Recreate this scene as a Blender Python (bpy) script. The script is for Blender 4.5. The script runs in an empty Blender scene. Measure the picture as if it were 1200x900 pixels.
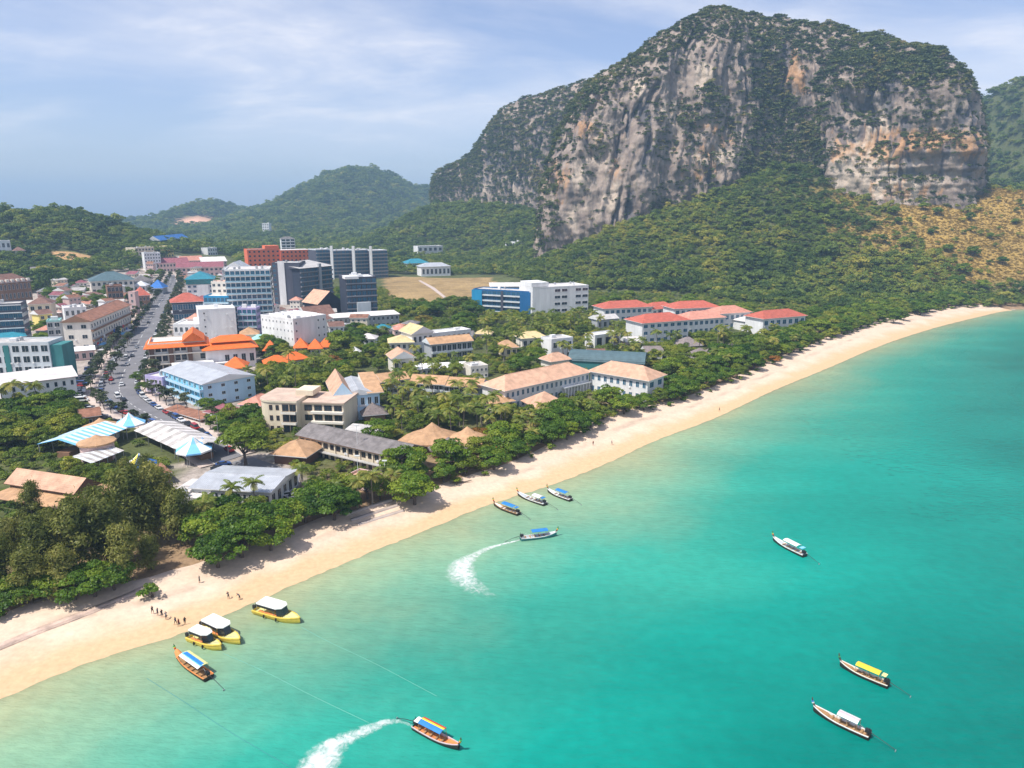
import bpy, math, random
import numpy as np
from mathutils import Vector, Matrix
R = math.radians
SC = bpy.context.scene
COL = SC.collection

# ------------------------------------------------------------------ camera
H = 80.0; FPX = 830.0; PITCH = math.atan(200.0 / FPX)
cam_d = bpy.data.cameras.new('camera'); cam = bpy.data.objects.new('camera', cam_d); COL.objects.link(cam)
cam_d.sensor_width = 36.0; cam_d.lens = 36.0 * FPX / 1200.0; cam_d.clip_start = 1.0; cam_d.clip_end = 40000.0
cam.location = (0, 0, H); cam.rotation_euler = (math.pi / 2 - PITCH, 0, 0)
SC.camera = cam
# ------------------------------------------------------------------ sky, sun, exposure
SUN_EL = 60.0; SUN_AZ = -124.0           # azimuth clockwise from +Y, where the sun stands
w = bpy.data.worlds.new('World'); SC.world = w; w.use_nodes = True
nt = w.node_tree; nt.nodes.clear()
def N(t, k, **kw):
    n = t.nodes.new(k)
    for a, b in kw.items(): setattr(n, a, b)
    return n
out = N(nt, 'ShaderNodeOutputWorld'); bg = N(nt, 'ShaderNodeBackground'); bg.inputs[1].default_value = 0.135
sky = N(nt, 'ShaderNodeTexSky', sky_type='NISHITA', sun_disc=False)
sky.sun_elevation = R(SUN_EL); sky.sun_rotation = R(SUN_AZ); sky.altitude = 80; sky.air_density = 1.0; sky.dust_density = 1.2; sky.ozone_density = 4.0
tc = N(nt, 'ShaderNodeTexCoord'); sep = N(nt, 'ShaderNodeSeparateXYZ'); nt.links.new(tc.outputs['Generated'], sep.inputs[0])
zb = N(nt, 'ShaderNodeMath', operation='ADD'); nt.links.new(sep.outputs[2], zb.inputs[0]); zb.inputs[1].default_value = 0.16
mx = N(nt, 'ShaderNodeMath', operation='MAXIMUM'); nt.links.new(zb.outputs[0], mx.inputs[0]); mx.inputs[1].default_value = 0.05
dv = [N(nt, 'ShaderNodeMath', operation='DIVIDE') for _ in range(2)]
cb = N(nt, 'ShaderNodeCombineXYZ')
for i in range(2):
    nt.links.new(sep.outputs[i], dv[i].inputs[0]); nt.links.new(mx.outputs[0], dv[i].inputs[1]); nt.links.new(dv[i].outputs[0], cb.inputs[i])
def cloud(scale, off, lo, hi, rough, dist):
    mp = N(nt, 'ShaderNodeMapping'); mp.inputs['Location'].default_value = off; mp.inputs['Scale'].default_value = (scale * 0.8, scale, 1)
    nt.links.new(cb.outputs[0], mp.inputs[0])
    no = N(nt, 'ShaderNodeTexNoise'); no.inputs['Scale'].default_value = 1.0; no.inputs['Detail'].default_value = 8; no.inputs['Roughness'].default_value = rough
    no.inputs['Distortion'].default_value = dist
    nt.links.new(mp.outputs[0], no.inputs[0])
    mr = N(nt, 'ShaderNodeMapRange', interpolation_type='SMOOTHSTEP'); mr.inputs[1].default_value = lo; mr.inputs[2].default_value = hi
    nt.links.new(no.outputs[0], mr.inputs[0])
    return mr.outputs[0]
CLOUD_OFF = (1.9, 0.35, 0.0)
c1 = cloud(0.75, CLOUD_OFF, 0.40, 0.64, 0.56, 0.5)
c2 = cloud(2.3, (4.0, 1.2, 0.0), 0.40, 0.75, 0.6, 0.4)
ad = N(nt, 'ShaderNodeMath', operation='MULTIPLY_ADD'); nt.links.new(c2, ad.inputs[0]); ad.inputs[1].default_value = 0.5; ad.inputs[2].default_value = 0.42
ml = N(nt, 'ShaderNodeMath', operation='MULTIPLY', use_clamp=True); nt.links.new(c1, ml.inputs[0]); nt.links.new(ad.outputs[0], ml.inputs[1])
fade = N(nt, 'ShaderNodeMapRange', interpolation_type='SMOOTHSTEP'); fade.inputs[1].default_value = 0.015; fade.inputs[2].default_value = 0.16
nt.links.new(sep.outputs[2], fade.inputs[0])
ml2 = N(nt, 'ShaderNodeMath', operation='MULTIPLY', use_clamp=True); nt.links.new(ml.outputs[0], ml2.inputs[0]); nt.links.new(fade.outputs[0], ml2.inputs[1])
veil = N(nt, 'ShaderNodeMath', operation='MULTIPLY_ADD', use_clamp=True); nt.links.new(ml2.outputs[0], veil.inputs[0]); veil.inputs[1].default_value = 0.92; veil.inputs[2].default_value = 0.07; ml2 = veil
mixc = N(nt, 'ShaderNodeMix', data_type='RGBA'); mixc.inputs[7].default_value = (7.2, 7.0, 7.2, 1)
tint = N(nt, 'ShaderNodeMix', data_type='RGBA', blend_type='MULTIPLY'); tint.inputs[0].default_value = 1.0; tint.inputs[7].default_value = (1.14, 1.02, 1.08, 1)
nt.links.new(sky.outputs[0], tint.inputs[6])
nt.links.new(ml2.outputs[0], mixc.inputs[0]); nt.links.new(tint.outputs[2], mixc.inputs[6])
nt.links.new(mixc.outputs[2], bg.inputs[0]); nt.links.new(bg.outputs[0], out.inputs[0])
sd = bpy.data.lights.new('sun', 'SUN'); sd.energy = 5.0; sd.angle = R(0.53); sd.color = (1.0, 0.955, 0.88)
so = bpy.data.objects.new('sun', sd); COL.objects.link(so)
_sdir = Vector((math.sin(R(SUN_AZ)) * math.cos(R(SUN_EL)), math.cos(R(SUN_AZ)) * math.cos(R(SUN_EL)), math.sin(R(SUN_EL))))
so.location = (0, 0, 500); so.rotation_euler = _sdir.to_track_quat('Z', 'Y').to_euler()
vs = SC.view_settings; vs.view_transform = 'Standard'; vs.look = 'None'; vs.gamma = 1.0; vs.use_curve_mapping = False; vs.exposure = 0.22
SC.render.engine = 'CYCLES'
cy = SC.cycles; cy.max_bounces = 5; cy.diffuse_bounces = 2; cy.glossy_bounces = 2; cy.transmission_bounces = 2; cy.transparent_max_bounces = 8; cy.volume_bounces = 0
cy.use_denoising = True; cy.use_adaptive_sampling = True; cy.adaptive_threshold = 0.02; cy.caustics_reflective = False; cy.caustics_refractive = False

# ------------------------------------------------------------------ pixel <-> place
CP, SP = math.cos(PITCH), math.sin(PITCH)
def ray(px, py):
    a = np.asarray(px, float) - 600.0; b = np.asarray(py, float) - 450.0
    return a, FPX * CP - b * SP, -(b * CP + FPX * SP)
def at(px, py, z=0.0):
    a, f, u = ray(px, py); t = (z - H) / u
    return Vector((float(a * t), float(f * t), z))
def atd(px, py, Y):                       # the point of that pixel's ray at depth Y
    a, f, u = ray(px, py); t = Y / f
    return Vector((float(a * t), float(Y), float(H + u * t)))
def proj(P):
    P = np.asarray(P, float); x, y, z = P[..., 0], P[..., 1], P[..., 2] - H
    d = y * CP - z * SP; v = y * SP + z * CP
    d = np.where(d < 1e-3, 1e-3, d)
    return 600 + FPX * x / d, 450 - FPX * v / d

# ------------------------------------------------------------------ noise
_rs = np.random.RandomState(7); _PERM = _rs.permutation(512); _PERM = np.concatenate([_PERM, _PERM, _PERM])
_GR = _rs.normal(size=(512, 3)); _GR /= np.linalg.norm(_GR, axis=1)[:, None]
def gnoise(x, y, z):
    x = np.asarray(x, float); y = np.asarray(y, float) + x * 0; z = np.asarray(z, float) + x * 0
    xi = np.floor(x).astype(int); yi = np.floor(y).astype(int); zi = np.floor(z).astype(int)
    xf, yf, zf = x - xi, y - yi, z - zi
    fd = lambda t: t * t * t * (t * (t * 6 - 15) + 10)
    u, v, q = fd(xf), fd(yf), fd(zf)
    r = 0
    for dx in (0, 1):
        for dy in (0, 1):
            for dz in (0, 1):
                h = _PERM[_PERM[_PERM[(xi + dx) & 511] + ((yi + dy) & 511)] + ((zi + dz) & 511)]
                g = _GR[h]
                d = g[..., 0] * (xf - dx) + g[..., 1] * (yf - dy) + g[..., 2] * (zf - dz)
                r = r + d * (u if dx else 1 - u) * (v if dy else 1 - v) * (q if dz else 1 - q)
    return r * 1.6
def fbm(x, y, z, o=4, g=0.5):
    r = 0; a = 1.0; f = 1.0; s = 0
    for i in range(o):
        r = r + a * gnoise(x * f + 17.3 * i, y * f + 5.1 * i, z * f + 9.7 * i); s += a; a *= g; f *= 2.03
    return r / s
def sstep(a, b, x):
    t = np.clip((x - a) / (b - a), 0, 1); return t * t * (3 - 2 * t)
def inpoly(px, py, poly):
    px = np.asarray(px, float); py = np.asarray(py, float); ins = np.zeros(px.shape, bool)
    n = len(poly); j = n - 1
    for i in range(n):
        xi, yi = poly[i][0], poly[i][1]; xj, yj = poly[j][0], poly[j][1]
        c = ((yi > py) != (yj > py)) & (px < (xj - xi) * (py - yi) / ((yj - yi) if yj != yi else 1e-9) + xi)
        ins ^= c; j = i
    return ins
def segdist(x, y, pl):
    best = np.full(np.shape(x), 1e9)
    for (ax, ay), (bx, by) in zip(pl[:-1], pl[1:]):
        dx, dy = bx - ax, by - ay; L = dx * dx + dy * dy + 1e-9
        t = np.clip(((x - ax) * dx + (y - ay) * dy) / L, 0, 1)
        best = np.minimum(best, np.hypot(x - ax - t * dx, y - ay - t * dy))
    return best
def catmull(pts, n):
    P = np.asarray(pts, float); P = np.vstack([2 * P[0] - P[1], P, 2 * P[-1] - P[-2]])
    m = len(P) - 3; t = np.linspace(0, m - 1e-6, n); i = t.astype(int); f = (t - i)[:, None]
    p0, p1, p2, p3 = P[i], P[i + 1], P[i + 2], P[i + 3]
    return 0.5 * (2 * p1 + (p2 - p0) * f + (2 * p0 - 5 * p1 + 4 * p2 - p3) * f ** 2 + (3 * p1 - p0 - 3 * p2 + p3) * f ** 3)

# ------------------------------------------------------------------ the lie of the land
SHORE_PX = [(-120, 858), (0, 806), (100, 765), (200, 735), (290, 698), (350, 672), (420, 643), (500, 612), (560, 588), (640, 563), (700, 540), (760, 513), (830, 487), (900, 455), (960, 431), (1020, 406), (1080, 386), (1140, 371), (1182, 363)]
BACK_PX = [(-140, 800), (-10, 742), (72, 708), (165, 690), (255, 664), (322, 640), (392, 612), (462, 596), (520, 574), (598, 548), (662, 520), (722, 493), (800, 472), (868, 445), (930, 417), (988, 394), (1050, 375), (1112, 363), (1160, 359.5)]
_a, _b = at(*SHORE_PX[0]), at(*SHORE_PX[1]); _d = (_a - _b)
SHORE = [tuple((_a + _d * k)[:2]) for k in (40, 20, 10, 5, 3, 2, 1)] + [tuple(at(*p)[:2]) for p in SHORE_PX] + [(480.0, 606.0), (560.0, 590.0), (800.0, 560.0), (1500.0, 640.0), (5000.0, 900.0), (12000.0, 1500.0)]
SH_FINE = [tuple(p) for p in catmull(SHORE, 260)]
LAND_F = SH_FINE + [(12000, 12000), (-12000, 12000), (-12000, SH_FINE[0][1])]
def shore_s(x, y):                        # metres from the water's edge, inland positive
    d = segdist(x, y, SH_FINE); return np.where(inpoly(x, y, LAND_F), d, -d)
def _rb(px, py, Y): p = atd(px, py, Y); return (p.x, p.y, p.z)
def _fl(px, Y, z=0.0): return ((px - 600) / 850.0 * Y, Y, z)
TAL = [_rb(650, 300, 850), _rb(700, 278, 820), _rb(760, 264, 820), _rb(830, 246, 830), _rb(880, 218, 850), _rb(920, 192, 880), _rb(955, 200, 860), _rb(985, 228, 830), _rb(1040, 240, 800),
       _rb(1100, 243, 800), _rb(1165, 232, 810), _rb(1205, 222, 830), _rb(1290, 232, 850), _rb(700, 318, 735), _rb(800, 298, 735), _rb(900, 288, 735), _rb(1000, 288, 720), _rb(1100, 296, 700),
       _rb(1185, 296, 705), _rb(1300, 310, 700), _rb(800, 330, 690), _rb(900, 328, 680), _rb(1000, 328, 670), _rb(1100, 330, 655), _rb(1185, 332, 645), _rb(1300, 340, 640),
       _rb(505, 246, 1420), _rb(545, 247, 1340), _rb(582, 252, 1240), _rb(622, 262, 1130), _rb(648, 285, 1000), _fl(900, 1120, 90), _fl(1100, 1100, 90), _fl(700, 1150, 60), _fl(1300, 1200, 90), _fl(1000, 1500, 40), _fl(600, 1700, 40)]
TAL = [(a, b, c - 9.0) for a, b, c in TAL]
TAL += [_fl(p, Y, -4) for p, Y in ((640, 690), (700, 665), (760, 655), (830, 650), (900, 640), (960, 638), (1020, 635), (1080, 628), (1130, 620), (590, 720), (540, 800), (580, 900), (500, 1000), (560, 1100), (470, 1200), (430, 1500),
        (400, 700), (300, 900), (200, 700), (600, 550), (800, 560), (1000, 540), (300, 1500), (100, 1200), (350, 2200), (600, 2300), (1000, 2200), (1400, 600), (1800, 900), (1700, 1500), (800, 400), (300, 400), (0, 500), (0, 2000), (600, 250))]
TAL = np.array(TAL)
_D = np.hypot(TAL[:, None, 0] - TAL[None, :, 0], TAL[:, None, 1] - TAL[None, :, 1]); _n = len(TAL)
_A = np.zeros((_n + 1, _n + 1)); _A[:_n, :_n] = _D; _A[:_n, _n] = 1; _A[_n, :_n] = 1
_W = np.linalg.solve(_A + np.diag([0.5] * _n + [0]), np.append(TAL[:, 2], 0))
def talus(x, y):
    r = np.full(np.shape(x), _W[_n])
    for k in range(_n): r = r + _W[k] * np.hypot(x - TAL[k, 0], y - TAL[k, 1])
    m = sstep(1900, 1500, y) * sstep(300, 480, y) * sstep(-420, -200, x) * sstep(1500, 1100, x)
    return np.clip(r, 0, 200) * m
HILLS = []                                # (x, y, height, sx, sy)
def hill(px, py, Y, sx, sy, base=14.0):
    p = atd(px, py, Y); HILLS.append((p.x, p.y, p.z - base, sx, sy))
hill(425, 203, 2700, 215, 420); hill(500, 222, 2800, 190, 300); hill(345, 243, 2650, 180, 320); hill(248, 240, 2600, 110, 260); hill(180, 258, 2700, 170, 300, 16)
hill(300, 262, 2300, 260, 160, 16)
hill(1178, 146, 1350, 62, 220); hill(1262, 138, 1400, 130, 300)
hill(58, 257, 960, 85, 150, 12); hill(8, 262, 940, 95, 170, 12); hill(-70, 250, 950, 150, 200, 12); hill(112, 284, 920, 60, 120, 12)
for _i in range(9): hill(-300 + _i * 130, 255 - 2.5 * math.sin(_i * 2.1), 6200, 700, 500, 16)
def ground(x, y):
    x = np.asarray(x, float); y = np.asarray(y, float)
    s = shore_s(x, y)
    z = np.where(s < 0, np.maximum(s * 0.06, -7.0), 2.4 * sstep(-2, 26, s) * np.clip(s / 10, 0, 1) ** 0.7)
    z = z + 2.0 * sstep(20, 120, s) + 9.0 * sstep(150, 900, s)
    lm = sstep(8, 60, s)
    hh = 0
    for hx, hy, hz, sx, sy in HILLS:
        e = np.exp(-0.5 * (((x - hx) / sx) ** 2 + ((y - hy) / sy) ** 2)); hh = np.maximum(hh, hz * e) * 0.75 + 0.25 * np.minimum(hh + hz * e, np.maximum(hh, hz * e) * 1.1)
    z = z + (hh + talus(x, y)) * lm
    rough = sstep(6, 40, hh + talus(x, y))
    z = z + rough * lm * (6.0 * fbm(x / 90, y / 90, x * 0 + 3.3, 3) + 1.5 * fbm(x / 22, y / 22, x * 0 + 1.3, 2))
    return z
def g1(x, y): return float(ground(np.array([x]), np.array([y]))[0])
def gat(px, py, lift=0.0):                # where a pixel's ray meets the ground
    a, f, u = (float(q) for q in ray(px, py)); t0 = 60.0 / f; t1 = t0
    while t1 * f < 3600.0:
        if H + u * t1 < g1(a * t1, f * t1) + lift: break
        t0 = t1; t1 = t1 * 1.012
    for _ in range(22):
        tm = 0.5 * (t0 + t1)
        if H + u * tm < g1(a * tm, f * tm) + lift: t1 = tm
        else: t0 = tm
    return Vector((a * t1, f * t1, g1(a * t1, f * t1)))

# ------------------------------------------------------------------ materials
MATS = {}
def lk(t, a, b): t.links.new(a, b)
def mat(name, col, rough=0.8, var=0.12, scale=0.6, bump=0.0, metal=0.0, streak=False, ribs=None, spec=0.3, dirt=0.0, alpha=None):
    if name in MATS: return MATS[name]
    m = bpy.data.materials.new(name); m.use_nodes = True; t = m.node_tree; b = t.nodes['Principled BSDF']; MATS[name] = m
    b.inputs['Roughness'].default_value = rough; b.inputs['Metallic'].default_value = metal; b.inputs['Specular IOR Level'].default_value = spec
    tcd = N(t, 'ShaderNodeTexCoord'); oi = N(t, 'ShaderNodeObjectInfo')
    no = N(t, 'ShaderNodeTexNoise'); no.inputs['Detail'].default_value = 5; no.inputs['Roughness'].default_value = 0.65
    mp = N(t, 'ShaderNodeMapping'); mp.inputs['Scale'].default_value = (scale, scale, scale * (0.18 if streak else 1))
    lk(t, tcd.outputs['Object'], mp.inputs[0]); lk(t, mp.outputs[0], no.inputs[0]); no.inputs['Scale'].default_value = 1.0
    mr = N(t, 'ShaderNodeMapRange'); mr.inputs[1].default_value = 0.3; mr.inputs[2].default_value = 0.7; mr.inputs[3].default_value = 1 - var * (2.4 if streak or ribs else 1.6) - dirt; mr.inputs[4].default_value = 1 + var * 0.8
    lk(t, no.outputs[0], mr.inputs[0])
    orr = N(t, 'ShaderNodeMapRange'); orr.inputs[3].default_value = 1 - var * 0.6; orr.inputs[4].default_value = 1 + var * 0.4; lk(t, oi.outputs['Random'], orr.inputs[0])
    mu = N(t, 'ShaderNodeMath', operation='MULTIPLY'); lk(t, mr.outputs[0], mu.inputs[0]); lk(t, orr.outputs[0], mu.inputs[1])
    vm = N(t, 'ShaderNodeVectorMath', operation='SCALE'); vm.inputs[0].default_value = col[:3]; lk(t, mu.outputs[0], vm.inputs['Scale'])
    lk(t, vm.outputs[0], b.inputs['Base Color'])
    h = no.outputs[0]
    if ribs:                              # (axis, period) : roof tile courses or corrugation
        wv = N(t, 'ShaderNodeTexWave', wave_type='BANDS', bands_direction=ribs[0]); wv.inputs['Scale'].default_value = 1.0 / ribs[1] * 0.314; wv.inputs['Distortion'].default_value = 0.3
        lk(t, tcd.outputs['Object'], wv.inputs[0])
        bp = N(t, 'ShaderNodeBump'); bp.inputs['Strength'].default_value = 0.6; bp.inputs['Distance'].default_value = 0.12; lk(t, wv.outputs[1], bp.inputs['Height']); lk(t, bp.outputs[0], b.inputs['Normal'])
    elif bump:
        bp = N(t, 'ShaderNodeBump'); bp.inputs['Strength'].default_value = bump; bp.inputs['Distance'].default_value = 0.2; lk(t, h, bp.inputs['Height']); lk(t, bp.outputs[0], b.inputs['Normal'])
    return m
def leafmat(name, dark, mid, light, inst=False):
    if name in MATS: return MATS[name]
    m = bpy.data.materials.new(name); m.use_nodes = True; t = m.node_tree; t.nodes.clear(); MATS[name] = m
    o = N(t, 'ShaderNodeOutputMaterial'); d = N(t, 'ShaderNodeBsdfDiffuse'); tr = N(t, 'ShaderNodeBsdfTranslucent'); gl = N(t, 'ShaderNodeBsdfGlossy'); gl.inputs['Roughness'].default_value = 0.45
    at_ = N(t, 'ShaderNodeAttribute', attribute_name='lv')
    if inst: rnd = N(t, 'ShaderNodeAttribute', attribute_name='tint', attribute_type='INSTANCER').outputs['Fac']
    else: rnd = N(t, 'ShaderNodeObjectInfo').outputs['Random']
    mu = N(t, 'ShaderNodeMath', operation='MULTIPLY_ADD'); lk(t, at_.outputs['Fac'], mu.inputs[0]); mu.inputs[1].default_value = 0.55 if not inst else 0.3
    ms = N(t, 'ShaderNodeMath', operation='MULTIPLY'); lk(t, rnd, ms.inputs[0]); ms.inputs[1].default_value = 0.45 if not inst else 0.7; lk(t, ms.outputs[0], mu.inputs[2])
    cr = N(t, 'ShaderNodeValToRGB'); e = cr.color_ramp.elements; e[0].position = 0.1; e[0].color = (*dark, 1); e[1].position = 0.92; e[1].color = (*light, 1)
    k = e.new(0.5); k.color = (*mid, 1)
    lk(t, mu.outputs[0], cr.inputs[0])
    for q in (d, tr): lk(t, cr.outputs[0], q.inputs[0])
    mx1 = N(t, 'ShaderNodeMixShader'); mx1.inputs[0].default_value = 0.38; lk(t, d.outputs[0], mx1.inputs[1]); lk(t, tr.outputs[0], mx1.inputs[2])
    mx2 = N(t, 'ShaderNodeMixShader'); mx2.inputs[0].default_value = 0.015; lk(t, mx1.outputs[0], mx2.inputs[1]); lk(t, gl.outputs[0], mx2.inputs[2])
    lk(t, mx2.outputs[0], o.inputs[0])
    return m
def M_(n): return MATS[n]
mat('white_wall', (0.80, 0.80, 0.79), 0.8, 0.07, 0.25, streak=True, dirt=0.03)
mat('cream_wall', (0.74, 0.64, 0.48), 0.8, 0.08, 0.25, streak=True)
mat('pale_cream_wall', (0.80, 0.75, 0.66), 0.8, 0.07, 0.25, streak=True)
mat('grey_wall', (0.42, 0.44, 0.46), 0.8, 0.08, 0.25, streak=True)
mat('pale_grey_wall', (0.62, 0.66, 0.68), 0.8, 0.08, 0.25, streak=True)
mat('dark_wall', (0.035, 0.045, 0.07), 0.7, 0.12, 0.25, streak=True)
mat('slate_wall', (0.085, 0.09, 0.12), 0.7, 0.1, 0.25, streak=True)
mat('pale_blue_wall', (0.50, 0.70, 0.86), 0.8, 0.05, 0.25, streak=True)
mat('sky_blue_wall', (0.28, 0.62, 0.80), 0.8, 0.05, 0.25, streak=True)
mat('deep_blue_wall', (0.012, 0.12, 0.30), 0.6, 0.08, 0.25, streak=True)
mat('cyan_blue_wall', (0.02, 0.28, 0.52), 0.6, 0.08, 0.25, streak=True)
mat('teal_wall', (0.05, 0.22, 0.22), 0.7, 0.1, 0.25, streak=True)
mat('orange_wall', (0.76, 0.17, 0.07), 0.75, 0.06, 0.25, streak=True)
mat('pink_wall', (0.70, 0.50, 0.46), 0.8, 0.08, 0.25, streak=True)
mat('brown_wall', (0.28, 0.16, 0.10), 0.8, 0.1, 0.25, streak=True)
mat('yellow_wall', (0.80, 0.66, 0.22), 0.8, 0.06, 0.25, streak=True)
mat('lilac_wall', (0.52, 0.46, 0.72), 0.8, 0.08, 0.25, streak=True)
mat('sand_roof', (0.56, 0.42, 0.33), 0.85, 0.16, 0.25)
mat('concrete', (0.46, 0.44, 0.42), 0.85, 0.14, 0.3)
mat('flat_roof', (0.50, 0.48, 0.46), 0.85, 0.2, 0.25)
mat('pale_flat_roof', (0.66, 0.62, 0.60), 0.85, 0.16, 0.25)
mat('white_roof', (0.80, 0.79, 0.77), 0.6, 0.07, 0.25)
mat('orange_tile', (0.78, 0.17, 0.03), 0.6, 0.1, 0.5, ribs=('Y', 0.5))
mat('red_tile', (0.52, 0.135, 0.09), 0.6, 0.14, 0.5, ribs=('Y', 0.5))
mat('pale_red_tile', (0.62, 0.28, 0.20), 0.6, 0.14, 0.5, ribs=('Y', 0.5))
mat('salmon_tile', (0.64, 0.39, 0.26), 0.65, 0.14, 0.4, ribs=('Y', 0.5))
mat('tan_tile', (0.55, 0.33, 0.18), 0.7, 0.15, 0.4, ribs=('Y', 0.5))
mat('yellow_tile', (0.66, 0.52, 0.27), 0.7, 0.12, 0.4, ribs=('Y', 0.5))
mat('brown_tile', (0.24, 0.13, 0.10), 0.7, 0.18, 0.4, ribs=('Y', 0.5))
mat('rust_tile', (0.34, 0.16, 0.10), 0.7, 0.22, 0.4, ribs=('Y', 0.5))
mat('maroon_tile', (0.30, 0.10, 0.12), 0.7, 0.18, 0.4, ribs=('Y', 0.5))
mat('grey_tile', (0.21, 0.19, 0.185), 0.75, 0.2, 0.4, ribs=('Y', 0.4))
mat('slate_tile', (0.09, 0.15, 0.17), 0.6, 0.12, 0.4, ribs=('Y', 0.4))
mat('metal_roof', (0.50, 0.52, 0.55), 0.45, 0.1, 0.3, ribs=('X', 0.6), metal=0.2)
mat('weathered_metal', (0.58, 0.54, 0.50), 0.55, 0.2, 0.3, ribs=('X', 0.9), metal=0.1)
mat('white_metal_roof', (0.76, 0.78, 0.80), 0.45, 0.08, 0.3, ribs=('X', 0.6))
mat('blue_roof', (0.02, 0.16, 0.50), 0.5, 0.1, 0.3, ribs=('X', 0.6))
mat('teal_roof', (0.03, 0.24, 0.32), 0.5, 0.1, 0.3, ribs=('X', 0.6))
mat('pale_teal_roof', (0.35, 0.62, 0.60), 0.5, 0.1, 0.3, ribs=('X', 0.6))
mat('light_blue_cloth', (0.20, 0.50, 0.78), 0.8, 0.06, 0.6)
mat('white_cloth', (0.82, 0.82, 0.80), 0.8, 0.05, 0.6)
mat('yellow_cloth', (0.84, 0.70, 0.12), 0.8, 0.05, 0.6)
mat('thatch', (0.42, 0.25, 0.12), 0.95, 0.25, 1.2, bump=0.6)
mat('grey_thatch', (0.24, 0.20, 0.19), 0.95, 0.25, 1.2, bump=0.6)
mat('glass', (0.025, 0.04, 0.055), 0.12, 0.2, 0.8, spec=0.6)
mat('blue_glass', (0.03, 0.13, 0.22), 0.12, 0.2, 0.4, spec=0.7)
mat('teal_glass', (0.02, 0.20, 0.22), 0.12, 0.2, 0.4, spec=0.7)
mat('rail_glass', (0.30, 0.46, 0.54), 0.15, 0.1, 0.4, spec=0.6)
mat('frame_white', (0.75, 0.75, 0.74), 0.6, 0.05)
mat('frame_brown', (0.16, 0.09, 0.06), 0.6, 0.1)
mat('frame_grey', (0.22, 0.23, 0.25), 0.6, 0.1)
mat('bark', (0.13, 0.10, 0.08), 0.9, 0.25, 2.0, bump=0.5)
mat('palm_bark', (0.26, 0.22, 0.18), 0.9, 0.2, 2.0, bump=0.5)
mat('steel', (0.45, 0.46, 0.47), 0.45, 0.1, metal=0.6)
mat('asphalt', (0.20, 0.195, 0.205), 0.9, 0.14, 0.12)
mat('road_paint', (0.78, 0.78, 0.76), 0.8, 0.1, 0.8)
mat('pavement', (0.50, 0.41, 0.36), 0.9, 0.14, 0.25)
mat('kerb', (0.50, 0.48, 0.45), 0.9, 0.1, 0.5)
mat('timber', (0.42, 0.24, 0.11), 0.6, 0.2, 1.0)
mat('dark_timber', (0.10, 0.055, 0.03), 0.6, 0.2, 1.0)
mat('rope', (0.16, 0.42, 0.34), 0.9, 0.1)

# ------------------------------------------------------------------ mesh helpers
class MB:
    def __init__(s): s.v = []; s.f = []; s.m = []
    def add(s, vs_, fs, mi=0):
        o = len(s.v); s.v += [tuple(map(float, p)) for p in vs_]; s.f += [tuple(i + o for i in q) for q in fs]; s.m += [mi] * len(fs); return s
    def box(s, x0, x1, y0, y1, z0, z1, mi=0, bottom=True):
        f = [(4, 5, 6, 7), (0, 1, 5, 4), (1, 2, 6, 5), (2, 3, 7, 6), (3, 0, 4, 7)]
        if bottom: f.append((3, 2, 1, 0))
        return s.add([(x0, y0, z0), (x1, y0, z0), (x1, y1, z0), (x0, y1, z0), (x0, y0, z1), (x1, y0, z1), (x1, y1, z1), (x0, y1, z1)], f, mi)
    def prism(s, poly, z0, z1, mi=0, mt=None, cap=True):
        n = len(poly)
        s.add([(x, y, z0) for x, y in poly] + [(x, y, z1) for x, y in poly], [(i, (i + 1) % n, n + (i + 1) % n, n + i) for i in range(n)], mi)
        if cap: s.add([(x, y, z1) for x, y in poly], [tuple(range(n))], mi if mt is None else mt)
        return s
    def tube(s, pts, rad, n=6, mi=0):
        P = [Vector(p) for p in pts]; vs_ = []
        for i, p in enumerate(P):
            d = (P[min(i + 1, len(P) - 1)] - P[max(i - 1, 0)]).normalized(); a = d.orthogonal().normalized()
            if i and a.dot(pa) < 0: a = -a
            a = (a if not i else (pa - d * pa.dot(d)).normalized()); pa = a; b = d.cross(a)
            r = rad[i] if isinstance(rad, (list, tuple)) else rad
            vs_ += [p + (a * math.cos(2 * math.pi * k / n) + b * math.sin(2 * math.pi * k / n)) * r for k in range(n)]
        m = len(P)
        fs = [(i * n + k, i * n + (k + 1) % n, (i + 1) * n + (k + 1) % n, (i + 1) * n + k) for i in range(m - 1) for k in range(n)]
        fs += [tuple(range(n))[::-1], tuple(range((m - 1) * n, m * n))]
        return s.add(vs_, fs, mi)
    def lathe(s, prof, n=12, c=(0, 0), mi=0):
        vs_ = [(c[0] + r * math.cos(2 * math.pi * k / n), c[1] + r * math.sin(2 * math.pi * k / n), z) for r, z in prof for k in range(n)]
        fs = [(i * n + k, i * n + (k + 1) % n, (i + 1) * n + (k + 1) % n, (i + 1) * n + k) for i in range(len(prof) - 1) for k in range(n)]
        return s.add(vs_, fs, mi)
    def mesh(s, name, mats, smooth=False):
        me = bpy.data.meshes.new(name); me.from_pydata(s.v, [], s.f)
        for q in mats if isinstance(mats, (list, tuple)) else [mats]: me.materials.append(MATS[q] if isinstance(q, str) else q)
        me.polygons.foreach_set('material_index', s.m)
        if smooth: me.polygons.foreach_set('use_smooth', [True] * len(s.f))
        me.update(); return me
    def build(s, name, mats, parent=None, smooth=False):
        return link(name, s.mesh(name, mats, smooth), parent)
def link(name, me, parent=None, loc=None, rz=0.0):
    o = bpy.data.objects.new(name, me); COL.objects.link(o)
    if parent: o.parent = parent
    if loc is not None: o.location = loc
    if rz: o.rotation_euler = (0, 0, rz)
    return o
def empty(name, loc, rz=0.0):
    o = link(name, None, None, loc, rz); o.empty_display_size = 0.5; return o
def tag(o, label, cat, group=None):
    o['label'] = label; o['category'] = cat
    if group: o['group'] = group
    return o
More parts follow.
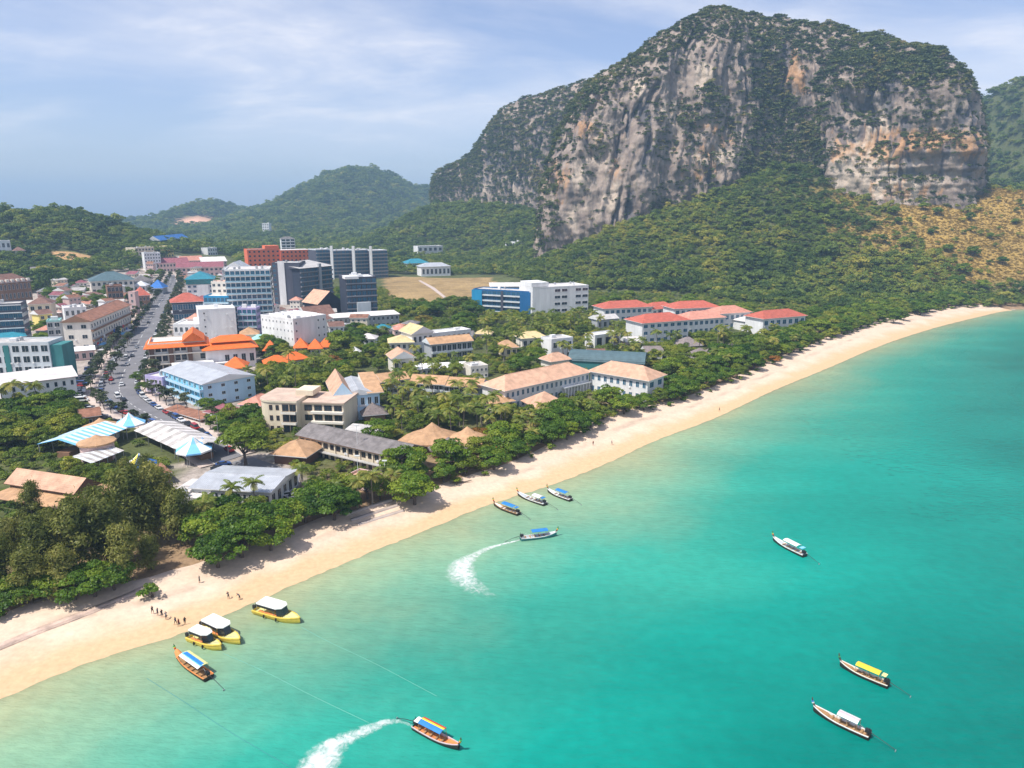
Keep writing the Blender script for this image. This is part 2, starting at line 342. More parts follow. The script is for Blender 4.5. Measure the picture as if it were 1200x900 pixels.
def npmesh(name, V, F, mats, attrs=None, smooth=True):
    me = bpy.data.meshes.new(name); V = np.asarray(V, np.float32); F = np.asarray(F, np.int32); k = F.shape[1]
    me.vertices.add(len(V)); me.vertices.foreach_set('co', V.ravel())
    me.loops.add(F.size); me.loops.foreach_set('vertex_index', F.ravel())
    me.polygons.add(len(F)); me.polygons.foreach_set('loop_start', np.arange(0, F.size, k, dtype=np.int32)); me.polygons.foreach_set('loop_total', np.full(len(F), k, np.int32))
    for q in mats: me.materials.append(MATS[q] if isinstance(q, str) else q)
    if smooth: me.polygons.foreach_set('use_smooth', np.ones(len(F), bool))
    me.update(calc_edges=True)
    for n, (ty, a) in (attrs or {}).items():
        at_ = me.attributes.new(n, ty, 'POINT')
        a = np.asarray(a, np.float32)
        at_.data.foreach_set('color' if ty == 'FLOAT_COLOR' else 'value', a.ravel())
    return me
def gridfaces(nx, ny):
    i = np.arange(nx - 1)[None, :] + nx * np.arange(ny - 1)[:, None]; i = i.ravel()
    return np.stack([i, i + 1, i + 1 + nx, i + nx], 1)
def axis(dense0, dense1, step, far0, far1, g=1.12):
    a = list(np.arange(dense0, dense1 + step, step)); d = step
    while a[-1] < far1: d *= g; a.append(a[-1] + d)
    a[-1] = max(far1, a[-2] + 1); d = step
    while a[0] > far0: d *= g; a.insert(0, a[0] - d)
    a[0] = min(far0, a[1] - 1)
    return np.array(a)

# ------------------------------------------------------------------ ground
TOWN_PX = [[(-30, 380), (20, 345), (110, 325), (170, 300), (215, 300), (290, 325), (335, 350), (385, 365), (380, 395), (310, 395), (300, 440), (285, 480), (250, 520), (180, 490), (110, 460), (-30, 480)],
           [(205, 545), (270, 520), (345, 540), (350, 575), (200, 590)]]
FIELD_PX = [[(448, 326), (470, 324), (520, 326), (575, 325), (585, 340), (560, 356), (500, 357), (455, 348)]]
SCAR_PX = [[(198, 262), (222, 252), (245, 255), (256, 264)]]
BARE_PX = [[(52, 296), (80, 294), (108, 300), (106, 309), (70, 304)]]
gx = axis(-620, 900, 5.5, -9000, 9000); gy = axis(60, 1250, 5.5, -260, 9000)
GX, GY = np.meshgrid(gx, gy); GZ = ground(GX, GY)
V = np.stack([GX.ravel(), GY.ravel(), GZ.ravel()], 1); PX, PY = proj(V); S = shore_s(V[:, 0], V[:, 1])
n1 = fbm(V[:, 0] / 35, V[:, 1] / 35, V[:, 0] * 0, 4)[:, None]; n2 = fbm(V[:, 0] / 9, V[:, 1] / 9, V[:, 0] * 0 + 4, 3)[:, None]
C = np.array([0.080, 0.095, 0.034]) * (1 + 0.5 * n1) + 0 * n2
C = C + np.clip(n2, 0, 1) * np.array([0.10, 0.07, 0.03])
def blend(mask, col, amt=0.3):
    global C
    mask = np.asarray(mask, float)[:, None]; C = C * (1 - mask) + mask * np.array(col) * (1 + amt * n2 + amt * n1)
blend(sstep(60, 20, S), (0.30, 0.20, 0.12))
for p in TOWN_PX: blend(inpoly(PX, PY, p) & (V[:, 1] < 1100), (0.36, 0.31, 0.27), 0.5)
for p in FIELD_PX: blend(inpoly(PX, PY, p) & (V[:, 1] < 1200), (0.31, 0.215, 0.10), 0.5)
GOLD = sstep(930, 1100, PX + 160 * n1[:, 0] + (262 - PY) * 0.5) * sstep(600, 640, V[:, 1]) * sstep(8, 26, V[:, 2]) * (V[:, 1] < 1000) * sstep(352, 325, PY)
blend(GOLD, (0.34, 0.225, 0.065), 0.32)
for p in SCAR_PX: blend(inpoly(PX, PY, p) & (V[:, 1] > 1800), (0.72, 0.40, 0.27), 0.4)
for p in BARE_PX: blend(inpoly(PX, PY, p) & (V[:, 1] < 1100), (0.46, 0.28, 0.13), 0.3)
C = np.clip(np.hstack([C, np.ones((len(C), 1))]), 0, 1)
def vcolmat(name, bumpd=0.4, noise=0.5, sc=0.5):
    m = bpy.data.materials.new(name); m.use_nodes = True; t = m.node_tree; b = t.nodes['Principled BSDF']; MATS[name] = m
    b.inputs['Roughness'].default_value = 0.95; b.inputs['Specular IOR Level'].default_value = 0.15
    a = N(t, 'ShaderNodeAttribute', attribute_name='gcol'); tcd = N(t, 'ShaderNodeTexCoord')
    no = N(t, 'ShaderNodeTexNoise'); no.inputs['Scale'].default_value = sc; no.inputs['Detail'].default_value = 6; no.inputs['Roughness'].default_value = 0.7; lk(t, tcd.outputs['Object'], no.inputs[0])
    mr = N(t, 'ShaderNodeMapRange'); mr.inputs[1].default_value = 0.25; mr.inputs[2].default_value = 0.75; mr.inputs[3].default_value = 1 - noise; mr.inputs[4].default_value = 1 + noise; lk(t, no.outputs[0], mr.inputs[0])
    vm = N(t, 'ShaderNodeVectorMath', operation='SCALE'); lk(t, a.outputs['Color'], vm.inputs[0]); lk(t, mr.outputs[0], vm.inputs['Scale']); lk(t, vm.outputs[0], b.inputs['Base Color'])
    bp = N(t, 'ShaderNodeBump'); bp.inputs['Strength'].default_value = 0.7; bp.inputs['Distance'].default_value = bumpd; lk(t, no.outputs[0], bp.inputs['Height']); lk(t, bp.outputs[0], b.inputs['Normal'])
    return m
vcolmat('earth')
def g1(x, y):                             # quick look-up in the grid just made
    i = min(max(int(np.searchsorted(gx, x)) - 1, 0), len(gx) - 2); j = min(max(int(np.searchsorted(gy, y)) - 1, 0), len(gy) - 2)
    a = (x - gx[i]) / (gx[i + 1] - gx[i]); b = (y - gy[j]) / (gy[j + 1] - gy[j])
    return float((GZ[j, i] * (1 - a) + GZ[j, i + 1] * a) * (1 - b) + (GZ[j + 1, i] * (1 - a) + GZ[j + 1, i + 1] * a) * b)
o = link('ground', npmesh('ground', V, gridfaces(len(gx), len(gy)), ['earth'], {'gcol': ('FLOAT_COLOR', C)})); o['kind'] = 'structure'

# ------------------------------------------------------------------ sea
sx_ = axis(-180, 520, 4.0, -9000, 9000, 1.2); sy_ = axis(40, 660, 4.0, -260, 9000, 1.2)
X_, Y_ = np.meshgrid(sx_, sy_); X_ = X_.ravel(); Y_ = Y_.ravel(); S = shore_s(X_, Y_)
q = np.maximum(-S, 0)
dep = q * (0.75 + 0.45 * sstep(150, 420, Y_)) * (1 + 0.35 * fbm(X_ / 60, Y_ / 60, X_ * 0, 3))
m = bpy.data.materials.new('seawater'); m.use_nodes = True; t = m.node_tree; MATS['seawater'] = m; b = t.nodes['Principled BSDF']; mo = t.nodes['Material Output']
a_d = N(t, 'ShaderNodeAttribute', attribute_name='deep'); a_s = N(t, 'ShaderNodeAttribute', attribute_name='off'); tcd = N(t, 'ShaderNodeTexCoord')
no = N(t, 'ShaderNodeTexNoise'); no.inputs['Scale'].default_value = 0.035; no.inputs['Detail'].default_value = 6; no.inputs['Roughness'].default_value = 0.6; lk(t, tcd.outputs['Object'], no.inputs[0])
ma = N(t, 'ShaderNodeMath', operation='MULTIPLY_ADD'); lk(t, no.outputs[0], ma.inputs[0]); ma.inputs[1].default_value = 22.0; ma.inputs[2].default_value = -11.0
a2 = N(t, 'ShaderNodeMath', operation='ADD'); lk(t, ma.outputs[0], a2.inputs[0]); lk(t, a_d.outputs['Fac'], a2.inputs[1])
dvn = N(t, 'ShaderNodeMath', operation='DIVIDE'); lk(t, a2.outputs[0], dvn.inputs[0]); dvn.inputs[1].default_value = 160.0
cr = N(t, 'ShaderNodeValToRGB'); e = cr.color_ramp.elements
stops = [(0.0, (0.34, 0.35, 0.20)), (0.06, (0.23, 0.34, 0.21)), (0.14, (0.12, 0.315, 0.215)), (0.24, (0.03, 0.29, 0.215)), (0.36, (0.004, 0.255, 0.20)), (0.55, (0.0, 0.185, 0.148)), (0.8, (0.0, 0.138, 0.112)), (1.0, (0.0, 0.108, 0.088))]
e[0].position, e[0].color = 0, (*stops[0][1], 1); e[1].position, e[1].color = 1, (*stops[-1][1], 1)
for pz, c_ in stops[1:-1]: k = e.new(pz); k.color = (*c_, 1)
lk(t, dvn.outputs[0], cr.inputs[0])
n3 = N(t, 'ShaderNodeTexNoise'); n3.inputs['Scale'].default_value = 0.35; n3.inputs['Detail'].default_value = 4; lk(t, tcd.outputs['Object'], n3.inputs[0])
r3 = N(t, 'ShaderNodeMapRange'); r3.inputs[1].default_value = 0.3; r3.inputs[2].default_value = 0.7; r3.inputs[3].default_value = 0.93; r3.inputs[4].default_value = 1.07; lk(t, n3.outputs[0], r3.inputs[0])
n4 = N(t, 'ShaderNodeTexNoise'); n4.inputs['Scale'].default_value = 0.02; n4.inputs['Detail'].default_value = 3; mp4 = N(t, 'ShaderNodeMapping'); mp4.inputs['Rotation'].default_value = (0, 0, R(-35)); mp4.inputs['Scale'].default_value = (0.5, 1.8, 1); lk(t, tcd.outputs['Object'], mp4.inputs[0]); lk(t, mp4.outputs[0], n4.inputs[0])
r4 = N(t, 'ShaderNodeMapRange'); r4.inputs[1].default_value = 0.3; r4.inputs[2].default_value = 0.7; r4.inputs[3].default_value = 0.86; r4.inputs[4].default_value = 1.12; lk(t, n4.outputs[0], r4.inputs[0])
m4 = N(t, 'ShaderNodeMath', operation='MULTIPLY'); lk(t, r3.outputs[0], m4.inputs[0]); lk(t, r4.outputs[0], m4.inputs[1])
v3 = N(t, 'ShaderNodeVectorMath', operation='SCALE'); lk(t, cr.outputs[0], v3.inputs[0]); lk(t, m4.outputs[0], v3.inputs['Scale'])
# surf foam at the waterline
fo = N(t, 'ShaderNodeTexNoise'); fo.inputs['Scale'].default_value = 0.09; fo.inputs['Detail'].default_value = 5; lk(t, tcd.outputs['Object'], fo.inputs[0])
fw = N(t, 'ShaderNodeMapRange'); fw.inputs[1].default_value = 0.40; fw.inputs[2].default_value = 0.66; fw.inputs[3].default_value = 0.1; fw.inputs[4].default_value = 2.0; lk(t, fo.outputs[0], fw.inputs[0])
dl = N(t, 'ShaderNodeMath', operation='SUBTRACT'); lk(t, a_s.outputs['Fac'], dl.inputs[0]); dl.inputs[1].default_value = 1.2
ab = N(t, 'ShaderNodeMath', operation='ABSOLUTE'); lk(t, dl.outputs[0], ab.inputs[0])
lt = N(t, 'ShaderNodeMath', operation='SUBTRACT', use_clamp=True); lk(t, fw.outputs[0], lt.inputs[0]); lk(t, ab.outputs[0], lt.inputs[1])
mfo = N(t, 'ShaderNodeMix', data_type='RGBA'); lk(t, lt.outputs[0], mfo.inputs[0]); lk(t, v3.outputs[0], mfo.inputs[6]); mfo.inputs[7].default_value = (0.75, 0.72, 0.62, 1)
lk(t, mfo.outputs[2], b.inputs['Base Color']); b.inputs['Roughness'].default_value = 0.13; b.inputs['IOR'].default_value = 1.33; b.inputs['Specular IOR Level'].default_value = 0.22
wv = N(t, 'ShaderNodeTexNoise'); wv.inputs['Scale'].default_value = 0.55; wv.inputs['Detail'].default_value = 5; wv.inputs['Roughness'].default_value = 0.6
mpw = N(t, 'ShaderNodeMapping'); mpw.inputs['Rotation'].default_value = (0, 0, R(25)); mpw.inputs['Scale'].default_value = (0.6, 1.6, 1); lk(t, tcd.outputs['Object'], mpw.inputs[0]); lk(t, mpw.outputs[0], wv.inputs[0])
bp = N(t, 'ShaderNodeBump'); bp.inputs['Strength'].default_value = 0.6; bp.inputs['Distance'].default_value = 0.6; lk(t, wv.outputs[0], bp.inputs['Height']); lk(t, bp.outputs[0], b.inputs['Normal'])
al = N(t, 'ShaderNodeMapRange', interpolation_type='SMOOTHSTEP'); al.inputs[1].default_value = -0.8; al.inputs[2].default_value = 6.0; al.inputs[3].default_value = 0.2; lk(t, a_s.outputs['Fac'], al.inputs[0])
alm = N(t, 'ShaderNodeMath', operation='MAXIMUM'); lk(t, al.outputs[0], alm.inputs[0]); lk(t, lt.outputs[0], alm.inputs[1]); lk(t, alm.outputs[0], b.inputs['Alpha'])
o = link('sea', npmesh('sea', np.stack([X_, Y_, X_ * 0], 1), gridfaces(len(sx_), len(sy_)), ['seawater'], {'deep': ('FLOAT', dep), 'off': ('FLOAT', -S)})); o['kind'] = 'structure'

# ------------------------------------------------------------------ beach
NB = 420; sh = catmull([tuple(at(*p)[:2]) for p in SHORE_PX], NB); bk = catmull([tuple(at(*p)[:2]) for p in BACK_PX], NB)
tt = np.concatenate([np.linspace(-0.5, 0, 5)[:-1], np.linspace(0, 1, 16), [1.12]])
P = sh[:, None, :] + (bk - sh)[:, None, :] * tt[None, :, None]
P = P.reshape(-1, 2)
wav = 1.6 * fbm(P[:, 0] / 14, P[:, 1] / 14, P[:, 0] * 0, 2); isb = np.tile(tt >= 0.99, NB)
P[:, 0] -= wav * isb; P[:, 1] += wav * isb
BZ = ground(P[:, 0], P[:, 1]) + 0.22 + 0.05 * fbm(P[:, 0] / 3, P[:, 1] / 3, P[:, 0] * 0, 2); S = shore_s(P[:, 0], P[:, 1])
T_ = np.tile(tt, NB); n1 = fbm(P[:, 0] / 10, P[:, 1] / 10, P[:, 0] * 0 + 2, 4); n2 = fbm(P[:, 0] / 40, P[:, 1] / 40, P[:, 0] * 0 + 8, 3)
wet = sstep(0.5, 0.02, T_ + 0.25 * n1 + 0.2 * n2)[:, None]; up = sstep(0.75, 1.1, T_ + 0.25 * n1)[:, None]
C = np.array([[0.66, 0.505, 0.38]]) * (1 + 0.16 * n1[:, None]); C = C * (1 - wet) + wet * np.array([[0.60, 0.41, 0.24]]); C = C * (1 - 0.55 * up) + 0.55 * up * np.array([[0.58, 0.46, 0.38]])
wr = np.exp(-((T_ + .10 * n1 - 0.58) / .05) ** 2) * sstep(-.1, .4, n2 + n1); C = C * (1 - .38 * wr[:, None])
BZ = BZ - 0.5 * sstep(1.05, 1.13, T_)
vcolmat('sand', 0.08, 0.16, 0.8)
nbx = len(tt); o = link('beach', npmesh('beach', np.stack([P[:, 0], P[:, 1], BZ], 1), gridfaces(nbx, NB)[:, ::-1], ['sand'], {'gcol': ('FLOAT_COLOR', np.hstack([np.clip(C, 0, 1), np.ones((len(C), 1))]))})); o['kind'] = 'structure'

# ------------------------------------------------------------------ roads
ROAD_L = [(196, 322), (192, 330), (184, 342), (165, 368), (141, 404), (120, 440), (114, 462), (134, 482), (170, 497), (205, 514), (232, 532), (252, 545)]
ROAD_R = [(205, 322), (207, 330), (206, 342), (195, 368), (181, 404), (168, 438), (166, 456), (178, 470), (208, 488), (238, 504), (262, 520), (285, 534)]
def ribbon(name, Lp, Rp, m_, lift, n=120, k=5, kind='structure', skirt=0.0):
    Lw = catmull([tuple(gat(*p)[:2]) for p in Lp], n); Rw = catmull([tuple(gat(*p)[:2]) for p in Rp], n)
    u = np.linspace(0, 1, k); P = (Lw[:, None, :] + (Rw - Lw)[:, None, :] * u[None, :, None]).reshape(-1, 2)
    z = ground(P[:, 0], P[:, 1]) + lift
    F = gridfaces(k, n); Vv = np.stack([P[:, 0], P[:, 1], z], 1)
    if skirt:
        for col in (0, k - 1):
            i0 = len(Vv); e_ = Vv.reshape(-1, 3)[np.arange(n) * k + col].copy(); e_[:, 2] -= skirt; Vv = np.vstack([Vv, e_])
            a_ = np.arange(n - 1) * k + col; b_ = np.arange(n - 1) + i0
            F = np.vstack([F, np.stack([a_, a_ + k, b_ + 1, b_] if col else [a_, b_, b_ + 1, a_ + k], 1)])
    o = link(name, npmesh(name, Vv, F, [m_], smooth=False)); o['kind'] = kind
    return Lw, Rw
RL, RR = ribbon('road', ROAD_L, ROAD_R, 'asphalt', 0.16)
def offset(W_, d):                         # to the left of travel
    tn = np.gradient(W_, axis=0); tn /= np.linalg.norm(tn, axis=1)[:, None]; return W_ + d * np.stack([-tn[:, 1], tn[:, 0]], 1)
def strip(name, A_, B_, m_, lift, skirt=0.0, parent=None):
    n = len(A_); P = np.stack([A_, B_], 1).reshape(-1, 2); z = ground(P[:, 0], P[:, 1]) + lift; Vv = np.stack([P[:, 0], P[:, 1], z], 1); F = gridfaces(2, n)
    if skirt:
        lo = Vv.copy(); lo[:, 2] -= skirt; i0 = len(Vv); Vv = np.vstack([Vv, lo]); a_ = np.arange(n - 1) * 2
        F = np.vstack([F, np.stack([a_, a_ + 2, a_ + 2 + i0, a_ + i0], 1), np.stack([a_ + 1, a_ + 1 + i0, a_ + 3 + i0, a_ + 3], 1)])
    return link(name, npmesh(name, Vv, F, [m_], smooth=False), parent)
# travel runs towards the camera: the pixel-left edge has land on its right hand
for nm, W_, s_ in (('pavement', RL, -1), ('pavement', RR, 1)):
    o = strip(nm, offset(W_, 0.0), offset(W_, s_ * 4.5), 'pavement', 0.30, 0.3); o['kind'] = 'structure'
    o2 = strip('kerb', offset(W_, -s_ * 0.25), offset(W_, s_ * 0.02), 'kerb', 0.315, 0.3); o2['kind'] = 'structure'
mid = (RL + RR) / 2
for j in range(4, 112, 2):
    seg = mid[j:j + 2]
    o = strip('lane_marking', offset(mid, 0.09)[j:j + 2], offset(mid, -0.09)[j:j + 2], 'road_paint', 0.168); o['kind'] = 'structure'
o = strip('dirt_track', np.array([gat(490, 329)[:2], gat(505, 338)[:2], gat(521, 350)[:2]]), np.array([gat(493, 328.6)[:2], gat(509, 337)[:2], gat(525, 350)[:2]]), 'pavement', 0.12); o['kind'] = 'structure'
# low sea wall and paved strip behind the near beach
SW = np.array([gat(*p)[:2] for p in ((-60, 792), (-5, 764), (50, 741), (100, 722), (150, 702), (172, 692))])
mat('terrace_sand', (0.55, 0.41, 0.33), 0.95, 0.25, 0.5)
o = strip('paved_terrace', SW, offset(SW, 1.6), 'terrace_sand', 0.34, 0.6); o['kind'] = 'structure'
o = strip('sea_wall', offset(SW, -0.45), offset(SW, -0.02), 'terrace_sand', 0.38, 0.9); tag(o, 'low concrete sea wall edging the paved strip behind the sand', 'sea wall')
def in_road(x, y, margin=2.0):
    poly = [tuple(p) for p in RL] + [tuple(p) for p in RR[::-1]]
    return inpoly(x, y, poly) | (segdist(x, y, [tuple(p) for p in RL[::4]]) < margin) | (segdist(x, y, [tuple(p) for p in RR[::4]]) < margin)

# ------------------------------------------------------------------ limestone massif
WING = [  # foot px, py, depth ; top px, py, depth : the lower wing running back inland
    (505, 275, 1500, 512, 204, 1520), (522, 275, 1450, 524, 198, 1470), (548, 275, 1400, 552, 180, 1430), (570, 278, 1340, 574, 150, 1380), (592, 280, 1290, 590, 131, 1340), (615, 285, 1250, 632, 113, 1310), (650, 290, 1215, 676, 101, 1275), (695, 292, 1190, 715, 90, 1245), (745, 292, 1180, 750, 84, 1230)]
MAIN = [
    (690, 308, 1090, 742, 86, 1100), (662, 312, 1010, 728, 85, 1050), (640, 314, 935, 718, 88, 1010), (636, 314, 882, 726, 82, 985), (676, 306, 864, 746, 65, 962), (710, 300, 866, 768, 49, 958), (740, 290, 868, 802, 30, 960), (790, 275, 880, 838, 13, 975), (850, 258, 890, 868, 22, 985),
    (905, 235, 905, 905, 27, 990), (945, 235, 890, 945, 32, 985), (975, 250, 845, 985, 40, 965), (1020, 256, 822, 1035, 50, 935), (1070, 260, 808, 1078, 58, 905), (1110, 260, 805, 1098, 66, 885), (1130, 258, 818, 1106, 78, 880),
    (1138, 250, 880, 1110, 92, 930), (1140, 240, 980, 1112, 108, 1020), (1140, 235, 1120, 1110, 125, 1140)]
DENTS = ((1012, 128, 24, 15, -20), (1036, 150, 12, 24, -9), (992, 118, 14, 12, -9), (870, 130, 26, 55, -10), (905, 130, 30, 75, -14), (935, 85, 12, 28, 5), (1090, 150, 45, 12, -6), (1100, 175, 60, 16, 7), (1020, 195, 40, 14, 5),
         (800, 120, 18, 40, -7), (700, 210, 10, 40, -6), (745, 180, 14, 60, 6), (765, 120, 8, 50, -7), (1150, 190, 16, 30, -4), (610, 215, 10, 50, -9), (575, 220, 8, 40, -7), (545, 215, 6, 30, 5), (1075, 205, 40, 7, -7))
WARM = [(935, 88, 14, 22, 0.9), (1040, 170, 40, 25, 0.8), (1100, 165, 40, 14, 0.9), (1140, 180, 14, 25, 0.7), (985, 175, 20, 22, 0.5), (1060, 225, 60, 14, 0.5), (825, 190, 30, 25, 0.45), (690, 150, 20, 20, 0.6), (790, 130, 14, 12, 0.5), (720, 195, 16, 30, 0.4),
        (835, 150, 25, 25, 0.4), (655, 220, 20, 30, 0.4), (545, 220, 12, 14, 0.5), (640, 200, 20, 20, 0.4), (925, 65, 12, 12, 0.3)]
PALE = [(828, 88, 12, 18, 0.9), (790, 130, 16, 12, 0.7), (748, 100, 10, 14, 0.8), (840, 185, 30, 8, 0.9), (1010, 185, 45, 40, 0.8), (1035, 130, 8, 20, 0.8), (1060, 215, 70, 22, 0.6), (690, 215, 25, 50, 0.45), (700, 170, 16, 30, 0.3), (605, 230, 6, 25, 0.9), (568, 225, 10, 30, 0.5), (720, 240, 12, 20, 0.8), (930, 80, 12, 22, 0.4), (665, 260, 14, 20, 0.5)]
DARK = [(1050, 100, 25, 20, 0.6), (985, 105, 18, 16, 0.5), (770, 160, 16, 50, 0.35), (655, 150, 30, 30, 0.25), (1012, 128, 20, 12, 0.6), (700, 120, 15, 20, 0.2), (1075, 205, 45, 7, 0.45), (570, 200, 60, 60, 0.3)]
GREEN = (([(872, 60), (900, 40), (925, 110), (962, 150), (975, 230), (930, 235), (850, 250), (855, 200), (885, 150)], 0.75), ([(800, 120), (835, 98), (848, 120), (815, 150), (798, 150)], 0.8), ([(975, 60), (1000, 95), (985, 130), (965, 150), (945, 110)], 0.5), ([(1055, 75), (1090, 75), (1085, 130), (1060, 140)], 0.4),
         ([(512, 190), (590, 130), (700, 95), (715, 95), (660, 160), (645, 215), (600, 200), (565, 205), (535, 225)], 1.0), ([(1000, 110), (1140, 90), (1140, 60), (980, 30)], 0.45), ([(720, 90), (765, 60), (800, 75), (740, 120)], 0.3), ([(1085, 155), (1130, 150), (1130, 178), (1090, 180)], 0.4), ([(800, 160), (880, 130), (870, 180), (830, 190)], 0.4),
         ([(505, 205), (640, 175), (660, 250), (640, 300), (505, 290)], 0.5), ([(640, 220), (700, 130), (725, 150), (680, 230)], 0.3), ([(760, 130), (800, 110), (870, 130), (860, 200), (800, 215), (770, 190)], 0.32), ([(725, 230), (800, 200), (860, 215), (850, 255), (740, 280)], 0.4), ([(1000, 130), (1130, 110), (1130, 150), (1040, 150)], 0.25))
SCRUB = []
def massif(name, CL, NU, NV, NC, nk, seed, pm=1.0):
    foot_ = np.array([tuple(atd(a, b, c)) for a, b, c, _, _, _ in CL]); top = np.array([tuple(atd(d, e_, f_)) for _, _, _, d, e_, f_ in CL])
    ft = catmull(np.hstack([foot_, top]), 1200); L_ = np.concatenate([[0], np.cumsum(np.linalg.norm(np.diff(0.5 * (ft[:, :2] + ft[:, 3:5]), axis=0), axis=1))])
    uu = np.interp(np.linspace(0, L_[-1], NU), L_, np.arange(1200)); ft = np.stack([np.interp(uu, np.arange(1200), ft[:, k]) for k in range(6)], 1)
    SU = np.linspace(0, L_[-1], NU) + seed * 311.0; F0, T0 = ft[:, :3], ft[:, 3:]
    tg = np.gradient(0.5 * (F0 + T0)[:, :2], axis=0); tg /= np.linalg.norm(tg, axis=1)[:, None]; k9 = np.ones(25) / 25
    tg = np.stack([np.convolve(np.pad(tg[:, i], 12, 'edge'), k9, 'valid') for i in (0, 1)], 1); tg /= np.linalg.norm(tg, axis=1)[:, None]
    ON = np.stack([tg[:, 1], -tg[:, 0]], 1)                       # outward, towards the bay
    v = np.linspace(0, 1, NV); sh_ = 0.30 * v + 0.25 * v ** 2 + 0.45 * v ** 7; hz = v - 0.02 * np.sin(v * math.pi)
    XY = F0[:, None, :2] + (T0 - F0)[:, None, :2] * sh_[None, :, None]; ZZ = F0[:, None, 2] + (T0 - F0)[:, None, 2] * hz[None, :]
    c_ = np.linspace(0, 1, NC + 1)[1:]; capd = 190 * c_ ** 1.4
    XYc = T0[:, None, :2] - ON[:, None, :] * capd[None, :, None]; ZC = T0[:, None, 2] + 5 * np.sin(np.minimum(c_ * 5, math.pi))[None, :] - (T0[:, None, 2] - 30) * (sstep(0.35, 1.0, c_) * 0.9)[None, :] - 14 * sstep(0, .4, c_)[None, :]
    X = np.concatenate([XY[..., 0], XYc[..., 0]], 1); Y = np.concatenate([XY[..., 1], XYc[..., 1]], 1); Z = np.concatenate([ZZ, ZC], 1)
    VV = np.concatenate([v, np.ones(NC)])[None, :] + X * 0; SS = SU[:, None] + X * 0; CC = np.concatenate([np.zeros(NV), c_])[None, :] + X * 0
    PXc, PYc = proj(np.stack([X, Y, Z], -1)); face = sstep(1.0, 0.93, VV) * 0.85 + 0.15
    big = 1 - np.abs(fbm(SS / 95, Z / 260, X * 0 + 2.2, 3)) * 2.6; wob = 12 * fbm(SS / 60, Z / 60, X * 0 + 3.1, 2)
    flu = fbm((SS + wob) / 17, Z / 130, X * 0 + 7.7, 4, 0.55); flu2 = 1 - 2 * np.abs(fbm((SS + wob) / 8, Z / 60, X * 0 + 1.7, 3))
    strat = fbm(SS / 120, Z / 7.5, X * 0 + 4.4, 3); rt = sstep(940, 1010, PXc) * sstep(110, 165, PYc)
    chunk = fbm(X / 22, Y / 22, Z / 26, 4, 0.55); fine = fbm(X / 6.5, Y / 6.5, Z / 11, 3, 0.6)
    crack = sstep(0.10, 0.0, np.abs(fbm((SS + wob) / 30, Z / 240, X * 0 + 6.6, 3))) * sstep(-0.15, 0.2, fbm(SS / 50, Z / 70, X * 0 + 8.8, 2))
    D = face * (13 * big + 9 * flu * (1 - 0.5 * rt) + 3.2 * flu2 * (1 - 0.6 * rt) + 4.2 * strat * rt + 7.5 * chunk + 2.6 * fine - 8 * crack * (1 - .5 * rt)) + (1 - face) * 3.5 * chunk
    for cx_, cy_, rx_, ry_, am in DENTS: D = D + am * np.exp(-(((PXc - cx_) / rx_) ** 2 + ((PYc - cy_) / ry_) ** 2) * 1.4) * face
    D = D * (0.55 + 0.45 * sstep(1300, 1000, Y))
    # tug the surface along the outward normal, which tips upward over the crest
    ce = sstep(0.90, 1.0, VV) * sstep(0.3, 0.0, CC) + sstep(0.0, 0.3, CC)
    X = X + ON[:, None, 0] * D * (1 - 0.8 * ce); Y = Y + ON[:, None, 1] * D * (1 - 0.8 * ce); Z = Z + 0.75 * D * ce + (fbm(X / 30, Y / 30, X * 0 + 5, 4) * 7 + 5 * (1 - 2 * np.abs(fbm(X / 55, Y / 55, X * 0 + 9, 2)))) * ce
    CLV = np.stack([X, Y, Z], -1); PXc, PYc = proj(CLV)
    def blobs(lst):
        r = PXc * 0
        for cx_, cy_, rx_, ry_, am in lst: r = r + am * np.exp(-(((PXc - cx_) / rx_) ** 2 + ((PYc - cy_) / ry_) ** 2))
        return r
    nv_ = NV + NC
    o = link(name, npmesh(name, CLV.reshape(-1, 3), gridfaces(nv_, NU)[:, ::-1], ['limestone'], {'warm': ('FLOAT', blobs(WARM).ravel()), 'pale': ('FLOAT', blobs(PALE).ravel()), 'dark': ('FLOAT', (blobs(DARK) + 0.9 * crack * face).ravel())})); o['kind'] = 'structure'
    e1 = np.gradient(CLV, axis=0); e2 = np.gradient(CLV, axis=1); CN = np.cross(e1, e2); CN /= np.linalg.norm(CN, axis=2)[..., None] + 1e-9
    CN = CN * np.sign((CN[..., 0] * ON[:, None, 0] + CN[..., 1] * ON[:, None, 1] + CN[..., 2] * 0.3))[..., None]
    rs = np.random.RandomState(seed + 5)
    iu = rs.randint(0, NU, nk); iv = rs.randint(0, nv_ - 14, nk); P = CLV[iu, iv]; nn = CN[iu, iv]; px, py = PXc[iu, iv], PYc[iu, iv]; capm = CC[iu, iv]
    tpx_, tpy = proj(T0[iu]); dn = fbm(P[:, 0] / 40, P[:, 1] / 40, P[:, 2] / 55, 4); zone = px * 0
    for poly, am in GREEN: zone = np.maximum(zone, am * inpoly(px + rs.normal(0, 6, nk), py + rs.normal(0, 6, nk), poly))
    near_top = sstep(48, 6, py - tpy) * (py > tpy - 12)
    prob = np.where(capm > 0, 0.95, np.clip(zone * (0.75 + dn) + 0.75 * sstep(0.34, 0.75, nn[:, 2]) + near_top * (0.75 + 0.9 * dn) + sstep(0.15, 0.5, dn) * 0.20, 0, 1)) * np.where(capm > 0.0, 0.6, 0.66) * pm
    kp = (rs.rand(nk) < prob) & (P[:, 2] > ground(P[:, 0], P[:, 1]) - 2)
    P = P[kp] - np.array([0, 0, 0.6]); n_ = len(P)
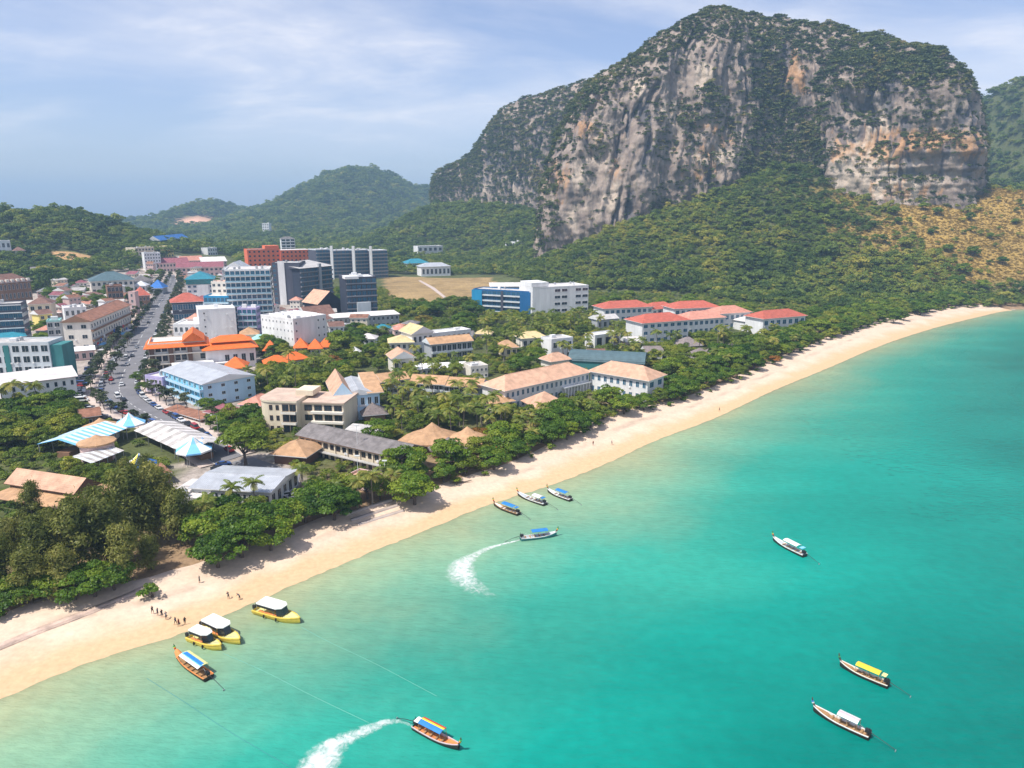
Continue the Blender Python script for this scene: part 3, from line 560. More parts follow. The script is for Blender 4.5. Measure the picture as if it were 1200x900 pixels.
    SCRUB.append((P, rs.uniform(1.7, 4.4, n_) * (1 + 0.4 * (zone[kp] > 0.4)), np.clip(0.36 + 0.75 * dn[kp] + rs.normal(0, 0.2, n_) + 0.08 * seed, 0, 1)))
m = bpy.data.materials.new('limestone'); m.use_nodes = True; t = m.node_tree; b = t.nodes['Principled BSDF']; MATS['limestone'] = m
b.inputs['Roughness'].default_value = 0.95; b.inputs['Specular IOR Level'].default_value = 0.15
tcd = N(t, 'ShaderNodeTexCoord')
def nz(scale, sc3=(1, 1, 1), det=6, ro=0.65, dist=0.0):
    mp = N(t, 'ShaderNodeMapping'); mp.inputs['Scale'].default_value = sc3; lk(t, tcd.outputs['Object'], mp.inputs[0])
    n_ = N(t, 'ShaderNodeTexNoise'); n_.inputs['Scale'].default_value = scale; n_.inputs['Detail'].default_value = det; n_.inputs['Roughness'].default_value = ro; n_.inputs['Distortion'].default_value = dist; lk(t, mp.outputs[0], n_.inputs[0]); return n_.outputs[0]
def rng(s_, a, b_, c=0.0, d=1.0):
    r_ = N(t, 'ShaderNodeMapRange', interpolation_type='SMOOTHSTEP'); r_.inputs[1].default_value = a; r_.inputs[2].default_value = b_; r_.inputs[3].default_value = c; r_.inputs[4].default_value = d; lk(t, s_, r_.inputs[0]); return r_.outputs[0]
def mixc_(f, a, c):
    x_ = N(t, 'ShaderNodeMix', data_type='RGBA')
    lk(t, f, x_.inputs[0]) if not isinstance(f, float) else setattr(x_.inputs[0], 'default_value', f)
    for i_, q_ in ((6, a), (7, c)):
        if isinstance(q_, tuple): x_.inputs[i_].default_value = (*q_, 1)
        else: lk(t, q_, x_.inputs[i_])
    return x_.outputs[2]
def mth(op, a, c, clamp=False):
    x_ = N(t, 'ShaderNodeMath', operation=op, use_clamp=clamp)
    for i_, q_ in ((0, a), (1, c)):
        if isinstance(q_, (int, float)): x_.inputs[i_].default_value = q_
        else: lk(t, q_, x_.inputs[i_])
    return x_.outputs[0]
A_w = N(t, 'ShaderNodeAttribute', attribute_name='warm').outputs['Fac']; A_p = N(t, 'ShaderNodeAttribute', attribute_name='pale').outputs['Fac']; A_k = N(t, 'ShaderNodeAttribute', attribute_name='dark').outputs['Fac']
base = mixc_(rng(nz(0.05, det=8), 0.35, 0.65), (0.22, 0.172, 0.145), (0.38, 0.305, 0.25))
patch = nz(0.045, (1, 1, 0.6), 7, 0.7)
base = mixc_(mth('MULTIPLY', rng(nz(0.10, (1, 1, 0.12), 6, 0.6, 0.4), 0.50, 0.68), 0.65), base, (0.115, 0.105, 0.105))          # dark rain streaks
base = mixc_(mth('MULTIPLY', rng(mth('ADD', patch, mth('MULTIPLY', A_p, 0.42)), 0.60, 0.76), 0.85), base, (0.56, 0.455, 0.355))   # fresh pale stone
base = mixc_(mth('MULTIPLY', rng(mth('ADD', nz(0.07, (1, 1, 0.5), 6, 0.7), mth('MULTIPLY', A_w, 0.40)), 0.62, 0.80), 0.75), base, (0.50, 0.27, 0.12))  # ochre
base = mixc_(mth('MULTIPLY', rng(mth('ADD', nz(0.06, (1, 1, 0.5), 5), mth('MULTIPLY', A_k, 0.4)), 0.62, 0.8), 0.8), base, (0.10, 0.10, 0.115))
base = mixc_(mth('MULTIPLY', rng(nz(0.30, (1, 1, 0.25), 6, 0.7), 0.56, 0.74), 0.5), base, (0.11, 0.10, 0.10))
base = mixc_(mth('MULTIPLY', rng(nz(0.16, (1, 1, 0.4), 5, 0.7), 0.54, 0.70), 0.55), base, (0.10, 0.105, 0.045))                  # moss and scrub
lk(t, base, b.inputs['Base Color'])
bp = N(t, 'ShaderNodeBump'); bp.inputs['Strength'].default_value = 0.9; bp.inputs['Distance'].default_value = 2.2; lk(t, nz(0.22, (1, 1, 0.4), 8, 0.7), bp.inputs['Height']); lk(t, bp.outputs[0], b.inputs['Normal'])
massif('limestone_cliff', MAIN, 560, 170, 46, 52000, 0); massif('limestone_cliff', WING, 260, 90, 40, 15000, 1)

# ------------------------------------------------------------------ foliage meshes
def leaf_quads(rs, P, Nn, size, asp=0.6):
    n = len(P); r = rs.normal(size=(n, 3)); u = np.cross(Nn, r); u /= np.linalg.norm(u, axis=1)[:, None] + 1e-9; w_ = np.cross(Nn, u)
    s = (size * rs.uniform(0.6, 1.3, n))[:, None]; bend = Nn * s * 0.22
    a = P - u * s - bend; b_ = P - w_ * s * asp; c = P + u * s - bend; d = P + w_ * s * asp
    Vv = np.stack([a, b_, c, d], 1).reshape(-1, 3); i = np.arange(n) * 4
    return Vv, np.concatenate([np.stack([i, i + 1, i + 3], 1), np.stack([i + 1, i + 2, i + 3], 1)])
def crown_geo(seed, rx, rz, zc, nclump, nleaf, leaf, shell=0.8, under=-0.35, cr=0.36, jit=0.5):
    rs = np.random.RandomState(seed); Ps = []; Ns = []; Ls = []; cen = []
    k = 0
    while k < nclump:
        d = rs.normal(size=3); d /= np.linalg.norm(d)
        if d[2] < under: continue
        rr = rs.uniform(0.45, 1.0) ** 0.6 * shell; c = np.array([d[0] * rx * rr, d[1] * rx * rr, zc + d[2] * rz * rr]); cen.append(c)
        q = cr * rs.uniform(0.7, 1.25); n = max(4, int(nleaf / nclump * q * q / cr / cr)); e_ = rs.normal(size=(n, 3)); e_ /= np.linalg.norm(e_, axis=1)[:, None]; e_[:, 2] = np.abs(e_[:, 2]) * 1.0 - 0.25 * rs.rand(n)
        Ps.append(c + e_ * np.array([rx, rx, rz * 0.75]) * q * rs.uniform(0.75, 1.05, (n, 1)))
        nn = e_ * 0.6 + d * 0.3 + np.array([0, 0, 0.55]) + rs.normal(size=(n, 3)) * jit; Ns.append(nn / np.linalg.norm(nn, axis=1)[:, None])
        cl = rs.uniform(0.15, 0.85); Ls.append(np.clip(cl + rs.normal(0, 0.16, n), 0, 1)); k += 1
    P = np.vstack(Ps); Vv, F = leaf_quads(rs, P, np.vstack(Ns), leaf); return Vv, F, np.repeat(np.concatenate(Ls), 4), cen
def crown_mesh(name, m_, *a, **k):
    Vv, F, lv, cen = crown_geo(*a, **k); return npmesh(name, Vv, F, [m_], {'lv': ('FLOAT', lv)}, smooth=False), cen
leafmat('forest_leaf', (0.046, 0.095, 0.018), (0.175, 0.240, 0.030), (0.43, 0.375, 0.06), inst=True)
leafmat('scrub_leaf', (0.040, 0.068, 0.020), (0.120, 0.155, 0.038), (0.32, 0.25, 0.09), inst=True)
leafmat('dry_grass_leaf', (0.14, 0.12, 0.03), (0.32, 0.21, 0.05), (0.44, 0.29, 0.08), inst=True)
def src(name, me):
    return bpy.data.objects.new(name, me)            # never linked: only the scatter below draws it
FSRC = [src('crown_source', crown_mesh('forest_crown', 'forest_leaf', 100 + i, 1.0, 0.85, 0.62, 11, 420, 0.12, cr=0.40)[0]) for i in range(4)]
SSRC = [src('scrub_source', crown_mesh('scrub_crown', 'scrub_leaf', 200 + i, 1.0, 0.7, 0.35, 7, 120, 0.20, cr=0.45)[0]) for i in range(3)]
def scatter(name, P, scl, tint_, sources, seed=0, zs=None):
    rs = np.random.RandomState(seed); n = len(P)
    me = bpy.data.meshes.new(name); me.vertices.add(n); me.vertices.foreach_set('co', np.asarray(P, np.float32).ravel())
    for a, ty, d in (('scl', 'FLOAT', scl), ('rot', 'FLOAT', rs.uniform(0, 6.28, n)), ('tint', 'FLOAT', tint_), ('vi', 'INT', rs.randint(0, len(sources), n)), ('zs', 'FLOAT', np.ones(n) if zs is None else zs)):
        q_ = me.attributes.new(a, ty, 'POINT'); q_.data.foreach_set('value', np.asarray(d, np.int32 if ty == 'INT' else np.float32))
    ob = link(name, me); md = ob.modifiers.new('scatter', 'NODES')
    g = bpy.data.node_groups.new(name + '_nodes', 'GeometryNodeTree'); md.node_group = g
    g.interface.new_socket('Geometry', in_out='INPUT', socket_type='NodeSocketGeometry'); g.interface.new_socket('Geometry', in_out='OUTPUT', socket_type='NodeSocketGeometry')
    gi = g.nodes.new('NodeGroupInput'); go = g.nodes.new('NodeGroupOutput'); jn = g.nodes.new('GeometryNodeJoinGeometry')
    for s_ in sources:
        oi = g.nodes.new('GeometryNodeObjectInfo'); oi.inputs['Object'].default_value = s_; oi.inputs['As Instance'].default_value = True; g.links.new(oi.outputs['Geometry'], jn.inputs[0])
    ip = g.nodes.new('GeometryNodeInstanceOnPoints'); ip.inputs['Pick Instance'].default_value = True
    def na(nm, ty):
        q_ = g.nodes.new('GeometryNodeInputNamedAttribute'); q_.data_type = ty; q_.inputs[0].default_value = nm; return q_.outputs[0]
    cx = g.nodes.new('ShaderNodeCombineXYZ'); g.links.new(na('rot', 'FLOAT'), cx.inputs[2]); er = g.nodes.new('FunctionNodeEulerToRotation'); g.links.new(cx.outputs[0], er.inputs[0])
    cs = g.nodes.new('ShaderNodeCombineXYZ'); sc_ = na('scl', 'FLOAT'); mz = g.nodes.new('ShaderNodeMath'); mz.operation = 'MULTIPLY'; g.links.new(sc_, mz.inputs[0]); g.links.new(na('zs', 'FLOAT'), mz.inputs[1])
    g.links.new(sc_, cs.inputs[0]); g.links.new(sc_, cs.inputs[1]); g.links.new(mz.outputs[0], cs.inputs[2])
    g.links.new(gi.outputs[0], ip.inputs['Points']); g.links.new(jn.outputs[0], ip.inputs['Instance']); g.links.new(na('vi', 'INT'), ip.inputs['Instance Index']); g.links.new(er.outputs[0], ip.inputs['Rotation']); g.links.new(cs.outputs[0], ip.inputs['Scale'])
    g.links.new(ip.outputs[0], go.inputs[0]); ob['kind'] = 'stuff'; return ob
# scrub on the massif
scatter('cliff_scrub', np.vstack([a for a, _, _ in SCRUB]), np.concatenate([b_ for _, b_, _ in SCRUB]), np.concatenate([c for _, _, c in SCRUB]), SSRC, 3)
# ------------------------------------------------------------------ forest on the hills, the scree slope and the far plain
FP, FS, FT, FZ = [], [], [], []
def plant(x0, x1, y0, y1, step, cond, tintf, smin, smax, seed):
    rs = np.random.RandomState(seed); xs = np.arange(x0, x1, step); ys = np.arange(y0, y1, step * 0.87); A_, B_ = np.meshgrid(xs, ys); A_[1::2] += step / 2
    A_ = A_.ravel() + rs.uniform(-.42, .42, A_.size) * step; B_ = B_.ravel() + rs.uniform(-.42, .42, B_.size) * step
    z = ground(A_, B_); px, py = proj(np.stack([A_, B_, z], 1)); s_ = shore_s(A_, B_)
    ok = (px > -420) & (px < 1480) & (s_ > 10) & cond(A_, B_, z, px, py, s_, rs)
    A_, B_, z, px, py = A_[ok], B_[ok], z[ok], px[ok], py[ok]; n = len(A_)
    sc_ = (smin + (smax - smin) * rs.rand(n) ** 1.6) * np.where(rs.rand(n) < 0.09, 1.6, 1.0)
    FP.append(np.stack([A_, B_, z + sc_ * 0.05], 1)); FS.append(sc_); FT.append(np.clip(tintf(A_, B_, z, px, py, rs), 0, 1)); FZ.append(rs.uniform(0.8, 1.25, n))
def infl(px, py, polys):
    r = np.zeros(px.shape, bool)
    for p in polys: r |= inpoly(px, py, p)
    return r
# polygon (in picture) of where town and resort stand; there trees are planted one by one instead
BUILT_PX = [[(-200, 900), (-200, 352), (0, 352), (48, 340), (75, 342), (110, 322), (165, 318), (172, 296), (265, 298), (300, 322), (370, 322), (400, 318), (470, 322), (590, 322), (640, 338), (700, 340), (790, 342), (880, 356), (960, 360), (1000, 372), (1140, 352), (1160, 362), (1200, 900)]]
tn_green = lambda A_, B_, z, px, py, rs: 0.36 + 0.7 * fbm(A_ / 70, B_ / 70, A_ * 0 + 1, 3) + rs.normal(0, 0.14, len(A_))
def c_talus(A_, B_, z, px, py, s_, rs):
    gold = sstep(930, 1100, px + 160 * fbm(A_ / 35, B_ / 35, A_ * 0, 4) + (262 - py) * 0.5) * sstep(352, 330, py)
    return ~infl(px, py, BUILT_PX) & (px > 500) & (rs.rand(len(A_)) < 1 - 0.93 * gold) & (B_ < 1000)
def t_talus(A_, B_, z, px, py, rs):
    t_ = 0.37 + 0.85 * fbm(A_ / 45, B_ / 60, A_ * 0 + 1, 3) + rs.normal(0, 0.20, len(A_)) + 0.22 * np.exp(-((px - 800) / 90) ** 2 - ((py - 270) / 30) ** 2)
    return t_ + 0.20 * sstep(930, 1080, px) - 0.22 * np.exp(-((px - 930) / 60) ** 2 - ((py - 215) / 25) ** 2)
plant(-150, 720, 520, 1000, 5.2, c_talus, t_talus, 2.2, 5.2, 1)
plant(-60, 420, 560, 720, 6.5, lambda A_, B_, z, px, py, s_, rs: ~infl(px, py, BUILT_PX) & (px > 640) & (z < 40), lambda *a: t_talus(*a) - 0.1, 4.0, 6.0, 2)
hillsel = lambda A_, B_, z, px, py, s_, rs: (px < 200) & (B_ < 1250) & ((z > 24) | ~infl(px, py, BUILT_PX)) & ~infl(px, py, BARE_PX) & (py < 352)
plant(-1150, -300, 520, 1250, 7.5, hillsel, lambda A_, B_, z, px, py, rs: 0.30 + 0.5 * fbm(A_ / 60, B_ / 60, A_ * 0 + 1, 3) + rs.normal(0, 0.2, len(A_)), 3.4, 7.0, 3)
plain = lambda A_, B_, z, px, py, s_, rs: ~infl(px, py, BUILT_PX) & ~infl(px, py, FIELD_PX) & (py < 330) & ~((px < 200) & (B_ < 1250)) & (px < 720) & ~((px > 500) & (B_ < 1000))
plant(-700, 260, 700, 1500, 8.5, plain, tn_green, 4.6, 7.2, 4)
plant(-1500, 350, 1500, 3400, 13.0, lambda A_, B_, z, px, py, s_, rs: (px < 720) & ~infl(px, py, SCAR_PX) & (rs.rand(len(A_)) < 0.93), lambda *a: tn_green(*a) - 0.05, 6.5, 10.5, 5)
plant(650, 1300, 950, 1700, 11.0, lambda A_, B_, z, px, py, s_, rs: (px > 1120) & (z > 40), lambda *a: tn_green(*a) - 0.12, 5.5, 8.5, 6)
scatter('forest', np.vstack(FP), np.concatenate(FS), np.concatenate(FT), FSRC, 1, np.concatenate(FZ))
print('forest instances', len(np.vstack(FP)))
# tufts of dry grass on the golden slope
rs = np.random.RandomState(9); A_ = rs.uniform(200, 760, 60000); B_ = rs.uniform(630, 880, 60000); z = ground(A_, B_); px, py = proj(np.stack([A_, B_, z], 1))
gold = sstep(930, 1100, px + 160 * fbm(A_ / 35, B_ / 35, A_ * 0, 4) + (262 - py) * 0.5) * (z > 14) * (py < 352) * (px < 1260)
kp = rs.rand(60000) < gold * 0.5
scatter('dry_grass', np.stack([A_, B_, z - 0.1], 1)[kp], rs.uniform(0.8, 1.7, kp.sum()), np.clip(rs.normal(0.5, 0.12, kp.sum()), 0, 1), [src('tuft_source', crown_mesh('tuft', 'dry_grass_leaf', 300 + i, 1.0, 0.6, 0.2, 4, 36, 0.3, cr=0.5)[0]) for i in range(2)], 4)
# ------------------------------------------------------------------ the hazy air
mh = bpy.data.materials.new('haze_air'); mh.use_nodes = True; t = mh.node_tree; t.nodes.clear(); o_ = N(t, 'ShaderNodeOutputMaterial'); pv = N(t, 'ShaderNodeVolumePrincipled')
pv.inputs['Color'].default_value = (0.46, 0.72, 1.0, 1); pv.inputs['Density'].default_value = 0.00017; pv.inputs['Anisotropy'].default_value = 0.0; lk(t, pv.outputs[0], o_.inputs['Volume'])
o = MB().box(-9100, 9100, -300, 9100, -9, 420).build('haze', mh); o['kind'] = 'stuff'

# ------------------------------------------------------------------ buildings
FOOT = []                                   # footprints in plan, kept free of trees
WIN = {}
def win_mesh(w_, h_, fr='frame_white', gl='glass', mull=1):
    key = (round(w_, 1), round(h_, 1), fr, gl, mull)
    if key not in WIN:
        w_, h_ = key[0], key[1]; b_ = MB(); t_ = 0.09; y = -0.09; e_ = -0.02
        O = [(-w_ / 2, y, 0), (w_ / 2, y, 0), (w_ / 2, y, h_), (-w_ / 2, y, h_)]; I = [(-w_ / 2 + t_, y, t_), (w_ / 2 - t_, y, t_), (w_ / 2 - t_, y, h_ - t_), (-w_ / 2 + t_, y, h_ - t_)]
        Ob = [(a, 0.0, c) for a, _, c in O]; Ib = [(a, e_, c) for a, _, c in I]
        b_.add(O + I + Ob + Ib, [(i, (i + 1) % 4, 4 + (i + 1) % 4, 4 + i) for i in range(4)] + [((i + 1) % 4, i, 8 + i, 8 + (i + 1) % 4) for i in range(4)] + [(4 + i, 4 + (i + 1) % 4, 12 + (i + 1) % 4, 12 + i) for i in range(4)])
        b_.add(Ib, [(0, 1, 2, 3)], 1)
        for k in range(1, mull + 1):
            x = -w_ / 2 + w_ * k / (mull + 1); b_.add([(x - .04, -0.06, t_), (x + .04, -0.06, t_), (x + .04, -0.06, h_ - t_), (x - .04, -0.06, h_ - t_)], [(0, 1, 2, 3)])
        WIN[key] = b_.mesh('window', [fr, gl])
    return WIN[key]
def windows(root, W, h, fl, bays, side='front', D=0, fr='frame_white', gl='glass', wf=0.55, hf=0.5, z0=0.0, x0=0.0, x1=None, skip=None, off=0.0, name='window', rot=None):
    L = W if side in ('front', 'back') else D
    x1 = L if x1 is None else x1; fh = (h - z0) / fl; bw = (x1 - x0) / bays; me = win_mesh(max(0.5, bw * wf), max(0.6, fh * hf), fr, gl, 1 if bw * wf > 1.2 else 0)
    for i in range(fl):
        for j in range(bays):
            if skip and skip(i, j): continue
            c = x0 + bw * (j + 0.5); z = z0 + fh * i + fh * (1 - hf) * 0.55
            if side == 'front': o = link(name, me, root, (c, -off, z))
            elif side == 'right': o = link(name, me, root, (W + off, c, z), math.pi / 2)
            elif side == 'left': o = link(name, me, root, (-off, D - c, z), -math.pi / 2)
BALC = {}
def balconies(root, W, h, fl, side='front', D=0, m_='white_wall', rail=None, dep=1.3, z0=0.0, x0=0.0, x1=None, rh=1.0, first=0):
    L = W if side == 'front' else D; x1 = L if x1 is None else x1; fh = (h - z0) / fl
    key = (round(x1 - x0, 1), m_, rail, dep, rh)
    if key not in BALC:
        l = key[0]; b_ = MB(); b_.box(0, l, -dep, -0.01, -0.18, 0, 0); b_.box(0.003, l - 0.003, -dep + 0.003, -dep + 0.1, 0.0, rh, 1); b_.box(0.006, 0.1, -dep + 0.1, -0.02, 0.0, rh - .003, 1); b_.box(l - 0.1, l - .006, -dep + 0.1, -0.02, 0.0, rh - .003, 1)
        BALC[key] = b_.mesh('balcony', [m_, rail or m_])
    for i in range(first, fl):
        z = z0 + fh * i + 0.12
        if side == 'front': link('balcony', BALC[key], root, (x0, 0, z))
        elif side == 'right': link('balcony', BALC[key], root, (W, x0, z), math.pi / 2)
        else: link('balcony', BALC[key], root, (0, D - x0, z), -math.pi / 2)
def roof_mesh(kind, x0, x1, y0, y1, z, rh, ov, mi=0, th=0.22, b_=None, me=1):
    b_ = b_ or MB(); x0 -= ov; x1 += ov; y0 -= ov; y1 += ov; W, D = x1 - x0, y1 - y0; c = [(x0, y0), (x1, y0), (x1, y1), (x0, y1)]; z0 = z + 0.004
    lo = [(x, y, z0) for x, y in c]; up = [(x, y, z0 + th) for x, y in c]
    b_.add(lo + up, [(0, 1, 5, 4), (1, 2, 6, 5), (2, 3, 7, 6), (3, 0, 4, 7), (3, 2, 1, 0)], me)
    if kind == 'hip':
        if W >= D: r = [(x0 + D / 2 * .9, (y0 + y1) / 2, z0 + th + rh), (x1 - D / 2 * .9, (y0 + y1) / 2, z0 + th + rh)]; f = [(0, 1, 5, 4), (1, 2, 5), (2, 3, 4, 5), (3, 0, 4)]
        else: r = [((x0 + x1) / 2, y0 + W / 2 * .9, z0 + th + rh), ((x0 + x1) / 2, y1 - W / 2 * .9, z0 + th + rh)]; f = [(0, 1, 4), (1, 2, 5, 4), (2, 3, 5), (3, 0, 4, 5)]
        b_.add(up + r, f, mi)
    elif kind == 'gx': r = [(x0, (y0 + y1) / 2, z0 + th + rh), (x1, (y0 + y1) / 2, z0 + th + rh)]; b_.add(up + r, [(0, 1, 5, 4), (2, 3, 4, 5)], mi); b_.add(up + r, [(1, 2, 5), (3, 0, 4)], me)
    elif kind == 'gy': r = [((x0 + x1) / 2, y0, z0 + th + rh), ((x0 + x1) / 2, y1, z0 + th + rh)]; b_.add(up + r, [(1, 2, 5, 4), (3, 0, 4, 5)], mi); b_.add(up + r, [(0, 1, 4), (2, 3, 5)], me)
    elif kind == 'shed': b_.add(up + [(x1, y1, z0 + th + rh), (x0, y1, z0 + th + rh)], [(0, 1, 4, 5)], mi); b_.add(up + [(x1, y1, z0 + th + rh), (x0, y1, z0 + th + rh)], [(1, 2, 4), (3, 0, 5), (2, 3, 5, 4)], me)
    elif kind == 'pyr': b_.add(up + [((x0 + x1) / 2, (y0 + y1) / 2, z0 + th + rh)], [(0, 1, 4), (1, 2, 4), (2, 3, 4), (3, 0, 4)], mi)
    else: b_.add(up, [(0, 1, 2, 3)], mi)
    return b_
_rr = random.Random(11); AC_ME = MB().box(0, .85, -.38, -.03, 0, .62).mesh('air_conditioner', 'frame_white')
def frame_of(A, B, top):
    pa, pb = gat(*A), gat(*B); d = (pb - pa); W = math.hypot(d.x, d.y); rz = math.atan2(d.y, d.x); base = min(pa.z, pb.z) - 0.4
    h = atd(A[0], top, pa.y).z - base
    return pa, W, rz, base, h
def foot(pa, rz, W, D, m_=1.5):
    c, s = math.cos(rz), math.sin(rz); q = [(-m_, -m_), (W + m_, -m_), (W + m_, D + m_), (-m_, D + m_)]
    FOOT.append([(pa.x + x * c - y * s, pa.y + x * s + y * c) for x, y in q])
def bld(name, label, A, B, top, D, fl, bays, wall, roof=('flat', 'flat_roof'), rh=2.5, ov=0.7, right=0, left=0, style='win', fr='frame_white', gl='glass', cat='building', wf=0.55, hf=0.5, rail=None, eave=None, clutter=2, parapet=0.7, skip=None, group=None, ledge=True, balc_side=(), h=None):
    pa, W, rz, base, hh = frame_of(A, B, top); h = h or hh
    root = tag(empty(name, (pa.x, pa.y, base), rz), label, cat, group); foot(pa, rz, W, D)
    MB().box(0, W, 0, D, 0, h, bottom=False).build('wall', wall, root)
    kind, rm = roof
    if kind == 'flat':
        r = MB().add([(0.26, 0.26, h + 0.06), (W - .26, 0.26, h + 0.06), (W - .26, D - .26, h + 0.06), (0.26, D - .26, h + 0.06)], [(0, 1, 2, 3)]).build('roof', rm, root)
        p = MB(); e_ = 0.04
        p.box(-e_, W + e_, -e_, 0.25, h - .3, h + parapet); p.box(-e_, W + e_, D - .25, D + e_, h - .3, h + parapet); p.box(-e_, 0.25, 0.25, D - .25, h - .3, h + parapet); p.box(W - .25, W + e_, 0.25, D - .25, h - .3, h + parapet)
        p.build('parapet', eave or wall, root)
        for k in range(clutter):
            a = _rr.uniform(1.5, 3.5); x = _rr.uniform(1, max(1.1, W - a - 1)); y = _rr.uniform(1, max(1.1, D - a - 1)); q = _rr.uniform(1.2, 2.6)
            if _rr.random() < 0.5: MB().box(x, x + a, y, y + a * .7, h + 0.07, h + q).build('stair_head', 'white_wall', r)
            else: MB().lathe([(0.01, h + .07), (.8, h + .07), (.8, h + 1.7), (.3, h + 2.0), (.01, h + 2.0)], 10, (x + .8, y + .8)).build('water_tank', 'steel', r)
    else:
        roof_mesh(kind, 0, W, 0, D, h, rh, ov).build('roof', [rm, eave or 'frame_white'], root)
    if kind in ('hip', 'gx', 'gy'):
        z_ = h + .22 + rh; e_ = ov
        if kind == 'gx' or (kind == 'hip' and W + 2 * ov >= D + 2 * ov): c0 = (D / 2 + ov) * .9 - ov if kind == 'hip' else -ov; MB().tube([(c0, D / 2, z_), (W - c0, D / 2, z_)], .16, 5).build('ridge_cap', rm, root)
        else: c0 = (W / 2 + ov) * .9 - ov if kind == 'hip' else -ov; MB().tube([(W / 2, c0, z_), (W / 2, D - c0, z_)], .16, 5).build('ridge_cap', rm, root)
    if fl > 1 and pa.y < 520:
        for _ in range(min(7, bays)):
            i_, x_ = _rr.randrange(fl), _rr.uniform(.6, max(.7, W - 1.5)); link('air_conditioner', AC_ME, root, (x_, 0, h / fl * i_ + h / fl * .12))
    if style == 'win': windows(root, W, h, fl, bays, fr=fr, gl=gl, wf=wf, hf=hf, skip=skip)
    elif style == 'balc': balconies(root, W, h, fl, m_=eave or 'white_wall', rail=rail); windows(root, W, h, fl, bays, fr=fr, gl=gl, wf=0.8, hf=0.68, skip=skip)
    elif style == 'band': windows(root, W, h, fl, bays, fr=fr, gl=gl, wf=0.98, hf=0.55, skip=skip)
    if right: windows(root, W, h, fl, right, 'right', D, fr=fr, gl=gl, wf=min(wf, .6) if style != 'band' else .98, hf=hf)
    if left: windows(root, W, h, fl, left, 'left', D, fr=fr, gl=gl, wf=min(wf, .6) if style != 'band' else .98, hf=hf)
    for s_ in balc_side: balconies(root, W, h, fl, s_, D, m_=eave or 'white_wall', rail=rail)
    return root, W, D, h
def box_part(root, name, m_, *a): return MB().box(*a).build(name, m_, root)

# --- the near-left pavilion with its two-tier shingle roof
pa, W, rz, base, h = frame_of((-8, 592), (92, 612), 560); D = 15
root = tag(empty('pavilion', (pa.x, pa.y, base), rz), 'long open pavilion with two tier brown shingle roof behind the casuarinas', 'pavilion'); foot(pa, rz, W, D)
roof_mesh('hip', 0, W, 0, D, 3.6, 2.6, 1.0).build('lower_roof', ['tan_tile', 'frame_brown'], root); roof_mesh('gx', 1.5, W - 5, 4, D - 4, 6.0, 3.0, 0.8).build('upper_roof', ['salmon_tile', 'frame_brown'], root)
MB().box(1.7, W - 5.2, 4.1, D - 4.1, 4.5, 6.0).build('clerestory', 'frame_brown', root)
for i in range(7):
    for y in (0.4, D - .4): box_part(root, 'post', 'frame_brown', 0.5 + i * (W - 1) / 6.0 - .15, 0.5 + i * (W - 1) / 6.0 + .15, y - .15, y + .15, 0, 3.6)
box_part(root, 'floor_slab', 'concrete', 0, W, 0, D, 0, 0.5)
pa = gat(2, 652); root = tag(empty('beach_hut', (pa.x - 4, pa.y, pa.z)), 'small hut with tan thatched roof beneath the casuarinas', 'hut')
roof_mesh('pyr', -3, 3, -3, 3, 2.6, 2.4, 0.8).build('roof', ['thatch', 'thatch'], root)
for a, b_ in ((-1, -1), (1, -1), (1, 1), (-1, 1)): box_part(root, 'post', 'timber', a * 2.8 - .12, a * 2.8 + .12, b_ * 2.8 - .12, b_ * 2.8 + .12, 0, 2.6)
box_part(root, 'counter', 'timber', -2.5, 2.5, -2.6, -2.2, 0, 1.1)

mat('sign_red', (0.55, 0.05, 0.05), .6, .06); mat('sign_blue', (0.03, 0.12, 0.42), .6, .06)
# --- left of the road
bld('hotel', 'white two storey guesthouse with pale pink roof behind palms', (4, 478), (92, 466), 452, 13, 2, 9, 'white_wall', ('shed', 'pale_flat_roof'), 2.2, 0.9, right=3, hf=0.45, wf=0.4, eave='pink_wall', cat='guesthouse')
r_, W, D, h = bld('apartment_block', 'grey four storey apartment block with teal end stair tower', (-14, 452), (64, 450), 404, 14, 4, 7, 'pale_grey_wall', ('flat', 'flat_roof'), clutter=3, wf=0.72, hf=0.62, fr='frame_white')
MB().box(W + .02, W + 5, 0.8, 12, 0, h - 1).build('stair_tower', 'teal_wall', r_); MB().box(W * .32, W * .40, -0.25, -.01, 0, h - .6).build('teal_panel', 'teal_wall', r_)
bld('hall', 'low hall with pale sea green metal hip roof before the grey block', (18, 462), (66, 458), 446, 12, 1, 4, 'white_wall', ('hip', 'white_metal_roof'), 3.0, 1.0, cat='hall')
r_, W, D, h = bld('shophouse_row', 'long rust roofed shophouse row along the tree lined road', (78, 412), (110, 411), 378, 75, 3, 2, 'pale_cream_wall', ('gy', 'rust_tile'), 3.5, 0.9, right=16, eave='brown_wall', cat='shophouses', wf=0.4, hf=0.4, balc_side=('right',))
for k in range(12): MB().box(W + 1.45, W + 1.6, 2 + k * 6, 4.6 + k * 6, 3.3 + k % 3 * 1.1, 4.6 + k % 3 * 1.3).build('sign_board', ['sign_red', 'sign_blue', 'white_cloth', 'yellow_cloth'][k % 4], r_)
for k in range(6): MB().box(W + 1.4, W + 4.2, 3 + k * 12, 12 + k * 12, 2.9, 3.1).build('awning', ['light_blue_cloth', 'white_cloth', 'pale_red_tile'][k % 3], r_)
bld('shop', 'pink roofed corner shop at the foot of the shophouse row', (78, 424), (112, 421), 413, 9, 1, 4, 'pink_wall', ('shed', 'white_roof'), 0.8, 0.6, cat='shop')
r_, W, D, h = bld('office_block', 'dark glass office block with white floor bands', (-6, 402), (31, 400), 358, 16, 5, 7, 'slate_wall', ('flat', 'flat_roof'), style='band', right=4, gl='blue_glass', fr='frame_grey')
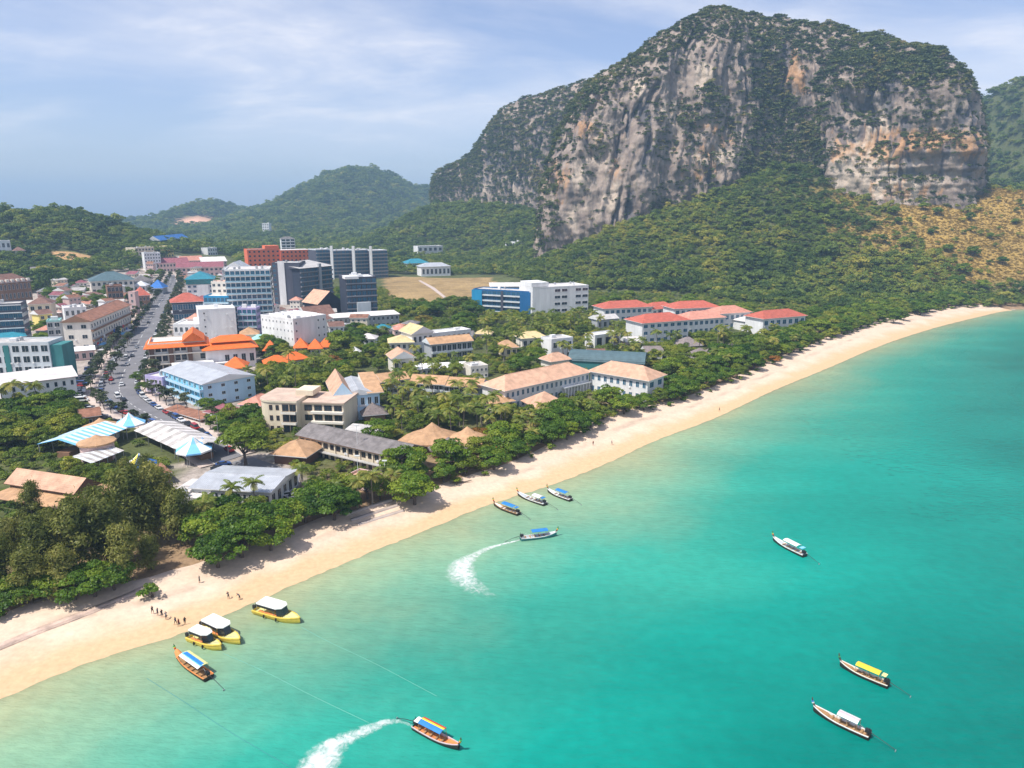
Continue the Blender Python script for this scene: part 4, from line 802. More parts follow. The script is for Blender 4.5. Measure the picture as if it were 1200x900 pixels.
for k in range(1, 6): MB().box(-.2, W + .25, -.55, -.1, h / 5 * k - .6, h / 5 * k - .05).build('floor_band', 'white_wall', r_)
bld('hall', 'low hall with curved teal metal roof below the glass office', (-12, 408), (32, 404), 398, 12, 1, 4, 'grey_wall', ('hip', 'teal_roof'), 2.2, 0.6, cat='hall')
bld('house', 'cream house with dark brown hip roof near the hill', (36, 376), (62, 375), 357, 15, 2, 3, 'cream_wall', ('hip', 'brown_tile'), 4.5, 1.0, cat='house')
bld('house', 'cream house with brown lean roof and yellow gable', (48, 384), (63, 382), 369, 9, 2, 2, 'yellow_wall', ('gx', 'brown_tile'), 2.5, 0.8, cat='house')
bld('shop', 'narrow three storey shop with pale teal roof terrace', (58, 402), (74, 401), 377, 10, 3, 2, 'grey_wall', ('flat', 'pale_teal_roof'), clutter=1, eave='pale_teal_roof', cat='shop', wf=0.75, hf=0.6)
bld('terrace_building', 'white rooftop terrace building with parasol roofs beside the rust roofs', (78, 384), (104, 382), 362, 16, 2, 4, 'white_wall', ('flat', 'pale_flat_roof'), clutter=4)
r_, W, D, h = bld('hotel', 'long brown hotel with arched dormers under the wooded hill', (-16, 366), (40, 359), 334, 16, 3, 12, 'brown_wall', ('hip', 'brown_tile'), 6.0, 1.2, wf=0.5, hf=0.62, cat='hotel', right=3)
for k in range(9): MB().box(1.5 + k * W / 9, 3.6 + k * W / 9, -0.75, 1.2, h + .5, h + 2.4).build('dormer', 'pale_cream_wall', r_)
bld('villa', 'white flat roofed villa high on the wooded hill', (-8, 302), (15, 302), 283, 14, 2, 4, 'white_wall', clutter=1, cat='villa'); bld('villa', 'brown roofed villa on the wooded hillside', (19, 304), (30, 304), 294, 10, 1, 3, 'pale_cream_wall', ('pyr', 'brown_tile'), 4, 1.5, cat='villa')
bld('house', 'low grey roofed house half hidden in the hill trees', (38, 324), (55, 324), 317, 12, 1, 4, 'grey_wall', ('gx', 'grey_tile'), 3.0, 1.0, cat='house')
bld('warehouse', 'wide slate grey hip roofed hall at the foot of the wooded hill', (108, 344), (158, 342), 330, 30, 2, 8, 'pale_cream_wall', ('hip', 'slate_tile'), 7, 1.2, cat='hall')
bld('shop', 'brown three storey shop with red balconies on the road', (128, 357), (146, 356), 336, 14, 3, 4, 'brown_wall', ('flat', 'rust_tile'), style='balc', eave='brown_wall', cat='shop')
bld('shop_tower', 'narrow beige stair tower by the roadside trees', (153, 369), (161, 369), 343, 6, 4, 1, 'pink_wall', ('flat', 'pink_wall'), clutter=0, cat='tower', wf=0.3)
bld('shop', 'roadside shop with steep red hip roof', (160, 362), (177, 361), 347, 14, 2, 4, 'brown_wall', ('hip', 'red_tile'), 6, 1.0, cat='shop')
bld('hall', 'low hall with deep blue tent roof by the road', (176, 345), (191, 345), 338, 14, 1, 3, 'grey_wall', ('pyr', 'blue_roof'), 7, 1.0, cat='hall')
bld('hall', 'dark hip roofed hall beside the blue tent roof', (158, 337), (180, 336), 330, 18, 1, 5, 'grey_wall', ('hip', 'grey_tile'), 5, 1.5, cat='hall')
bld('house', 'white pavilion roofed house above the red roofed shop', (158, 341), (171, 341), 335, 10, 1, 3, 'white_wall', ('pyr', 'white_metal_roof'), 4, 1.0, cat='house')

# --- far end of the town
bld('apartment_block', 'white slab block at the far bend of the road', (171, 318), (190, 318), 297, 16, 6, 6, 'white_wall', cat='apartment block')
bld('apartment_block', 'cream block with yellow front behind the white slab', (160, 306), (182, 306), 291, 16, 4, 6, 'cream_wall'); bld('school', 'low yellow and white building behind the road trees', (181, 301), (204, 301), 290, 14, 3, 7, 'yellow_wall', ('flat', 'white_roof'), cat='school')
bld('warehouse', 'long deep blue warehouse in the far valley', (188, 290), (221, 289), 282, 16, 2, 9, 'deep_blue_wall', ('gx', 'blue_roof'), 6, 1, cat='warehouse')
for k, (a, b_, y, t_, mm, lb) in enumerate(((184, 222, 318, 309, 'maroon_tile', 'maroon roofed shop row on the far road bend'), (208, 262, 323, 314, 'maroon_tile', 'wide dusky red roofed market hall behind the teal topped hotel'), (215, 240, 312, 306, 'pale_red_tile', 'pale red roofed shop row in front of the valley trees'), (238, 266, 313, 307, 'pale_flat_roof', 'pale grey roofed store among the far red roofs'))):
    bld('shop_row', lb, (a, y), (b_, y), t_, 26, 2, 10, 'pink_wall', ('gx', mm), 5, 1, cat='shops')
bld('store', 'grey gable ended store behind the blue glass hotel', (262, 336), (290, 336), 316, 30, 3, 4, 'grey_wall', ('gy', 'metal_roof'), 7, 0.6, cat='store')
bld('house', 'small white far house above the red roofs', (244, 299), (255, 299), 291, 12, 2, 4, 'white_wall', cat='house')
bld('hotel', 'tall white far tower on the wooded valley floor', (308, 276), (316, 276), 262, 14, 5, 3, 'white_wall', cat='tower')
bld('apartment_block', 'white tower with open top floors behind the orange block', (331, 304), (347, 304), 280, 14, 7, 3, 'white_wall', ('hip', 'grey_tile'), 3, 0.6, style='balc', cat='apartment block')
# orange block
r_, W, D, h = bld('apartment_block', 'orange red apartment block with rows of dark windows', (292, 322), (330, 321), 293, 22, 6, 7, 'orange_wall', ('flat', 'flat_roof'), wf=0.42, hf=0.42, fr='frame_brown', clutter=2)
r2 = MB().box(W + .02, W * 1.96, -2.5, 20, 0, h - 1.2, bottom=False).build('east_wing', 'orange_wall', r_); MB().box(W * .55, W * .98, 1, 18, h + .8, h + 4.2).build('roof_storey', 'orange_wall', r_); box_part(r_, 'wing_roof', 'pale_flat_roof', W + .4, W * 1.94, -2.2, 19.6, h - 1.19, h - 0.9)
windows(r_, W, h - 1.2, 6, 7, x0=W + .8, x1=W * 1.94, wf=0.42, hf=0.42, fr='frame_brown', off=2.5)
# far row of dark condominiums
for k, (a, b_, t_) in enumerate(((372, 391, 293), (391.6, 416, 294), (416.6, 436, 293.5), (436.6, 455, 294))):
    bld('condominium', ['slate condominium block with white end wall, first in the row below the hill', 'slate condominium block with white stair strip, second in the row below the hill', 'slate condominium block beside a pale lift tower, third in the row below the hill', 'dark slate condominium block at the valley end of the row below the hill'][k], (a, 326), (b_, 325), t_, 22, 8, 5, 'slate_wall', ('flat', 'pale_flat_roof'), style='balc', eave='pale_grey_wall', rail='frame_grey', gl='blue_glass', fr='frame_grey', cat='condominium', clutter=3)
for px in (391, 416.3, 436.3): 
    p = gat(px, 327); MB().box(-1.4, 1.4, -1.5, 1.5, -1, 36).build('lift_tower', 'white_wall'); o = COL.objects[-1]; o.location = (p.x, p.y - 2, p.z); tag(o, 'slender white lift tower between two slate condominium blocks', 'tower', 'lift towers of the slate condominiums')
# teal topped white hotel
r_, W, D, h = bld('hotel', 'white hotel with teal mansard roof storey by the road', (221, 360), (253, 359), 328, 24, 6, 5, 'white_wall', ('hip', 'teal_roof'), 5.5, 0.9, right=4, eave='teal_wall', gl='blue_glass', cat='hotel')
MB().box(-.02 + W * .38, W * .8, -1.2, -.02, 0, h - 4).build('stair_bay', 'white_wall', r_); MB().box(W * .0, W * 1, -1.0, -.03, h - 3.6, h - .3).build('glazed_storey', 'teal_glass', r_)
bld('shop', 'road corner shop with salmon hip roof below the teal hotel', (204, 377), (240, 375), 355, 18, 2, 6, 'slate_wall', ('hip', 'red_tile'), 5.5, 1.3, style='band', gl='blue_glass', cat='shop')
# the big blue glass hotel : three tiers
def banded(label, A, B, top, D, fl, bays, gl='blue_glass', wall='white_wall', right=5, name='hotel', **kw):
    return bld(name, label, A, B, top, D, fl, bays, wall, ('flat', 'pale_flat_roof'), style='balc', rail='rail_glass', gl=gl, fr='frame_grey', right=right, cat='hotel', **kw)
banded('blue glass hotel wing with white balcony bands, the tallest tier', (270, 393), (322, 391), 317, 24, 11, 9, clutter=5)
banded('lower blue glass hotel wing stepping down beside the tall banded tier', (243, 393), (272, 393), 348, 22, 6, 6, gl='blue_glass', wall='cyan_blue_wall')
bld('hotel', 'small hotel front with salmon, yellow and green stacked floors', (253, 390), (271, 390), 331, 10, 9, 3, 'pale_cream_wall', ('flat', 'pale_red_tile'), cat='hotel', clutter=1)
banded('pale lilac fronted hotel annexe before the blue glass tier', (281, 397), (303, 397), 362, 8, 5, 4, wall='lilac_wall')
# slate hotel to the right
r_, W, D, h = bld('hotel', 'dark slate hotel with tilted roof and white stair shaft', (322, 357), (354, 357), 309, 26, 9, 6, 'slate_wall', ('flat', 'flat_roof'), cat='hotel', gl='blue_glass', fr='frame_grey', skip=lambda i, j: j > 2)
MB().box(W * .22, W * .46, -1.0, -.02, 0, h + 2).build('stair_shaft', 'white_wall', r_); MB().box(W * .47, W * .99, -.6, -.02, 0, h - .5).build('slate_panel', 'slate_wall', r_)
r_, W, D, h = bld('hotel', 'dark glass hotel wing with upswept roof slab beside the slate hotel', (354, 358), (391, 352), 315, 26, 8, 9, 'dark_wall', ('shed', 'flat_roof'), 4, 1.5, style='balc', gl='blue_glass', fr='frame_grey', eave='slate_wall', rail='frame_grey', cat='hotel', right=5)
MB().box(W * .55, W * .62, -1.6, -.02, 0, h + 3).build('fin_wall', 'grey_wall', r_)
r_, W, D, h = bld('hotel', 'square dark glass hotel with white roof deck by the dry field', (408, 377), (443, 375), 326, 24, 7, 6, 'dark_wall', ('flat', 'white_roof'), style='balc', gl='blue_glass', fr='frame_grey', eave='slate_wall', rail='frame_grey', right=5, cat='hotel', clutter=5)
MB().box(W * .3, W * .75, -3.0, -1.5, 0, h * .45).build('entrance_block', 'pale_grey_wall', r_); MB().box(-1.0, W * .4, -2.0, D * .3, h * .98, h * 1.04).build('roof_canopy', 'white_roof', r_)
bld('temple_hall', 'steep salmon tiled gable hall with black gable end', (374, 372), (400, 369), 357, 20, 1, 3, 'dark_wall', ('gy', 'salmon_tile'), 9, 1.4, eave='dark_wall', cat='hall', style='blank')
bld('house', 'broad brown roofed house behind the white block', (362, 386), (392, 383), 372, 18, 1, 5, 'grey_wall', ('gx', 'brown_tile'), 6, 1.2, cat='house')
bld('shop_row', 'long grey flat roofed shop row beside the round trees', (392, 387), (468, 382), 373, 14, 2, 14, 'grey_wall', ('shed', 'pale_flat_roof'), 1.0, 0.8, cat='shops')
bld('house', 'white flat annexe at the end of the grey shop row', (398, 395), (418, 393), 384, 10, 1, 4, 'white_wall', cat='house')
# white block with roof railing
r_, W, D, h = bld('hotel', 'plain white hotel block with railed roof terrace and tiny windows', (346, 411), (384, 404), 375, 30, 4, 6, 'white_wall', ('flat', 'pale_flat_roof'), left=9, wf=0.25, hf=0.3, skip=lambda i, j: 1 <= j <= 3, cat='hotel', clutter=4)
for k in range(5): MB().box(3 + k * W / 5.5, 3.25 + k * W / 5.5, 4, D - 4, h + .1, h + 1.6).build('rail_frame', 'frame_white', r_)
# big blank white block
r_, W, D, h = bld('hotel', 'large blank white block with a single strip of windows', (236, 402), (279, 399), 364, 22, 5, 10, 'white_wall', ('flat', 'white_roof'), wf=0.45, hf=0.3, skip=lambda i, j: j != 1, cat='hotel', clutter=1)
bld('annexe', 'low white annexe beside the large blank white block', (205, 402), (236, 402), 381, 18, 2, 5, 'white_wall', ('flat', 'white_roof'), cat='annexe', clutter=2)
bld('shop', 'small shop with salmon hip roof below the blank white block', (222, 396), (236, 396), 374, 14, 2, 3, 'pink_wall', ('hip', 'pale_red_tile'), 3, 0.8, cat='shop')
bld('shop', 'small shop with orange tiled roof under the lilac annexe', (283, 404), (303, 403), 393, 12, 1, 3, 'cream_wall', ('hip', 'tan_tile'), 3.5, 1, cat='shop')
# orange eaved hotel
r_, W, D, h = bld('hotel', 'cream three storey hotel with bright orange eaves and white flat roof', (177, 437), (243, 432), 405, 20, 3, 9, 'pale_cream_wall', ('flat', 'white_roof'), right=3, wf=0.78, hf=0.55, fr='frame_brown', skip=lambda i, j: j in (6, 7), cat='hotel', clutter=0)
e_ = MB(); o2 = 2.0
for q in (((-o2, -o2, h - 1.4), (W + o2, -o2, h - 1.4), (W - 1, 1.5, h + 1.4), (1, 1.5, h + 1.4)), ((W + o2, -o2, h - 1.4), (W + o2, D + o2, h - 1.4), (W - 1, D - 1.5, h + 1.4), (W - 1, 1.5, h + 1.4)), ((-o2, D + o2, h - 1.4), (-o2, -o2, h - 1.4), (1, 1.5, h + 1.4), (1, D - 1.5, h + 1.4))):
    e_.add(list(q) + [(x, y, z - .25) for x, y, z in q], [(0, 1, 2, 3), (5, 4, 7, 6), (4, 5, 1, 0), (5, 6, 2, 1), (7, 4, 0, 3)])
e_.build('tiled_eave', 'orange_tile', r_); roof_mesh('gy', W * .62, W * .98, -1.0, D - 1, h + 1.0, 4, 0.6).build('gable_roof', ['orange_tile', 'orange_tile'], r_)
for k in (0, 3, 6): MB().box(W * k / 9 + .4, W * (k + 1) / 9 - .4, -1.5, -.1, 0.02, h - 1.8).build('balcony_bay', 'frame_brown', r_)
for i in range(1, 3): box_part(r_, 'floor_band', 'pale_cream_wall', -.1, W + .1, -1.7, -.1, h / 3 * i - .3, h / 3 * i + .15)
r_, W, D, h = bld('hall', 'white entrance hall with orange tiled double roof beside the cream hotel', (243, 434), (301, 429), 411, 16, 1, 6, 'white_wall', ('hip', 'orange_tile'), 4.0, 1.6, eave='orange_tile', cat='hall', hf=0.4, skip=lambda i, j: j < 2)
roof_mesh('hip', W * .15, W * .95, 3, D - 3, h + 3.0, 2.6, 0.6).build('upper_roof', ['orange_tile', 'orange_tile'], r_); MB().box(1, W * .45, -3.5, -.1, h * .35, h * .42).build('canopy', 'white_roof', r_)
bld('pavilion', 'orange tiled pyramid roof pavilion before the entrance hall', (266, 443), (286, 442), 432, 10, 1, 2, 'pale_cream_wall', ('pyr', 'orange_tile'), 4.5, 1.8, eave='orange_tile', cat='pavilion'); bld('canopy', 'white flat roofed canopy beside the cream hotel', (205, 441), (250, 437), 430, 6, 1, 4, 'white_wall', ('shed', 'white_roof'), 0.5, 0.8, cat='canopy')
for k, (a, y, lb) in enumerate(((311, 417, 'steep orange pavilion roof among trees nearest the entrance hall'), (347, 414, 'orange pavilion roof with yellow gable under the white block'), (364, 415, 'small orange pavilion roof left of the autumn tinted trees'), (377, 413, 'small orange pavilion roof beside the dark round tree'))):
    bld('pavilion', lb, (a, y), (a + 12, y - .5), y - 6, 7, 1, 2, 'pale_cream_wall', ('pyr', 'orange_tile'), 5.0, 1.4, eave='orange_tile', cat='pavilion')
bld('pavilion', 'wide low orange tiled hall roof among trees, hip ended', (313, 434), (338, 432), 427, 9, 1, 4, 'pale_cream_wall', ('hip', 'orange_tile'), 3.2, 1.5, eave='orange_tile', cat='pavilion'); bld('pavilion', 'orange tiled hall roof joining the wide low one', (338, 430), (360, 427), 423, 9, 1, 4, 'pale_cream_wall', ('hip', 'orange_tile'), 3.4, 1.5, eave='orange_tile', cat='pavilion')
# light blue block
r_, W, D, h = bld('apartment_block', 'light blue three storey block with grey metal roof and balcony rows', (193, 458), (240, 477), 434, 22, 3, 8, 'sky_blue_wall', ('gx', 'metal_roof'), 2.4, 0.6, wf=0.5, hf=0.5, eave='white_roof', cat='apartment block', gl='teal_glass')
balconies(r_, W, h, 3, m_='sky_blue_wall', rail='pale_blue_wall', dep=1.4); windows(r_, W, h, 3, 4, 'right', D, off=.085, wf=.3, hf=.4); MB().box(W + .03, W + .08, 0.02, D - .02, 0.0, h - .02).build('gable_wall', 'pale_blue_wall', r_)
for k in range(9): box_part(r_, 'post', 'pale_blue_wall', k * (W - .3) / 8, k * (W - .3) / 8 + .3, -1.35, -1.15, 0, h)
bld('annexe', 'lilac and white low shopfront beside the light blue block', (172, 459), (192, 462), 441, 10, 2, 4, 'lilac_wall', ('flat', 'pale_flat_roof'), cat='shop'); bld('shop_row', 'red and brown tented shopfronts below the light blue block', (196, 484), (236, 496), 480, 4, 1, 8, 'brown_wall', ('shed', 'rust_tile'), 0.8, 0.8, cat='shops')
bld('house', 'maroon roofed kiosk house at the corner of the light blue block', (242, 492), (262, 496), 483, 9, 1, 3, 'brown_wall', ('hip', 'maroon_tile'), 2.5, 0.8, cat='house'); bld('house', 'pink roofed low house right of the light blue block', (282, 486), (306, 488), 474, 12, 1, 4, 'pink_wall', ('hip', 'pale_red_tile'), 2.6, 0.8, cat='house')
bld('shed', 'small green awning shed behind the light blue block', (258, 450), (282, 449), 444, 8, 1, 4, 'teal_wall', ('shed', 'teal_wall'), 0.6, 0.5, cat='shed')

# --- tan round-ended hotel
pa, W, rz, base, h = frame_of((308, 505), (376, 509), 471); W2 = W
root = tag(empty('hotel', (pa.x, pa.y, base), rz), 'sandy yellow three storey hotel with rounded end and dark balconies', 'hotel'); foot(pa, rz, W * 1.35, 22)
arc = [(4 - 6 * math.cos(a), 6 - 6 * math.sin(a) + 0.0) for a in np.linspace(0, math.pi / 2, 7)]; poly = [(-2, 18)] + arc + [(W * .62, 0), (W * .62, 18)]
MB().prism(poly[::-1][::-1], 0, h).build('wall', 'cream_wall', root); MB().prism([(x * 1.02 - .2, y * 1.03 - .3) for x, y in poly], h, h + .7, 0, 1).build('roof', ['cream_wall', 'sand_roof'], root)
MB().box(W * .62 + .02, W * 1.35, 3.5, 18, 0, h - .8).build('east_wing', 'cream_wall', root); box_part(root, 'wing_roof', 'sand_roof', W * .62 + .8, W * 1.35 + .5, 3.0, 18.5, h - .79, h - .3); MB().box(W * .45, W * .75, 8, 16, h + .7, h + 2.6).build('stair_head', 'cream_wall', root)
windows(root, W, h, 3, 2, x0=2.5, x1=W * .34, fr='frame_brown', wf=0.5, hf=0.5); windows(root, W, h, 3, 2, x0=W * .36, x1=W * .61, fr='frame_brown', wf=0.9, hf=0.66); balconies(root, W, h, 3, m_='pale_cream_wall', x0=W * .36, x1=W * .61, first=1, rh=0.7)
windows(root, W, h - .8, 3, 4, x0=W * .66, x1=W * 1.34, fr='frame_brown', wf=0.8, hf=0.62, off=-3.5); 
for i in (1, 2): box_part(root, 'balcony', 'pale_cream_wall', W * .8, W * 1.35, 2.2, 3.48, (h - .8) / 3 * i, (h - .8) / 3 * i + .8)
# --- blue and white gabled hotel
r_, W, D, h = bld('hotel', 'pale blue hotel wing with steep salmon gable roofs and grey metal valley', (398, 494), (446, 490), 465, 24, 2, 6, 'pale_blue_wall', ('gy', 'metal_roof'), 2.0, 0.3, cat='hotel', hf=0.55)
roof_mesh('gy', -2.0, W * .34, -1.5, D, h + .3, 5.2, 0.5).build('west_gable', ['salmon_tile', 'pale_blue_wall'], r_); roof_mesh('shed', W * .72, W + 1, -1.0, D, h + .6, 2.5, 0.5).build('east_roof', ['tan_tile', 'pale_cream_wall'], r_); balconies(r_, W, h, 2, m_='white_wall', x1=W * .4, dep=1.6, first=1)
bld('house', 'dark thatched open restaurant below the blue gabled hotel', (428, 497), (452, 495), 487, 9, 1, 4, 'brown_wall', ('hip', 'grey_thatch'), 3, 1.2, cat='restaurant', style='blank')
# --- crescent of tan roofed wings
for k, (A, B, t_, lb) in enumerate((((418, 470), (448, 463), 455, 'tan roofed hotel wing with balconies, at the gabled end of the crescent'), ((449, 463), (478, 459), 448, 'tan roofed hotel wing with balconies, next to the crescent stair gap'), ((482, 463), (520, 466), 449, 'tan roofed two storey wing in the middle of the hotel crescent'), ((521, 466), (562, 470), 452, 'tan roofed two storey wing at the open end of the hotel crescent'))):
    bld('hotel_wing', lb, A, B, t_, 10, 2, 7, 'grey_wall', ('gx', 'tan_tile'), 2.6, 1.0, style='balc', eave='pale_grey_wall', rail='pale_grey_wall', cat='hotel')
bld('shop_row', 'long low white roofed row behind the hotel crescent', (488, 440), (548, 437), 433, 9, 1, 10, 'white_wall', ('shed', 'white_roof'), 0.6, 0.8, cat='shops'); bld('house', 'pale stone house with flat roof at the end of the white row', (552, 444), (572, 442), 431, 10, 2, 4, 'pale_cream_wall', cat='house')
# --- brown long roofed two storey wing
r_, W, D, h = bld('hotel_wing', 'long two storey wing with dark grey tiled gable roof and cream walls', (352, 528), (470, 560), 510, 11, 2, 16, 'cream_wall', ('gx', 'grey_tile'), 2.6, 1.0, right=2, wf=0.62, hf=0.55, fr='frame_brown', eave='frame_brown', cat='hotel')
for k in range(0, 17, 2): box_part(r_, 'pier', 'cream_wall', k * (W - .5) / 16, k * (W - .5) / 16 + .5, -.35, -.1, 0, h)
box_part(r_, 'walkway', 'concrete', 0, W, -1.8, -.4, h * .46, h * .5)
bld('restaurant', 'open restaurant under an orange hipped tile roof', (322, 543), (358, 547), 532, 11, 1, 3, 'frame_brown', ('hip', 'tan_tile'), 3.2, 1.4, style='blank', cat='restaurant'); bld('hall', 'low grey roof tucked behind the long dark roofed wing', (400, 516), (440, 521), 509, 9, 1, 5, 'grey_wall', ('shed', 'flat_roof'), 1.0, 0.6, cat='hall')
bld('hall', 'low brown brick terrace building in front of the long wing', (404, 570), (432, 577), 560, 7, 1, 4, 'pink_wall', ('flat', 'salmon_tile'), clutter=0, cat='hall')
# --- grey roofed block near the beach
r_, W, D, h = bld('seafront_block', 'grey metal roofed seafront block with white gridded front', (226, 590), (318, 597), 572, 17, 1, 14, 'pale_grey_wall', ('gx', 'metal_roof'), 1.2, 0.6, right=5, hf=0.6, wf=0.6, cat='building')
MB().box(-W * .2, -.05, -3, 8, 0, h * .8).build('side_room', 'white_wall', r_); MB().box(-W * .22, -.02, -3.5, 8.5, h * .8, h * .86).build('side_roof', 'pale_flat_roof', r_)
bld('shed', 'small flat pale grey roof in front of the seafront block', (198, 598), (238, 601), 585, 8, 1, 4, 'concrete', ('flat', 'pale_flat_roof'), clutter=1, cat='shed')

# --- the market with striped roofs
pa, W, rz, base, h = frame_of((110, 562), (168, 540), 540)
def striped(label, A, B, top, D, h, n=16, m1='white_metal_roof', m2='light_blue_cloth', rh=2.0):
    pa, W, rz, base, _ = frame_of(A, B, top); root = tag(empty('market_hall', (pa.x, pa.y, base), rz), label, 'market hall'); foot(pa, rz, W, D)
    for k in range(n):
        x0, x1 = W * k / n, W * (k + 1) / n; z = h + (0.02 if k % 2 else 0)
        q = MB(); 
        for (ya, za, yb, zb_) in ((-.5, z, D / 2, z + rh), (D / 2, z + rh, D + .5, z)): q.add([(x0, ya, za), (x1, ya, za), (x1, yb, zb_), (x0, yb, zb_), (x0, ya, za - .12), (x1, ya, za - .12), (x1, yb, zb_ - .12), (x0, yb, zb_ - .12)], [(0, 1, 2, 3), (5, 4, 7, 6), (4, 5, 1, 0), (6, 7, 3, 2), (5, 6, 2, 1), (7, 4, 0, 3)])
        q.build('roof_sheet', m1 if k % 2 else m2, root)
    for k in range(5):
        for y in (0.1, D - .1): box_part(root, 'post', 'steel', W * k / 4 - .1, W * k / 4 + .1, y - .1, y + .1, 0, h)
    box_part(root, 'stall_block', 'brown_wall', 1, W - 1, D * .35, D * .65, 0, 2.4); return root, W, D
striped('market hall with blue and white striped sheet roof', (96, 540), (150, 516), 520, 15, 5.0, 18)
striped('market hall with weathered silver sheet roof beside the striped one', (160, 515), (222, 546), 500, 13, 4.5, 14, 'weathered_metal', 'pale_flat_roof')
striped('low market hall with pale silver roof below the orange cone roofs', (108, 556), (146, 540), 536, 10, 4.0, 10, 'weathered_metal', 'white_metal_roof', 1.2)
def tent(label, px, py, r, hw, mats, hh=3.4, n=8, cat='tent', name='market_tent', drum=None):
    p = gat(px, py); root = tag(empty(name, (p.x, p.y, p.z)), label, cat); foot(Vector((p.x - r * .8, p.y - r * .8, 0)), 0, r * 1.6, r * 1.6, .5)
    b_ = MB()
    for k in range(n):
        a0, a1 = 2 * math.pi * k / n, 2 * math.pi * (k + 1) / n
        b_.add([(r * math.cos(a0), r * math.sin(a0), hh), (r * math.cos(a1), r * math.sin(a1), hh), (.35 * r * math.cos(a1), .35 * r * math.sin(a1), hh + hw * .5), (.35 * r * math.cos(a0), .35 * r * math.sin(a0), hh + hw * .5), (0, 0, hh + hw), (r * math.cos(a0), r * math.sin(a0), hh - .5), (r * math.cos(a1), r * math.sin(a1), hh - .5)], [(0, 1, 2, 3), (3, 2, 4), (5, 6, 1, 0)], k % len(mats))
    b_.build('canopy', mats, root)
    if drum: MB().lathe([(r * .85, 0), (r * .85, hh)], n).build('drum_wall', drum, root)
    else:
        for k in range(0, n, 2): a0 = 2 * math.pi * k / n; box_part(root, 'post', 'steel', r * .95 * math.cos(a0) - .08, r * .95 * math.cos(a0) + .08, r * .95 * math.sin(a0) - .08, r * .95 * math.sin(a0) + .08, 0, hh)
    return root
tent('orange tiled cone roof kiosk at the top of the striped market', 120, 514, 6.2, 3.0, ['tan_tile'], 4.5, 12, 'kiosk', 'market_kiosk', 'pale_cream_wall'); tent('orange tiled cone roof kiosk standing in the striped roofs', 116, 538, 5.6, 2.2, ['tan_tile'], 6.0, 12, 'kiosk', 'market_kiosk', 'pink_wall')
tent('blue and white market tent by the road corner', 154, 510, 5.2, 3.8, ['light_blue_cloth', 'white_cloth'], 4.5); tent('blue and white market tent at the parking end of the silver roof', 229, 541, 5.6, 4.2, ['light_blue_cloth', 'white_cloth'], 4.2)
tent('blue and yellow market tent among the near casuarina tops', 166, 558, 4.8, 3.6, ['blue_roof', 'white_cloth', 'yellow_cloth'], 3.8); tent('small blue market tent beside the end tent', 239, 533, 3.2, 2.4, ['blue_roof', 'light_blue_cloth'], 3.6)
bld('shed', 'rusty red low roof between market and seafront block', (176, 572), (200, 566), 560, 7, 1, 3, 'brown_wall', ('shed', 'rust_tile'), 0.8, 0.6, cat='shed'); bld('house', 'rust roofed low house at the road bend', (96, 500), (118, 497), 490, 9, 1, 3, 'brown_wall', ('gx', 'rust_tile'), 2, 0.7, cat='house')
# --- conical tan roofs of the beach restaurant
for k, (px, py, r, hw, hh, mm, lb) in enumerate(((507, 523, 9.5, 5.2, 3.4, 'tan_tile', 'peaked tan tiled roof of the round beach restaurant'), (548, 526, 8.0, 4.4, 3.6, 'tan_tile', 'smaller peaked tan roof joined to the beach restaurant'), (526, 533, 7.0, 3.2, 3.0, 'grey_thatch', 'grey thatched round bar in front of the peaked tan roofs'))):
    tent(lb, px, py, r, hw, [mm], hh, 10, 'restaurant', 'round_restaurant', 'frame_brown')
bld('restaurant', 'low tan shingle roof spreading left of the peaked restaurant', (466, 528), (500, 532), 520, 9, 1, 4, 'frame_brown', ('hip', 'tan_tile'), 3.0, 1.2, style='blank', cat='restaurant')
tent('small bright orange beach bar parasol roof', 586, 534, 3.6, 1.6, ['orange_tile', 'yellow_cloth'], 2.4, 8, 'beach bar', 'beach_bar')
# --- long white hotel with salmon roof, two wings meeting at an angle
r_, W, D, h = bld('hotel_wing', 'long white two storey hotel wing with salmon roof and arcade', (592, 482), (690, 458), 458, 14, 2, 18, 'white_wall', ('hip', 'salmon_tile'), 4.2, 1.2, wf=0.5, hf=0.5, gl='blue_glass', cat='hotel', skip=lambda i, j: i == 0 and j > 11)
for k in range(9): box_part(r_, 'column', 'white_wall', W * .66 + k * W * .038, W * .66 + k * W * .038 + .5, -1.6, -1.1, 0, h * .5)
box_part(r_, 'arcade_roof', 'white_wall', W * .65, W * .99, -1.8, -.05, h * .5, h * .56)
bld('hotel_wing', 'white hotel wing with salmon roof ending at the dense trees', (691, 458), (758, 472), 435, 14, 2, 9, 'white_wall', ('hip', 'salmon_tile'), 4.2, 1.2, wf=0.5, hf=0.5, gl='blue_glass', cat='hotel', right=2)
bld('bar', 'salmon pyramid tent roof before the hotel arcade', (632, 492), (660, 488), 478, 11, 1, 3, 'pale_cream_wall', ('pyr', 'salmon_tile'), 4.6, 1.6, eave='salmon_tile', style='blank', cat='pavilion'); bld('bar', 'low tan roof at the near end of the salmon hotel', (576, 486), (600, 482), 474, 9, 1, 3, 'pale_cream_wall', ('hip', 'tan_tile'), 3, 1.2, style='blank', cat='pavilion')
bld('house', 'small white cube house behind the salmon roofed hotel', (646, 424), (671, 421), 399, 10, 2, 3, 'white_wall', clutter=1, cat='house'); bld('house', 'small tan roofed house hidden among palms', (586, 418), (606, 417), 408, 9, 1, 3, 'cream_wall', ('hip', 'tan_tile'), 3.4, 1.2, cat='house')
bld('house', 'low salmon roof at the foot of the white cube house', (646, 436), (668, 433), 424, 9, 1, 3, 'pale_cream_wall', ('hip', 'salmon_tile'), 3.2, 1.2, cat='house'); bld('house', 'low white house with brown doors beside the curved dark roof', (697, 408), (727, 404), 394, 9, 1, 3, 'white_wall', ('flat', 'white_roof'), clutter=0, fr='frame_brown', cat='house', hf=0.6)
